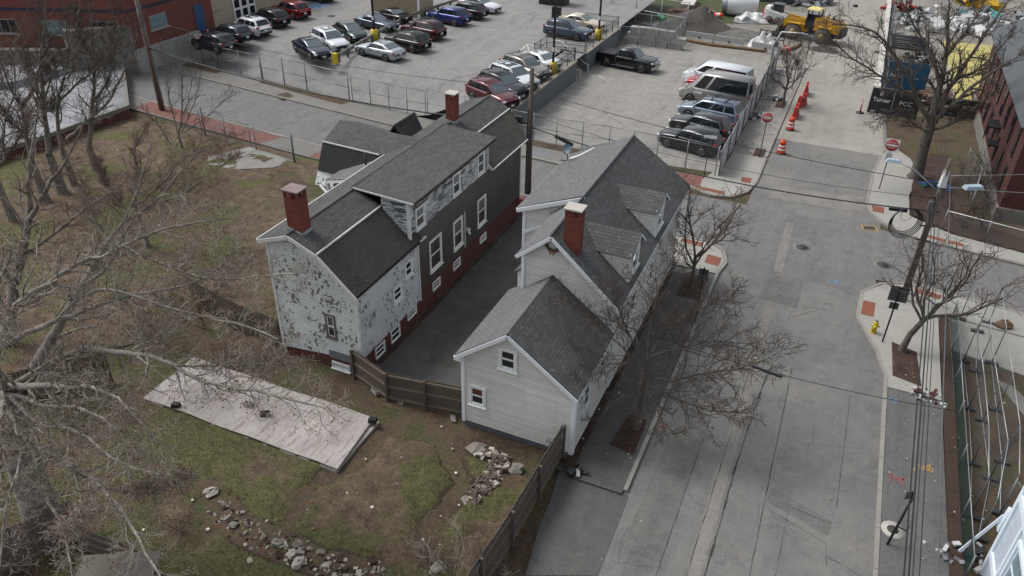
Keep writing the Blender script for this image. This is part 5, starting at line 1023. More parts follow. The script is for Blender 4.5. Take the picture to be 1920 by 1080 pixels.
# ================================================================== vehicles
M_tyre=plain('tyre_rubber','1a1a1b',.85,var=.15); M_rim=plain('alloy_rim','9b9d9f',.35,.8,var=.05); M_cglass=glassy('car_glass',(.012,.016,.02),.06); M_cglassL=glassy('windscreen_glass',(.10,.13,.14),.08)
M_trimB=plain('black_trim','101112',.55,var=.1); M_chrome=plain('chrome','b5b8ba',.2,.9,var=.02); M_head=glassy('headlight_lens',(.55,.57,.6),.15); M_tail=plain('tail_red','8a1218',.25,var=.05); M_plate=plain('plate_white','c8c8c4',.5,var=.02)
def carpaint(name,c,metal=.25):
    if name in MATS: return MATS[name]
    k=NT(name); k.b.inputs['Base Color'].default_value=s2l(c); k.b.inputs['Metallic'].default_value=metal; k.b.inputs['Roughness'].default_value=.32; k.b.inputs['Coat Weight'].default_value=.35; k.b.inputs['Coat Roughness'].default_value=.06
    dust=k.ramp(k.noise(2.5,5,.7),[(.3,.16),(.7,.3)]); k.l(dust,k.b.inputs['Roughness']); MATS[name]=k.m; return k.m
SP={ # L W H wheelbase belt hood nose cab: front base, front roof, rear roof, rear base (x), deck height
 'sedan':dict(L=4.85,W=1.84,H=1.45,wb=2.85,belt=.96,hood=.93,nose=.72,c=(1.0,.2,-.95,-1.75),deck=1.02,wr=.34),
 'coupe':dict(L=4.6,W=1.8,H=1.40,wb=2.75,belt=.93,hood=.88,nose=.70,c=(.85,.1,-.8,-1.45),deck=.98,wr=.34),
 'hatch':dict(L=4.45,W=1.78,H=1.50,wb=2.68,belt=.98,hood=.95,nose=.74,c=(1.15,.3,-1.2,-2.05),deck=1.0,wr=.33),
 'suv':dict(L=4.65,W=1.88,H=1.69,wb=2.72,belt=1.08,hood=1.05,nose=.86,c=(1.05,.35,-1.75,-2.18),deck=1.1,wr=.37),
 'wagon':dict(L=4.8,W=1.86,H=1.62,wb=2.78,belt=1.05,hood=1.0,nose=.8,c=(1.1,.35,-1.7,-2.25),deck=1.08,wr=.36),
 'minivan':dict(L=5.1,W=2.0,H=1.74,wb=3.03,belt=1.05,hood=1.0,nose=.78,c=(1.5,.55,-2.0,-2.45),deck=1.1,wr=.36),
 'van':dict(L=5.98,W=2.08,H=2.62,wb=3.75,belt=1.32,hood=1.25,nose=.95,c=(2.2,1.1,-2.85,-2.93),deck=1.3,wr=.37),
 'pickup':dict(L=5.8,W=2.0,H=1.9,wb=3.6,belt=1.2,hood=1.2,nose=1.05,c=(1.3,.7,-.75,-1.0),deck=1.22,wr=.42)}
def car(kind,label,paint,near,which,hd,h,rack=None,sunroof=False,lights=True,chromeline=False,cat='car',white_top=None,wscreen=True,group=None,roofpaint=None,hs=1.0,nudge=(0,0),loc=None):
    s=SP[kind]; L,Wd,H,wb,wr=s['L'],s['W'],s['H'],s['wb'],s['wr']; hdr=radians(hd); f=Vector((cos(hdr),sin(hdr),0)); lf=Vector((-sin(hdr),cos(hdr),0))
    wp=G(near[0],near[1],h); side=1 if (wp+lf-CP).length<(wp-lf-CP).length else -1
    ax=wb/2 if which=='F' else -wb/2
    c=wp-f*ax-lf*(side*(Wd/2-.12)); c=Vector((c.x+nudge[0],c.y+nudge[1],h))
    if loc: c=Vector((loc[0],loc[1],h))
    t=thing('parked_'+('pickup' if kind=='pickup' else 'van' if kind in('van','minivan') else 'car'),label,cat,c,hdr,group='cars parked in the two car parks')
    body=MB(); hw=Wd/2; z0=.24
    def sec(x,zt,w,zb=z0,tum=.94):
        return [(x,-w*.9,zb),(x,-w,zb+.16),(x,-w*1.0,zb+(zt-zb)*.55),(x,-w*.985,zt-.10),(x,-w*tum,zt-.015),(x,-w*.55,zt+.03),(x,0,zt+.04),(x,w*.55,zt+.03),(x,w*tum,zt-.015),(x,w*.985,zt-.10),(x,w,zb+(zt-zb)*.55),(x,w,zb+.16),(x,w*.9,zb)]
    cf,rf,rr,cr=s['c']; X=L/2
    st=[(X-.0,s['nose']-.12,.72,.34),(X-.06,s['nose'],.84,.26),(X-.3,s['nose']+(s['hood']-s['nose'])*.35,.95,z0),(X-.8,s['nose']+(s['hood']-s['nose'])*.8,.99,z0),(cf,s['hood'],1.0,z0),(cf-.5,s['belt'],1.0,z0),(0,s['belt'],1.0,z0),(rr,s['belt']+.02,1.0,z0)]
    if kind in('sedan','coupe'): st+=[(cr,s['deck'],.98,z0),(-X+.35,s['deck']-.02,.95,z0),(-X+.07,s['deck']-.1,.88,z0),(-X,s['deck']-.3,.8,.36)]
    elif kind=='pickup': st+=[(cr,s['deck'],1.0,.42)]
    else: st+=[(-X+.3,s['belt']+.02,.98,z0),(-X+.08,s['belt'],.9,.3),(-X,s['belt']-.25,.82,.36)]
    V=[];
    for x,zt,w,zb in st: V+=sec(x,zt,hw*w,zb)
    n=13; body.raw(V,[(i*n+k,i*n+k+1,(i+1)*n+k+1,(i+1)*n+k) for i in range(len(st)-1) for k in range(n-1)]+[tuple(range(n)),tuple((len(st)-1)*n+k for k in range(n-1,-1,-1))],None,True)
    belt=s['belt']+.0; b=body
    # cabin shell
    wbm,wt=hw*.93,hw*(.80 if kind!='van' else .86); zr=H*hs-.04
    cz=[(cf,s['hood']+.0),(rf,zr),(rr,zr),(cr,belt if kind!='sedan' and kind!='coupe' else s['deck'])]
    def cab(x,z,w): return (x,w,z)
    mid=(rf+rr)/2
    rings=[(cf,s['hood'],wbm*.92,wbm*.92),(rf,zr,wbm,wt),(mid,zr+.035,wbm,wt),(rr,zr-.02,wbm,wt),(cr,cz[3][1],wbm*.92,wbm*.9)]
    V=[]
    for i,(x,z,wl,wu) in enumerate(rings):
        zb=belt-.06 if 0<i<4 else z-.02
        V+=[(x,-wl,zb),(x,-wu,z-(.06 if 0<i<4 else 0)),(x,-wu*.8,z),(x,0,z+(.03 if 0<i<4 else .0)),(x,wu*.8,z),(x,wu,z-(.06 if 0<i<4 else 0)),(x,wl,zb)]
    fs=[(i*7+k,i*7+k+1,(i+1)*7+k+1,(i+1)*7+k) for i in range(4) for k in range(6)]
    roofm=roofpaint or None
    body.raw(V,fs,None,True)
    body.build('body',paint,t)
    # glass: windscreen, rear window, side windows
    def quad(mb,P,off=.012,m=None):
        P=[Vector(p) for p in P]; nn=(P[1]-P[0]).cross(P[2]-P[0]).normalized(); cc=sum(P,Vector())/len(P)
        if nn.dot(cc-Vector((mid,0,.6)))<0: P.reverse(); nn=-nn
        mb.face([p+nn*off for p in P],m)
    g=MB(); lerp=lambda a,c,q: a+(c-a)*q
    xa,xb=lerp(cf,rf,.06),lerp(cf,rf,.94); za,zb2=lerp(s['hood'],zr,.06),lerp(s['hood'],zr,.94); wa,wb_=wbm*.86,wt*.86
    quad(g,[(xa,-wa,za),(xa,wa,za),(xb,wb_,zb2),(xb,-wb_,zb2)],.03); g.build('windscreen',M_cglassL if wscreen else M_cglass,t)
    g=MB(); zc=cz[3][1]; xa,xb=lerp(cr,rr,.12),lerp(cr,rr,.88); za,zb2=lerp(zc,zr,.12),lerp(zc,zr,.88)
    quad(g,[(xa,-wbm*.8,za),(xa,wbm*.8,za),(xb,wt*.82,zb2),(xb,-wt*.82,zb2)],.035); g.build('rear_window',M_cglass if kind not in('sedan','coupe') else M_cglassL,t)
    for sd_ in (-1,1):
        g=MB(); wz=lambda z: sd_*(lerp(wbm,wt,max(0,min(1,(z-belt+.06)/(zr-.06-belt+.06))))+.016)
        zl,zh=belt+.03,zr-.11
        xfB,xfT=lerp(cf,rf,.22)-.05,rf-.03; xrT=rr+.0; xrB=lerp(rr,cr,.45)
        if kind=='pickup': xrB=rr+.02; xrT=rr+.06
        cuts=[0]; 
        if kind=='van': segs=[(0.05,.24),(.29,.985)]
        elif kind in('sedan','coupe','pickup'): segs=[(0,.49),(.52,1)]
        else: segs=[(0,.38),(.41,.72),(.75,1)]
        for q0,q1 in segs:
            P=[(lerp(xfB,xrB,q0),wz(zl),zl),(lerp(xfB,xrB,q1),wz(zl),zl),(lerp(xfT,xrT,q1),wz(zh),zh),(lerp(xfT,xrT,q0),wz(zh),zh)]; g.face(P if sd_<0 else P[::-1])
        g.build('side_window',M_cglass,t)
        if chromeline:
            g=MB(); g.tube([(xfB,wz(zl)+sd_*.004,zl-.02),(xfT,wz(zh),zh+.03),(xrT,wz(zh),zh+.03),(xrB,wz(zl)+sd_*.004,zl-.02)],.022,4); g.build('window_trim',M_chrome,t)
        m=MB(); m.box((cf-.42,sd_*(hw+.08),belt+.05),(.14,.2,.13)); m.build('mirror',paint,t)
        m=MB(); m.box((0,sd_*(hw-.005),z0+.07),(wb-2*wr-.1,.05,.13)); 
        for dx in (.55,-.45): m.box((dx,sd_*(hw+.0),belt*.65),(.015,.012,belt*.5)); 
        for dx in (.25,-.75): m.box((dx,sd_*(hw+.012),belt-.14),(.16,.015,.03))
        m.build('sill_trim',M_trimB,t)
        # wheels
        for xw in (wb/2,-wb/2):
            w=MB(); yo=sd_*(hw-.10); w.tube([(xw,yo-sd_*.12,wr),(xw,yo+sd_*.0,wr),(xw,yo+sd_*.10,wr),(xw,yo+sd_*.118,wr)],[wr,wr,wr,wr*.9],22); wo=w.build('wheel',M_tyre,t)
            w=MB(); w.cyl((xw,yo+sd_*.095,wr) ,wr*.63,sd_*.024,18,axis='Y')
            w.build('hub',M_trimB,wo); w=MB()
            for q in range(5): a=q*2*pi/5+xw; w.beam((xw,yo+sd_*.124,wr),(xw+cos(a)*wr*.6,yo+sd_*.124,wr+sin(a)*wr*.6),.012,.075,up=(0,1,0))
            w.tube([(xw+cos(q*pi/9)*wr*.62,yo+sd_*.122,wr+sin(q*pi/9)*wr*.62) for q in range(19)],.018,4); w.build('rim',M_rim,wo)
            w=MB(); w.tube([(xw+cos(q*pi/10)*(wr+.05),sd_*(hw-.005),wr-.02+sin(q*pi/10)*(wr+.05)) for q in range(-1,12)],.035,5); w.raw([(xw+cos(q*pi/10)*(wr+.05),sd_*(hw+.002),wr-.02+sin(q*pi/10)*(wr+.05)) for q in range(0,11)],[tuple(range(11)) if sd_<0 else tuple(range(10,-1,-1))]); w.build('wheel_arch',M_trimB if kind in('suv','wagon','van','pickup') else M_trimB,t)
        if lights:
            m=MB(); m.box((X-.16,sd_*hw*.70,s['nose']-.06),(.26,.38,.13),sd_*-.35); m.build('headlight',M_head,t); m=MB()
            zl_=s['deck']-.22 if kind in('sedan','coupe') else s['belt']-.05
            m.box((-X+.12,sd_*hw*.82,zl_),(.2,.22,.13),sd_*.3); m.build('taillight',M_tail,t)
    m=MB(); m.box((X-.02,0,.52),(.06,Wd*.5,.2)); m.box((X-.03,0,.33),(.06,Wd*.66,.12)); m.build('grille',M_trimB,t)
    m=MB(); m.box((-X+.0,0,.45),(.06,Wd*.75,.18)); m.build('bumper',M_trimB if kind!='sedan' else paint,t)
    m=MB(); m.box((-X-.02,0,.72 if kind!='pickup' else .6),(.03,.32,.16)); m.build('number_plate',M_plate,t); m=MB(); m.box((X+.015,0,.42),(.02,.32,.14)); m.build('number_plate',M_plate,t)
    if sunroof: m=MB(); m.box((lerp(rf,rr,.38),0,zr+.045),(abs(rr-rf)*.5,wt*1.25,.012)); m.build('sunroof',M_cglass,t)
    if rack:
        m=MB()
        for sd_ in(-1,1): m.tube([(rf-.1,sd_*wt*.86,zr+.0),(rf-.2,sd_*wt*.86,zr+.1),(rr+.25,sd_*wt*.86,zr+.1),(rr+.1,sd_*wt*.86,zr+.0)],.025,5)
        if rack>1:
            for q in (.25,.7): m.box((lerp(rf,rr,q),0,zr+.13),(.09,wt*1.95,.03))
        m.build('roof_rack',M_trimB,t)
    if kind=='pickup':
        for yy in(-1,1):
            m=MB(); m.box(((-1.02-X)/2,yy*(hw-.06),.82),(X-1.02,.12,.8)); m.build('bed_side',paint,t)
        m=MB(); m.box(((-1.02-X)/2,0,.75),(X-1.02,Wd-.24,.5)); m.build('bed',M_trimB,t); m=MB(); m.box((-X+.05,0,.82),(.1,Wd-.24,.8)); m.build('tailgate',paint,t); m=MB(); m.box(((-1.02-X)/2,0,1.24),(X-1.1,Wd-.1,.06)); m.build('bed_cover',M_trimB,t)
        m=MB(); m.box((X-.0,0,.55),(.16,Wd*.95,.26)); m.box((X-.0,0,.9),(.08,Wd*.5,.3)); m.build('front_bumper',M_chrome,t); m=MB()
        for yy in(-1,1): m.box((-.1,yy*(hw+.06),.38),(2.3,.12,.05)); 
        m.build('side_step',M_chrome,t)
    return t
cp=carpaint; K=cp('paint_black','08090b',0.0); Wt_=cp('paint_white','c4c8cc',0.0); Sv=cp('paint_silver','9fa5ab',.6); Sl=cp('paint_slate','44505c',.5); Nv=cp('paint_navy','141b2e',.4); Mr=cp('paint_maroon','3a1418',.3); Rd=cp('paint_red','6c0f17',.3); Bl=cp('paint_blue','1d2b66',.4); Gn=cp('paint_dark_green','16302b',.4); Gy=cp('paint_grey','3d4247',.5); Cr=cp('paint_cream','b9b09e',.2); Tn=cp('paint_tan_grey','7d7972',.5); Pw=cp('paint_pewter','8b8986',.4); Dk=cp('paint_dark_grey','25292e',.4)
# left row, noses to the building
U=1.8
car('suv','dark red car in the left row nearest the wheelchair marking',Rd,(551,38),'R',168,U,chromeline=True)
car('suv','black car between the white and the dark red car in the left row',cp('paint_blue_black','12161d'),(511,54),'R',168,U,rack=1)
car('suv','white car with black sunroof in the left row by the brick building',Wt_,(475,71),'R',168,U,sunroof=True)
car('wagon','dark blue grey wagon behind the fence in the left row',cp('paint_blue_grey','2b3440',.4),(440,84),'R',170,U,rack=1,chromeline=True)
car('suv','dark grey car half behind the chain link fence near the do not enter sign',cp('paint_gunmetal','262b30',.4),(409,103),'R',172,1.5)
car('suv','black car cut off by the top edge beside the wheelchair marking',K,(602,6),'R',-8+180,U)
# middle block, left side: noses to the guard rail
car('sedan','navy sedan parked beside the yellow bollard',Nv,(584,113),'F',-28,U,chromeline=False,sunroof=True)
car('suv','white car with sunroof between the navy sedan and the green car',Wt_,(618,99),'F',-28,U,sunroof=True)
car('hatch','dark green compact car in the middle row',Gn,(655,82),'F',-28,U,nudge=(0,.2))
car('coupe','slate blue convertible with its nose at the guard rail',Sl,(717,61),'F',-8,U)
car('coupe','black convertible with soft top beside the beige shed',K,(741,47),'R',-8+180-8,U,nudge=(0,0))
# middle block, right side
car('sedan','silver sedan with red tail lights behind the guard rail',Sv,(681,105),'F',169,U,sunroof=True,chromeline=True)
car('suv','black car with roof rails beside the silver sedan',K,(774,100),'R',169,U,rack=2)
car('suv','maroon car between the black and the bright blue car',Mr,(804,77),'R',169,U,rack=1)
car('suv','bright blue car in the middle row below the beige shed',Bl,(853,50),'R',171,U)
car('wagon','dark grey wagon beyond the bright blue car',Dk,(885,38),'R',171,U,rack=1)
car('sedan','white car beyond the dark grey wagon at the top edge',Wt_,(912,26),'F',-9,U)
# row against the retaining wall
car('suv','maroon car with roof bars behind the old house roof',cp('paint_wine','571f2a',.3),(930,206),'F',-24,U,rack=2)
car('suv','black grey car with roof bars next to the maroon one',Dk,(950,188),'F',-24,U,rack=2)
car('suv','white car with roof bars and sunroof by the retaining wall',Wt_,(969,172),'F',-24,U,rack=2,sunroof=True)
car('wagon','tan grey car with roof bars by the retaining wall',Tn,(992,152),'F',-24,U,rack=2)
car('sedan','white sedan showing its tail beside the lamp post',Wt_,(1014,136),'R',156,U,sunroof=True)
car('suv','slate grey car between the two wall lamp posts',Sl,(1081,77),'F',-4,U,rack=1)
car('sedan','cream sedan beside the far lamp post',Cr,(1106,60),'F',-6,U)
# lower car park
car('pickup','black pickup truck by the stacked concrete blocks',K,(1202,137),'F',-8,.1,cat='pickup truck',chromeline=False)
car('suv','black car with chrome window line nearest the corner',K,(1251,276),'F',167,.1,chromeline=True,rack=None)
car('suv','second black car from the corner, beside the fence',K,(1272,249),'F',167,.1,chromeline=True)
car('minivan','silver blue minivan with roof bars beside the big tan van',cp('paint_pale_blue','6d7886',.5),(1290,221),'F',170,.1,rack=2)
tv=car('van','large tan passenger van with a row of dark windows',Pw,(1293,191),'F',172,.1,cat='van',wscreen=False)
b=MB(); b.box((1.25,1.045,.98),(.75,.012,.2)); b.build('door_lettering_panel',M_plate,tv)
car('van','small white van with bright roof behind the tan van',Wt_,(1322,165),'F',170,.1,cat='van',hs=.8,loc=(-10.6,70.4))
car('pickup','red pickup truck with grey bed cover behind the tan van',cp('paint_bright_red','8f1a22',.2),(1384,190),'F',170,.1,cat='pickup truck',loc=(-9.9,68.0))
# ------------------------------------------------------------------ wheel loader
M_cy=plain('loader_yellow','b3871c',.45,var=.12,scale=2); M_seat=plain('machine_dark','25262a',.6,var=.2); M_mud=plain('muddy_tyre','55524b',.9,var=.3,scale=4,bump=.5)
a=G(1492,74); c=G(1540,83); hdg=atan2(a.y-c.y,a.x-c.x); t=thing('wheel_loader','big yellow wheel loader standing across the dusty street','wheel loader',(a+c)/2+Vector((0,.9,0)),hdg)
def wheel(par,x,y,r,w,rimm,tm=M_tyre,hub=.5):
    m=MB(); s1=1 if y>0 else -1; m.tube([(x,y-w/2*s1,r),(x,y-w*.35*s1,r),(x,y+w*.35*s1,r),(x,y+w/2*s1,r)],[r*.86,r,r,r*.86],24)
    for q in range(20): a=q*2*pi/20; m.box((x+cos(a)*r,y,r+sin(a)*r),(.1*r,w*.8,.06*r),ry=-a)
    wo=m.build('wheel',tm,par); m=MB(); m.cyl((x,y+w*.5*s1,r),r*hub,.02*s1,18,axis='Y'); m.cyl((x,y+w*.5*s1,r),r*.22,.08*s1,12,axis='Y'); m.build('rim',rimm,wo)
for x in (1.6,-1.6):
    for y in (1.05,-1.05): wheel(t,x,y,.82,.6,plain('dusty_rim','7a6a44',.7,var=.2),M_mud)
b=MB(); b.face([(-.4,-.75,1.2),(-3.3,-.7,1.2),(-3.3,-.7,2.0),(-2.9,-.7,2.4),(-.9,-.75,2.55),(-.4,-.75,2.5)][::-1]); b.face([(-.4,.75,1.2),(-3.3,.7,1.2),(-3.3,.7,2.0),(-2.9,.7,2.4),(-.9,.75,2.55),(-.4,.75,2.5)]); 
pr=[(-.4,1.2),(-3.3,1.2),(-3.3,2.0),(-2.9,2.4),(-.9,2.55),(-.4,2.5)]
for i in range(6): p,q=pr[i],pr[(i+1)%6]; w1=.7; b.face([(p[0],-w1-.05,p[1]),(q[0],-w1-.05,q[1]),(q[0],w1+.05,q[1]),(p[0],w1+.05,p[1])][::-1])
b.box((1.1,0,1.2),(1.8,.8,.7)); b.box((-1.6,-1.1,1.75),(1.5,.5,.08)); b.box((-1.6,1.1,1.75),(1.5,.5,.08)); b.box((1.6,-1.1,1.75),(1.4,.5,.08)); b.box((1.6,1.1,1.75),(1.4,.5,.08)); b.build('body',M_cy,t)
b=MB(); b.box((-3.35,0,1.3),(.35,1.7,.9)); b.box((-1.9,0,1.0),(2.8,1.3,.5)); b.box((0,0,.95),(.9,.6,.7)); b.cyl((-1.6,.2,2.5),.07,.6,8); b.cyl((-2.0,-.2,2.5),.12,.25,8); b.box((-2.3,0,2.46),(1.4,.9,.06)); b.build('chassis',M_seat,t)
b=MB(); b.box((-.05,0,2.2),(1.25,1.3,1.2),taper=.88); b.build('cab_glass',M_cglass,t); b=MB()
for x in (-.68,.55):
    for y in (-.66,.66): b.beam((x,y,1.4),(x*.9,y*.9,3.2),.1,.1)
b.box((-.05,0,1.45),(1.35,1.4,.4)); b.build('cab_frame',M_seat,t); b=MB(); b.box((-.05,0,3.28),(1.5,1.45,.14),taper=.9); b.build('cab_roof',plain('faded_yellow','c9b878',.6,var=.15),t)
for y in (-.45,.45): b=MB(); b.beam((.7,y,2.0),(2.4,y,1.9),.16,.35); b.beam((2.4,y,1.9),(3.3,y,.7),.16,.3); b.build('lift_arm',M_cy,t)
b=MB(); b.beam((.8,0,2.1),(2.6,0,2.3),.12,.14); b.beam((2.6,0,2.3),(3.2,0,1.2),.14,.3); b.build('linkage',M_cy,t)
b=MB(); pr=[(3.1,.25),(4.2,.1),(4.3,.16),(3.5,.5),(3.25,1.2),(3.6,1.5),(3.45,1.6),(3.0,1.25)]
for i in range(8): p,q=pr[i],pr[(i+1)%8]; b.face([(p[0],-1.35,p[1]),(q[0],-1.35,q[1]),(q[0],1.35,q[1]),(p[0],1.35,p[1])][::-1])
for y in (-1.35,1.35): b.face([(x,y,z) for x,z in pr])
b.build('bucket',plain('worn_bucket','55514a',.7,.3,var=.3),t)
text('WA470',.3,M_seat,t,(-2.0,-.77,1.95)) if False else None
b=MB()
for i,x in enumerate((-1.55,-1.8,-2.05,-2.45,-2.7)): b.box((x,-.765,2.0),(.16,.012,.2))
b.build('side_marking',M_seat,t)
# skid steer
p=G(1440,44); t=thing('skid_steer_loader','white compact loader with red engine cover beside the wheel loader','compact loader',p+Vector((.6,.8,0)),radians(-10))
for x in (.5,-.5):
    for y in (.75,-.75): wheel(t,x,y,.4,.3,plain('red_rim','6a2420',.6,var=.2),M_mud,.55)
b=MB(); b.box((-.2,0,.85),(2.1,1.15,.75)); b.box((-.9,0,1.5),(.7,1.2,.6),taper=.8); b.build('body',M_trimW,t); b=MB(); b.box((-1.3,0,1.0),(.18,1.1,.95)); b.build('rear_door',M_orR,t); b=MB(); b.box((.2,0,1.65),(1.1,.95,.95),taper=.92); b.build('cab',M_seat,t); b=MB(); b.box((.2,0,2.15),(1.25,1.1,.08)); b.build('cab_roof',M_galvD,t)
for y in (-.7,.7): b=MB(); b.beam((-1.1,y,1.5),(1.2,y,1.1),.12,.22); b.beam((1.2,y,1.1),(1.6,y,.4),.12,.2); b.build('lift_arm',M_trimW,t)
b=MB(); b.box((2.0,0,.55),(.8,1.8,.9),taper=.8); b.build('bucket',plain('worn_bucket','55514a',.7,.3,var=.3),t)
# mixer drum, sheeting, box, pile
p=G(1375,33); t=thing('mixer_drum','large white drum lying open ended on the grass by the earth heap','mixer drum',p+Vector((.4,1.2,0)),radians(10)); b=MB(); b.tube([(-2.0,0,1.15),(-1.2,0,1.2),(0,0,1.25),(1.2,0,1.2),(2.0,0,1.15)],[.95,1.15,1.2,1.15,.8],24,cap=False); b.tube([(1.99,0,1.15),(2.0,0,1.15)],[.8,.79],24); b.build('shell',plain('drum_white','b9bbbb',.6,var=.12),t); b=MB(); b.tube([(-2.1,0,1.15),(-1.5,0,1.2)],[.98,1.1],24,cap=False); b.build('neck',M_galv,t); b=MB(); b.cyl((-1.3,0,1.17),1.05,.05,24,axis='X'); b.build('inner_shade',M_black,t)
def heap(name,label,cat,p,rx,ry,h,mat,seed,n=26,pw=1.3,kind=None,amp=.25,fr=.6):
    b=MB(); V=[]; 
    for j in range(n+1):
        for i in range(n+1):
            u,v=i/n*2-1,j/n*2-1; d=min(1,hypot(u,v)); z=h*max(0,(1-d))**pw*(1+amp*mn.noise(Vector((u*3+seed,v*3,seed))))+.12*h*mn.noise(Vector((u*7*fr,v*7*fr,seed)))*(1-d); V.append((u*rx,v*ry,z-.03))
    b.raw(V,[(j*(n+1)+i,j*(n+1)+i+1,(j+1)*(n+1)+i+1,(j+1)*(n+1)+i) for j in range(n) for i in range(n)],None,True); o=b.build(name,mat,origin=p,local=True); return tag(o,label,cat,kind=kind)
M_heap=ground_mat('earth_heap_soil',[(.3,'3e3b37'),(.5,'57534d'),(.7,'6b665f')],.8,5.0); M_gravel=ground_mat('gravel_grey',[(.3,'55544f'),(.5,'6c6a66'),(.7,'8a8780')],.9,7.0)
heap('earth_heap','dark heap of earth behind the pale concrete barriers','earth heap',G(1305,55),4.6,3.8,2.5,M_heap,3,pw=1.0); heap('gravel_heap','grey gravel spread right of the dark earth heap','gravel heap',G(1350,62),5.5,3.2,.6,M_gravel,5,pw=.6)
heap('rubble_heap','low heap of broken pavement by the wheel loader','rubble heap',G(1545,92)+Vector((0,-.6,0)),1.6,1.0,.5,M_heap,8,pw=.7,amp=.9,fr=2)
heap('plastic_sheeting','crumpled white plastic sheeting next to the mixer drum','plastic sheeting',G(1415,38),2.4,1.3,.9,plain('white_plastic','b9bab8',.45,var=.12),11,pw=.6,amp=1.2,fr=2.5)
heap('plastic_sheeting','grey crumpled sheeting in front of the white sheeting','plastic sheeting',G(1400,42),1.6,.8,.5,plain('grey_plastic','6d6f70',.5,var=.2),12,pw=.6,amp=1.2,fr=2.5); heap('plastic_sheeting','white bundle wrapped in plastic behind the small street tree','plastic sheeting',G(1432,88),1.7,1.1,1.1,plain('white_plastic','b9bab8',.45,var=.12),14,pw=.6,amp=1.2,fr=2.5)
p=G(1288,18); t=thing('stone_block','long pale box standing on the grass behind the earth heap','concrete box',p,.1); b=MB(); b.box((0,2.0,.35),(1.5,5.2,.7)); b.build('box',M_conc,t); b=MB(); b.box((0,2.0,.72),(1.56,5.26,.05)); b.build('lid',plain('lid_white','b5b2a8',.6,var=.06),t)
t=thing('container','dark blue grey site container at the top edge','container',G(1426,6)+Vector((0,2.2,0)),-.03); b=MB(); b.box((0,0,1.2),(7.6,2.4,2.3)); 
for i in range(24): b.box((-3.65+i*.318,-1.22,1.2),(.12,.05,2.1))
b.build('shell',plain('container_blue','303840',.6,var=.12),t); b=MB()
for i in range(7): b.box((1.2+i*.24,-1.26,1.5),(.15,.012,.26))
b.build('side_lettering',plain('faded_lettering','8b9298',.6),t)
t=thing('metal_rack','black metal rack frame behind the street tree','rack',G(1445,82),-.1); b=MB()
for z in (.5,.9,1.3): b.tube([(-1.3,0,z),(1.3,0,z)],.05,6)
for x in (-1.3,-.65,0,.65,1.3): b.tube([(x,0,.2),(x,0,1.4)],.05,6)
b.build('frame',M_black,t)
t=thing('log','brown log lying along the edge of the car park','log',G(1300,78),0); b=MB(); q=[G(*p_)-G(1300,78) for p_ in ((1280,76),(1330,86),(1390,93),(1430,98),(1455,100),(1490,92),(1502,84))]; b.tube([v+Vector((0,0,.16)) for v in q],.16,7); b.build('trunk',plain('log_brown','6b563f',.9,var=.3),t)
t=thing('pipe','bright green pipe piece on the debris behind the chain link fence','pipe',G(1240,38)); b=MB(); b.tube([(-.6,.9,.3),(.5,-.7,.3)],.28,12); b.build('pipe',plain('pipe_green','2f9a6e',.45,var=.08),t)
t=thing('dumpster_shed','black shed by the far fence of the upper car park','shed',G(1033,10,1.8)+Vector((0,1,0)),0); b=MB(); b.box((0,0,1.3),(3.0,2,2.6)); b.build('wall',M_black,t); b=MB(); b.box((0,0,2.65),(3.2,2.2,.12)); b.build('roof',M_galvD,t)
t=thing('pay_machine','black parking box with notice by the cream sedan','parking box',G(1043,38,1.8),0); b=MB(); b.box((0,0,.7),(.9,.6,1.4)); b.build('case',M_black,t); b=MB(); b.box((0,-.31,1.0),(.25,.02,.3)); b.build('notice',M_trimW,t)
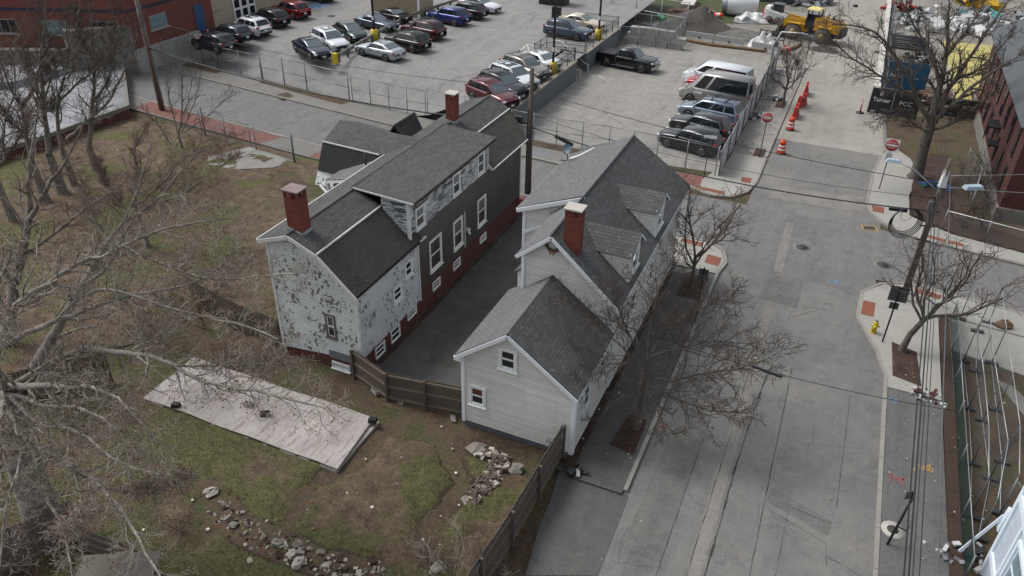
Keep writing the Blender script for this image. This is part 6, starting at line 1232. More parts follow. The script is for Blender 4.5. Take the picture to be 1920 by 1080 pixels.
# ================================================================== trees
import numpy as np
def bark(name,a,b,s=5):
    if name in MATS: return MATS[name]
    k=NT(name); f=k.noise(s,7,.75); k.col(k.ramp(f,[(.35,a),(.5,tuple(.5*(x+y) for x,y in zip(s2l(a)[:3],s2l(b)[:3]))),(.62,b)])); k.b.inputs['Roughness'].default_value=.95; k.bump(f,.8,.03); MATS[name]=k.m; return k.m
B_li=bark('lichen_bark','58544d','a09b90',4); B_dk=bark('dark_bark','3d3833','665f57',6); B_gr=bark('grey_bark','4d4944','827c73',5); B_tw=plain('twig_brown','4a413a',.9,var=.2,scale=2); B_twr=plain('twig_red','6a5a50',.9,var=.2,scale=2); B_twl=plain('twig_grey','8f897e',.9,var=.2,scale=2)
B_bud=plain('buds','805642',.8,var=.35,scale=9)
class Wood:
    def __init__(s,seed): s.r=random.Random(seed); s.big=MB(); s.mid=MB(); s.small=MB(); s.tips=[]; s.n=0
    def tube(s,mb,pts,rs,n):
        # light tube with n sides
        V=mb.v; F=mb.f; i0=len(V); N=len(pts)
        for i in range(N):
            p=pts[i]; q=pts[min(i+1,N-1)]; o=pts[max(i-1,0)]; dx,dy,dz=q[0]-o[0],q[1]-o[1],q[2]-o[2]; l=sqrt(dx*dx+dy*dy+dz*dz) or 1; dx/=l; dy/=l; dz/=l
            if abs(dz)<.9: ux,uy,uz=-dy,dx,0.0
            else: ux,uy,uz=0.0,-dz,dy
            l=sqrt(ux*ux+uy*uy+uz*uz) or 1; ux/=l; uy/=l; uz/=l; wx,wy,wz=dy*uz-dz*uy,dz*ux-dx*uz,dx*uy-dy*ux; r=rs[i]
            for k in range(n):
                a=2*pi*k/n; c,s_=cos(a)*r,sin(a)*r; V.append((p[0]+ux*c+wx*s_,p[1]+uy*c+wy*s_,p[2]+uz*c+wz*s_))
        for i in range(N-1):
            for k in range(n):
                F.append((i0+i*n+k,i0+i*n+(k+1)%n,i0+(i+1)*n+(k+1)%n,i0+(i+1)*n+k)); mb.mi.append(0); mb.sm.append(True)
    def grow(s,p,d,L,r,lev,mx,P):
        R=s.r; n=max(3,int(4+L*.9)) if lev<mx else 3; pts=[tuple(p)]; rs=[r]; p=list(p); d=list(d); dirs=[tuple(d)]
        wob=P.get('wob',.16)*(1+.25*lev); up=P.get('up',.06); re=max(r*P.get('tap',.35),P.get('rmin',.007))
        for i in range(n):
            d=[d[k]+R.gauss(0,wob) for k in range(3)]; d[2]+=up; l=sqrt(sum(x*x for x in d)); d=[x/l for x in d]; p=[p[k]+d[k]*L/n for k in range(3)]
            if p[2]<.4: p[2]=.4
            pts.append(tuple(p)); rs.append(r+(re-r)*(i+1)/n); dirs.append(tuple(d))
        s.n+=1; mb=s.big if r>.07 else (s.mid if r>.02 else s.small); s.tube(mb,pts,rs,8 if r>.12 else 6 if r>.05 else 4 if r>.016 else 3)
        if lev>=mx: s.tips.append(pts[-1]); 
        if lev<mx: s.kids(pts,rs,dirs,L,lev,mx,P)
        return pts
    def kids(s,pts,rs,dirs,L,lev,mx,P,t0=None,count=None):
        R=s.r; k=count or P['k'][min(lev,len(P['k'])-1)]; k=max(2,int(k*R.uniform(.8,1.25))); t0=P.get('t0',.25) if t0 is None else t0; az=R.uniform(0,6.28)
        for j in range(k):
            t=t0+(1-t0)*(j+R.random()*.8)/k; t=min(t,.999); x=t*(len(pts)-1); i=int(x); f=x-i; q=tuple(pts[i][c]+(pts[i+1][c]-pts[i][c])*f for c in range(3)); r=rs[i]+(rs[i+1]-rs[i])*f; d=dirs[i+1]
            az+=2.4+R.uniform(-.5,.5); ang=radians(P.get('ang',42)+R.uniform(-14,14)); dv=Vector(d); o=dv.orthogonal().normalized(); w=dv.cross(o); e=dv*cos(ang)+(o*cos(az)+w*sin(az))*sin(ang)
            e.z+=P.get('lift',.12); e.normalize(); 
            LL=L*P.get('rat',.6)*(1-.45*t)*R.uniform(.6,1.25); s.grow(q,tuple(e),max(LL,.22),max(min(r*.72,r*P.get('rr',.66)),P.get('rmin',.007)),lev+1,mx,P)
    def limb(s,pts,r0,r1,P,mx,lev=1,count=None,t0=.15,jit=.0):
        "a limb along given 3-D points, smoothed, with side growth"
        R=s.r; Q=[Vector(p) for p in pts]; out=[]
        for i in range(len(Q)-1):
            a=Q[max(i-1,0)]; b=Q[i]; c=Q[i+1]; e=Q[min(i+2,len(Q)-1)]; m=max(2,int((c-b).length/.45))
            for j in range(m):
                t=j/m; out.append(.5*((2*b)+(-a+c)*t+(2*a-5*b+4*c-e)*t*t+(-a+3*b-3*c+e)*t**3)+Vector((R.gauss(0,.025),R.gauss(0,.025),R.gauss(0,.025))))
        out.append(Q[-1]); N=len(out); rs=[(r0+(r1-r0)*(i/(N-1))**.8)*R.uniform(.94,1.07) for i in range(N)]; pts=[tuple(p) for p in out]; dirs=[tuple((out[min(i+1,N-1)]-out[max(i-1,0)]).normalized()) for i in range(N)]
        s.tube(s.big if r0>.06 else s.mid,pts,rs,9); L=sum((out[i+1]-out[i]).length for i in range(N-1)); s.kids(pts,rs,dirs,L*P.get('lk',.5),lev,mx,P,t0,count or int(L*P.get('dens',2.2))); return pts
    def finish(s,name,label,base,mats,group=None,buds=0,cat='tree',budsize=.035):
        t=thing(name,label,cat,base,group=group)
        def put(mb,nm,m):
            if mb.f: mb.v=[(v[0]-base[0],v[1]-base[1],v[2]-base[2]) for v in mb.v]; mb.build(nm,m,t,uv=False)
        put(s.big,'trunk',mats[0]); put(s.mid,'branches',mats[1]); put(s.small,'twigs',mats[2])
        if buds:
            b=MB(); R=s.r
            for p in s.tips:
                if R.random()<buds:
                    for q in range(R.randrange(1,4)):
                        x,y,z=p[0]+R.gauss(0,.07),p[1]+R.gauss(0,.07),p[2]+R.gauss(0,.07); a=R.uniform(0,6.28); h=budsize*R.uniform(.5,1.2); k0=len(b.v)
                        b.v+=[(x+h*cos(a),y+h*sin(a),z),(x-h*cos(a+1),y-h*sin(a+1),z+h*.4),(x,y,z+h),(x,y,z-h*.7)]; b.f+=[(k0,k0+1,k0+2),(k0,k0+1,k0+3),(k0,k0+2,k0+3)]; b.mi+=[0]*3; b.sm+=[False]*3
            put(b,'buds',B_bud)
        return t
HD=(-sin(AZ),cos(AZ))
def TP(B,px,py,off):
    r=ray(px,py); t=(B[0]*HD[0]+B[1]*HD[1]+off)/(r.x*HD[0]+r.y*HD[1]); p=CP+r*t; return (p.x,p.y,p.z)
def vase(name,label,base,h,spread,fork,r0,seed,lean=(0,0),nl=6,mats=(B_dk,B_dk,B_tw),P=None,mx=4,group=None,buds=0,bias=None):
    w=Wood(seed); R=w.r; P0=dict(k=(5,5,4,4),rat=.62,ang=38,wob=.13,up=.05,tap=.4,rr=.62,rmin=.006,t0=.2,lift=.1); P0.update(P or {})
    top=(base[0]+lean[0],base[1]+lean[1],base[2]+fork); pts=[base,(base[0]+lean[0]*.35+R.gauss(0,.04),base[1]+lean[1]*.35,base[2]+fork*.5),top]
    w.tube(w.big,[(base[0],base[1],base[2]-.1),(base[0],base[1],base[2]+.15)]+pts[1:],[r0*1.5,r0*1.1,r0*.9,r0*.8],10)
    for i in range(nl):
        a=2*pi*i/nl+R.uniform(-.4,.4); el=R.uniform(.35,1.15); 
        if i==0: el=1.35
        d=[cos(a)*cos(el),sin(a)*cos(el),sin(el)]
        if bias: d=[d[0]+bias[0],d[1]+bias[1],d[2]]
        l=sqrt(sum(x*x for x in d)); d=[x/l for x in d]; L=(h-fork)*sin(el)**2+spread*cos(el)**2; L*=R.uniform(.8,1.05)
        q=(top[0],top[1],top[2]-R.uniform(0,.35)*fork*(i%3>0)); w.grow(q,d,L,r0*R.uniform(.42,.62),1,mx,P0)
    return w.finish(name,label,base,mats,group,buds)
B=(-4.6,24.0); w=Wood(3); P=dict(k=(8,7,6,5),rat=.66,wob=.14,ang=40,up=.02,tap=.35,rr=.58,rmin=.0075,t0=.08,lift=.06,lk=.62)
w.tube(w.big,[(B[0],B[1],0),(B[0],B[1],.35)]+[TP(B,*q) for q in ((1200,745,0),(1207,705,0),(1213,672,0))],[.22,.15,.13,.12,.10],10)
for pts,r0,n_ in (([(1210,700,0),(1255,715,-.3),(1310,700,-.5),(1380,692,-.7),(1455,665,-.9)],.055,24),([(1207,715,0),(1265,745,-.9),(1330,770,-1.4),(1400,772,-1.9)],.045,18),([(1213,675,0),(1250,620,.3),(1310,580,.6),(1375,560,.9)],.05,20),([(1213,672,0),(1222,610,.4),(1235,545,.8),(1262,480,1.2)],.055,20),
 ([(1211,680,0),(1185,640,.1),(1160,590,.2),(1150,520,.3)],.05,18),([(1209,695,0),(1170,680,-.3),(1120,690,-.6),(1070,730,-1.0)],.035,14),([(1210,690,0),(1165,650,.4),(1110,600,.8),(1050,570,1.0)],.04,15),([(1213,672,0),(1265,655,.8),(1340,640,1.5),(1420,645,2.0)],.045,18),([(1207,715,0),(1230,760,-1.2),(1250,815,-2.0)],.03,10),([(1200,740,0),(1160,745,-.8),(1120,790,-1.4)],.025,9)):
    w.limb([TP(B,*q) for q in pts],r0,.012,P,4,1,count=n_)
w.finish('street_tree','wide bare street tree beside the white house rear wing',(B[0],B[1],0),(B_dk,B_dk,B_tw))
vase('street_tree','bare street tree at the pale corner pavement by the white house',(-5.0,35.6,.1),6.3,3.4,1.9,.11,8,nl=7,P=dict(k=(7,6,5,4),rat=.62,wob=.14,rmin=.008),mx=4,bias=(.1,.05))
vase('street_tree','bare tree in the soil square behind the hydrant',(5.35,34.4,.1),6.6,4.0,1.9,.15,12,lean=(.45,.1),nl=7,P=dict(k=(6,6,5,4),rat=.6,wob=.17,ang=46,rmin=.008),mx=4,bias=(.25,.15))
vase('street_tree','small round bare tree between the tan van and the wheel loader',(-4.4,67.9,.1),5.2,3.0,2.0,.11,17,nl=8,P=dict(k=(6,6,5,4),rat=.62,rmin=.010,ang=42),mx=4)
vase('sapling','bare sapling at the bottom edge beside the driveway mouth',(-6.2,12.9,0),4.2,2.4,.5,.05,23,nl=5,mats=(B_gr,B_tw,B_tw),P=dict(k=(6,5,4),rat=.6,wob=.15,rmin=.006),mx=3)
vase('shrub','tangled bare shrub leaning over the grey stockade fence',(-7.9,14.2,0),2.6,2.0,.25,.04,24,nl=9,mats=(B_gr,B_tw,B_twl),P=dict(k=(6,5,4),rat=.6,wob=.25,rmin=.005),mx=3)
vase('shrub','bare brown brush on the bank beside the brick building',(9.6,50.2,0),2.6,2.4,.2,.05,26,nl=9,mats=(B_dk,B_tw,B_tw),P=dict(k=(6,5,4),rat=.6,wob=.25,rmin=.009),mx=3)
vase('shrub','bare bush behind the utility pole near the brick building',(10.2,54.6,0),3.2,2.6,.2,.05,27,nl=9,mats=(B_dk,B_tw,B_tw),P=dict(k=(6,5,4),rat=.6,wob=.22,rmin=.009),mx=3)
for lb,p_,sd_ in (('bare brown brush near the corner of the brick building',(9.4,52.6,0),28),('brush on the bank right of the pole before the chain link fence',(8.6,49.9,0),29),('low brush along the foot of the brick building',(9.9,57.2,0),30)): vase('shrub',lb,p_,2.4,2.6,.2,.045,sd_,nl=9,mats=(B_dk,B_tw,B_tw),P=dict(k=(6,5,4),rat=.6,wob=.24,rmin=.009),mx=3)
strct('leaf_bank',[(7.6,48.6),(12,47.9),(30,45),(30,47.2),(12.2,49.9),(9,50.6),(7.9,51.5)],.09,M_leaf,.1)
# big tree by the work site
B=(5.95,56.6); w=Wood(41); P=dict(k=(7,7,6,5),rat=.6,wob=.12,ang=38,up=.03,tap=.35,rr=.6,rmin=.010,t0=.2,lift=.06,lk=.42,dens=1.1)
w.tube(w.big,[(B[0]-.1,B[1],-.1),(B[0],B[1],.4)]+[TP(B,*q) for q in ((1728,290,0),(1740,250,.1),(1748,215,.2))],[.62,.42,.36,.33,.30],12)
for pts,r0 in (([(1745,230,0),(1722,190,.3),(1700,140,.6),(1640,60,1.0),(1560,45,1.2)],.17),([(1748,215,.2),(1762,160,.5),(1775,90,.8),(1780,0,1.0)],.26),([(1750,215,.2),(1790,150,.3),(1850,60,.2),(1900,-10,.2)],.22),([(1748,235,.2),(1775,205,-.4),(1840,150,-1.0),(1925,95,-1.4)],.2),([(1762,160,.5),(1745,100,1.5),(1715,50,2.4),(1690,0,3)],.14),([(1745,245,.2),(1780,235,-.6),(1830,200,-1.2),(1870,165,-1.6)],.12),([(1740,250,.0),(1715,235,-.6),(1690,215,-1.0),(1640,225,-1.4)],.07),([(1770,110,.8),(1810,60,2.0),(1850,-5,3)],.13),([(1790,150,.3),(1835,130,1.4),(1900,60,2.4)],.11),([(1722,190,.3),(1665,150,-.5),(1600,110,-1),(1540,60,-1.2)],.10)):
    w.limb([TP(B,*q) for q in pts],r0,.03,P,4,1,count=20)
w.finish('big_tree','very large bare dark tree by the do not enter sign and the work site','x' and (B[0],B[1],0),(B_dk,B_dk,B_tw))
# trees of the yard on the left --------------------------------------
PL=dict(k=(7,7,6,5),rat=.62,wob=.15,ang=40,up=.03,tap=.35,rr=.48,rmin=.006,t0=.12,lift=.05,lk=.36,dens=3.0)
B=(-22.2,10.5); w=Wood(51)
w.tube(w.big,[(B[0]+.2,B[1]-.2,-.1),(B[0]+.05,B[1],.6),TP(B,55,900,-.4),TP(B,25,810,-.5),TP(B,10,735,-.4)],[.75,.58,.52,.45,.36],14)
LB=[([(10,735,-.4),(23,724,-.5),(128,726,-1.0),(183,732,-1.6),(236,760,-2.4),(290,830,-3.0)],.17),
 ([(10,735,-.4),(60,700,0),(155,655,.4),(231,651,1.0),(289,633,1.6),(345,600,2.4)],.16),([(155,655,.4),(274,667,-.2),(325,684,-.6),(383,716,-1.0),(505,739,-1.6),(620,770,-2.2)],.12),
 ([(15,760,-.6),(58,827,-1.6),(91,847,-2.2),(187,909,-3.4),(222,948,-4.2),(260,1010,-5.2),(303,1085,-6.2)],.16),([(58,827,-1.6),(74,880,-2.2),(91,940,-3.0),(117,990,-3.8),(136,1085,-5.2)],.10),
 ([(-20,700,-.2),(29,575,.5),(87,536,.9),(144,494,1.4),(191,480,1.8),(231,463,2.2),(307,427,2.8),(361,420,3.2),(433,409,3.8)],.15),([(231,463,2.2),(339,509,2.0),(395,522,1.8),(505,516,1.4),(560,514,1.0)],.07),
 ([(25,640,0),(87,610,.2),(137,590,.6),(231,557,1.0),(314,543,1.4),(383,521,1.9),(451,463,2.6)],.11),([(162,550,1.0),(200,545,1.0),(253,556,.8),(361,590,.4),(433,604,0),(523,637,-.6)],.075),
 ([(15,740,-.6),(80,760,-1.2),(165,770,-2.0),(215,800,-2.6),(262,860,-3.4)],.12),([(20,745,-.8),(70,790,-1.8),(150,812,-2.6),(230,868,-3.6),(300,890,-4.4)],.09),([(187,909,-3.4),(250,925,-3.4),(300,915,-3.2),(350,898,-3.0)],.05),
 ([(222,948,-4.2),(160,960,-5.0),(128,985,-5.6)],.05),([(10,735,-.4),(-10,660,-1.5),(-5,560,-2.2),(20,470,-2.8)],.13),([(5,735,-.6),(0,830,-2.0),(-10,940,-3.4)],.12),([(322,684,-.6),(400,690,-.2),(480,680,.4),(560,690,.8)],.05),([(15,750,-.6),(40,850,-2.6),(10,960,-4),(0,1060,-5)],.08)]
for pts,r0 in LB: w.limb([TP(B,*q) for q in pts],r0*.85,.022,PL,4,1,count=max(10,int(12+len(pts)*3)))
w.finish('lichen_tree','huge bare tree with pale lichen covered limbs in the lower left corner',(B[0],B[1],0),(B_li,B_li,B_twl),buds=.35)
def lefttree(label,B,limbs,seed,mats=(B_gr,B_gr,B_twr),trunk=None,r=.3,mx=4,buds=.2,cnt=12,P=PL,name='tree'):
    w=Wood(seed)
    if name=='tree' and seed>=70: q0=TP(B,*limbs[0][0][0]); B=(q0[0],q0[1]+.1); limbs=[([(q[0],q[1],q[2]-.1*HD[1]) for q in p_],r_) for p_,r_ in limbs]; r=limbs[0][1]*1.15
    if trunk: w.tube(w.big,[(B[0],B[1],-.1)]+[TP(B,*q) for q in trunk],[r*1.5]+[r*(1-.5*i/len(trunk)) for i in range(len(trunk))],10)
    for pts,r0 in limbs: w.limb([TP(B,*q) for q in pts],r0,.02,P,mx,1,count=cnt)
    return w.finish(name,label,(B[0],B[1],0),mats,buds=buds)
lefttree('bare grey tree leaning right across the middle of the left lawn',(-28.3,14.5),[([(65,691,.5),(108,615,1),(155,536,1.6),(202,453,2.2),(231,417,2.6),(253,370,3),(267,330,3.6),(285,270,4.4)],.24),([(155,536,1.6),(200,500,1.0),(240,430,.6),(268,380,0)],.10),([(202,453,2.2),(170,400,3),(150,330,3.6)],.09),([(231,417,2.6),(290,380,3.2),(350,310,4),(400,255,4.6)],.07)],61,trunk=[(20,790,0),(65,691,.5)],r=.34,buds=.1,cnt=14)
lefttree('thick grey trunk at the left edge above the lichen tree',(-32.5,17.0),[([(12,640,.2),(25,547,.6),(54,420,1.2),(54,348,1.8),(62,270,2.4),(75,190,3)],.32),([(25,547,.6),(-10,470,.6),(-20,380,.6)],.14),([(54,420,1.2),(90,350,.6),(130,290,.2),(160,220,0)],.13),([(40,480,1),(100,440,1.6),(170,385,2.2),(240,340,2.8)],.10)],62,trunk=[(0,700,0),(12,640,.2)],r=.4,buds=.12,cnt=16)
PM2=dict(PL); PM2.update(k=(8,7,6,5),rmin=.008,ang=36,up=.06,lk=.42)
for i,(lb,B,limbs,r) in enumerate([
 ('bare tree with a forked dark trunk before the white warehouse roof',(-44.2,28.2),[([(58,300,0),(50,250,.1),(38,198,.2),(17,164,.4),(0,110,.6)],.16),([(40,200,.2),(69,150,.2),(82,60,.4),(90,-10,.5)],.14),([(50,250,.1),(20,230,.4),(-10,180,.6)],.08)],.26),
 ('tall straight bare tree whose pale top reaches the upper left edge',(-44.0,29.6),[([(92,290,0),(82,200,.2),(78,150,.3),(76,110,.4),(91,86,.5),(75,40,.6),(66,-10,.7)],.2),([(80,160,.3),(110,120,.0),(140,60,-.2),(150,0,-.3)],.10),([(78,200,.2),(60,150,.8),(45,90,1.2)],.08)],.28),
 ('bare slim tree in the middle of the row by the warehouse',(-43.6,31.0),[([(118,285,0),(108,225,.1),(110,184,.2),(120,150,.3),(128,80,.4),(118,0,.5)],.15),([(110,190,.2),(150,150,.4),(190,120,.6),(225,60,.8)],.08)],.2),
 ('dark bare tree with a long diagonal limb by the brick sidewalk',(-43.4,33.6),[([(168,280,0),(172,215,.1),(176,172,.2),(174,103,.3),(170,26,.4),(160,-20,.5)],.18),([(125,262,.0),(177,215,.0),(203,193,.2),(224,150,.4),(250,100,.6),(262,40,.8)],.12),([(176,190,.2),(205,145,.8),(215,80,1.2),(222,10,1.6)],.09),([(174,120,.3),(150,70,.8),(140,20,1.0)],.07)],.24),
 ('young bare tree of many thin upright stems by the brick sidewalk',(-42.0,38.6),[([(335,255,0),(342,190,.1),(338,120,.2),(345,70,.3)],.06),([(335,255,0),(318,190,.4),(312,120,.6),(300,70,.7)],.05),([(340,250,0),(365,190,-.2),(378,130,-.4)],.04),([(345,250,0),(390,215,-.4),(440,170,-.8)],.04),([(335,250,0),(355,180,.5),(360,110,.9)],.04),([(320,270,0),(300,240,-.5),(265,200,-.8)],.05)],.09),
 ('low bare tree spreading over the left lawn toward the tar pad',(-36.5,25.5),[([(255,385,0),(300,350,.3),(340,300,.6),(400,275,.9),(440,255,1.1)],.08),([(250,390,0),(262,330,.6),(250,290,1),(270,240,1.4)],.08),([(255,385,0),(330,370,-.4),(390,330,-.8),(430,300,-1)],.06),([(245,400,0),(210,360,.4),(180,300,.8)],.07)],.16),
 ('bare tree crowding the far left edge with reddish twigs',(-46.0,24.5),[([(-10,330,0),(5,280,.2),(10,220,.4),(30,160,.6),(20,90,.8)],.14),([(-5,310,0),(30,270,.4),(60,220,.8)],.08),([(0,280,.2),(-10,200,.6),(5,120,.9),(40,60,1.2)],.08)],.24)]):
    if limbs[0][0][0][0]>0: pass
    lefttree(lb,B,limbs,70+i,r=r,trunk=[limbs[0][0][0]],mx=4 if i!=4 else 3,buds=.08 if i in(5,6) else .03,cnt=25 if i!=4 else 14,P=PM2,mats=(B_gr,B_gr,B_tw if i<5 else B_twr))
for lb,p,h,sd_ in (('leafless brush along the brick sidewalk',(-40.2,39.6,0),1.5,81),('leafless bramble by the fence behind the old house yard',(-27.0,24.6,0),1.6,82),('brown brush at the corner of the old house',(-21.6,21.0,0),1.2,83),('tangle of dry brush between the slab and the plywood fence',(-26.2,20.2,0),1.5,84),('dead brush by the stone trench near the stockade fence',(-9.3,14.6,0),1.0,85)):
    vase('shrub',lb,p,h,h*1.3,.15,.03,sd_,nl=10,mats=(B_gr,B_tw,B_twr),P=dict(k=(6,5,4),rat=.6,wob=.28,rmin=.006),mx=3,buds=.15)
for lb,p_,h_,sd_ in (('heap of dead brush left of the plywood fence panel',(-27.8,21.0,0),1.3,91),('dead brush along the back edge of the covered slab',(-23.0,20.6,0),1.0,92),('dry brush in the trench by the stones at the bottom',(-17.6,12.2,0),.7,93),('dead brush behind the picket panel at the lower left',(-23.4,9.4,0),1.4,94),('grey brush against the stockade fence near the camera',(-8.2,11.6,0),1.6,95)):
    vase('shrub',lb,p_,h_,h_*1.5,.1,.025,sd_,nl=10,mats=(B_gr,B_tw,B_twr),P=dict(k=(6,5,4),rat=.6,wob=.3,rmin=.0055),mx=3,buds=.05)
# dry leaves in the verges
# ================================================================== buildings on the edges
# white warehouse roof, left
M_wroof=plain('white_membrane','7b7d80',.8,var=.45,scale=.5); M_par=concrete('parapet','6f6c66',.2)
t=thing('warehouse','low flat building with pale membrane roof at the left edge','warehouse',(-52,34,0))
HW=.8; wl=PG([(-60,310),(0,287),(110,250),(240,203),(229,112),(0,168),(-80,190)],HW); wl=[(p.x,p.y) for p in wl]
b=MB(); b.prism(wl,-.1,HW,brick('old_red_brick','57332c','4a3c36')); part('wall',b,None,t)
b=MB(); b.prism(wl,HW,HW+.06,M_wroof); part('roof',b,M_wroof,t)
b=MB()
for i_,w_ in ((0,.22),(1,.22),(2,.22),(3,.3),(4,.7),(5,.7)): p_,q_=wl[i_],wl[i_+1]; b.beam((p_[0],p_[1],HW+.1),(q_[0],q_[1],HW+.1),w_,.3)
part('parapet',b,M_par,t)
wu=[(p.x,p.y) for p in PG([(-60,160),(30,152),(118,128),(105,100),(30,118),(-60,130)],HW+.6)]; b=MB(); b.prism(wu,.1,HW+.6,M_wroof); part('upper_roof',b,M_wroof,t)
g_=G(86,132,HW+.7); b=MB(); b.box((g_.x,g_.y,HW+.9),(.8,.6,.9)); g2=G(92,205,HW); b.box((g2.x,g2.y,HW+.45),(1.3,1.0,.8)); part('roof_unit',b,M_iron,t)
b=MB(); b.beam((g2.x-.5,g2.y,HW),(g2.x-.5,g2.y,HW+2.2),.08,.08); b.beam((g2.x-.5,g2.y,HW+2.2),(g2.x+.5,g2.y+.3,HW+2.2),.08,.08); part('vent_hood',b,M_black,t)
# brick school
M_sbrick=brick('school_brick','6e3a32','6b5148',.22,.08,.16); M_beige=concrete('beige_render','a39a85',.08); M_navy=plain('navy_band','1c2338',.6,var=.1)
t=thing('brick_school','long red brick building with blue band, blue door and beige garage front','school building',(-60.5,58,1.6))
cA=Vector((-58.9,50.6,0)); cB=Vector((-59.0,60.9,0)); cC=Vector((-59.0,76,0)); cD=Vector((-75,44,0))
def wallq(b,a,c,z0,z1,m=None,off=0): 
    d=(c-a).normalized(); n=Vector((d.y,-d.x,0))*off; b.face([a+n+Vector((0,0,z0)),c+n+Vector((0,0,z0)),c+n+Vector((0,0,z1)),a+n+Vector((0,0,z1))],m)
b=MB(); wallq(b,cA,cB,-.5,9); wallq(b,cD,cA,-.5,9); b.face([(-59,50.6,9),(-59,76,9),(-90,76,9),(-90,44,9),(-75,44,9)]); part('brick_wall',b,M_sbrick,t)
b=MB(); wallq(b,cB,cC,-.5,9); part('beige_wall',b,M_beige,t)
b=MB(); wallq(b,cA,cB,5.25,5.5,None,.03); wallq(b,cD,cA,5.25,5.5,None,.03); part('blue_band',b,M_navy,t)
b=MB()
for z in (3.2,4.4): wallq(b,cB,cC,z,z+.04,None,.02)
part('render_joint',b,M_par,t)
def win3(c,u,n,w,h,gm,lab='window'):
    b=MB(); c=Vector(c); u=Vector(u); n=Vector(n); z=Vector((0,0,1))
    def br(cu,cz,su,sz,d,m=None): P=[c+u*(cu+i*su/2)+z*(cz+j*sz/2)+n*dd for dd in(0,d) for i,j in((-1,-1),(1,-1),(1,1),(-1,1))]; b.raw(P,[(0,3,2,1),(4,5,6,7),(0,1,5,4),(1,2,6,5),(2,3,7,6),(3,0,4,7)],m)
    br(0,0,w,h,.03); br(0,-h/2-.08,w+.3,.14,.14)
    o=part('window',b,M_conc,t); b.__init__(); 
    for i in range(3): br((i-1)*w/3,0,w/3-.08,h-.12,.05)
    b.build('pane',gm,o,world=True)
M_pale=plain('pale_glass','6f8388',.25,var=.25)
win3((-58.93,53.9,3.9),(0,1,0),(1,0,0),2.0,1.2,M_pale)
dd=(cA-cD).normalized(); nn=Vector((dd.y,-dd.x,0))
for s,zz,gm in ((.86,3.9,M_cglass),(.62,3.9,M_pale),(.36,3.9,M_cglass),(.15,3.9,M_cglass)): p=cD.lerp(cA,s); win3((p.x,p.y,zz),dd,nn,2.2,1.2,gm)
b=MB(); b.box((-58.93,59.0,3.1),(.06,1.15,2.5)); part('blue_door',b,plain('door_blue','2f5075',.5,var=.12),t); b=MB(); b.box((-58.92,65.4,3.2),(.08,3.3,3.2)); o=part('garage_door',b,M_trimW,t)
b=MB(); [b.box((-58.86,65.4+dy,zz),(.02,.7,.75)) for dy in (-1.1,0,1.1) for zz in (2.4,3.4,4.3)]; b.build('pane',M_cglass,o,world=True)
b=MB(); b.prism([(-58.8,50.4),(-58.4,50.4),(-58.4,58.2),(-58.8,58.2)],-.1,2.1,M_jer); part('low_block_wall',b,M_jer,t)
b=MB(); b.prism([(-62,46.5),(-58.8,50.4),(-59.0,51),(-63,47)],-.1,4.2,M_par); b.prism([(-75,40),(-62,46.5),(-63,47),(-75,41)],-.1,2.6,M_par); part('concrete_ramp_wall',b,M_par,t)
# beige corrugated shed
t=thing('beige_shed','beige corrugated metal shed at the top edge behind the black convertible','shed',(-44.3,77,1.8)); b=MB(); x0,x1=-48.4,-44.1
M_bg=plain('beige_metal','a1957f',.6,var=.07)
n=44
sc=[tuple(G(*p_,1.8))[:2] for p_ in ((697,22),(786,34),(812,17))]; sc.append((sc[0][0]+sc[2][0]-sc[1][0],sc[0][1]+sc[2][1]-sc[1][1]+.01)); b.prism(sc,1.7,5.4,M_bg); v3=lambda q_: Vector((q_[0],q_[1],0))
for i in range(36): q=v3(sc[0]).lerp(v3(sc[1]),(i+.5)/36); b.box((q.x,q.y-.03,3.4),(.06,.07,3.4),-.2)
for i in range(44): q=v3(sc[1]).lerp(v3(sc[2]),(i+.5)/44); b.box((q.x+.03,q.y,3.4),(.06,.07,3.4),-.2)
part('wall',b,M_bg,t); b=MB(); b.prism([(sc[0][0]-.2,sc[0][1]-.2),(sc[1][0]+.2,sc[1][1]-.2),(sc[2][0]+.2,sc[2][1]+.2),(sc[3][0]-.2,sc[3][1]+.2)],5.4,5.55,M_galvD); part('roof',b,M_galvD,t); b=MB(); b.box((sc[1][0],sc[1][1]-.02,3.5),(.16,.16,3.6),-.2); part('corner_trim',b,M_trimW,t)
# brick building, right
M_rbrick=brick('dark_red_brick','4a2522','4a2f2a',.22,.08,.14); t=thing('brick_tower_building','dark red brick building with tall slit windows at the right edge','brick building',(14,62,0))
b=MB(); b.face([(10.5,76,0),(10.5,52,0),(10.5,52,6.1),(10.5,76,6.1)]); b.face([(10.5,52,0),(40,52,0),(40,52,6.1),(10.5,52,6.1)]); part('wall',b,M_rbrick,t); b=MB(); b.prism([(10.35,51.85),(40,51.85),(40,52.0),(10.5,52.0),(10.5,76),(10.35,76)],-.1,.9,M_par); part('plinth',b,M_par,t)
b=MB(); b.face([(10.0,76.4,6.1),(10.0,51.6,6.1),(16,57,11),(16,72,11)]); b.face([(10.0,51.6,6.1),(40,51.6,6.1),(40,57,11),(16,57,11)]); b.face([(10,76.4,6.05),(10,51.6,6.05),(10.5,52,6.0),(10.5,76,6.0)]); part('roof',b,plain('slate_roof','43484c',.7,var=.15,scale=1.2,bump=.4),t)
for i in range(8):
    for z0,z1 in ((1.2,2.9),(3.5,5.5)):
        y=54+i*2.75; b=MB(); b.box((10.47,y,(z0+z1)/2),(.1,.75,z1-z0)); o=part('window',b,plain('window_dark_frame','241c1b',.6),t); b=MB(); b.box((10.415,y,(z0+z1)/2),(.02,.55,z1-z0-.2)); b.build('pane',M_cglass,o,world=True)
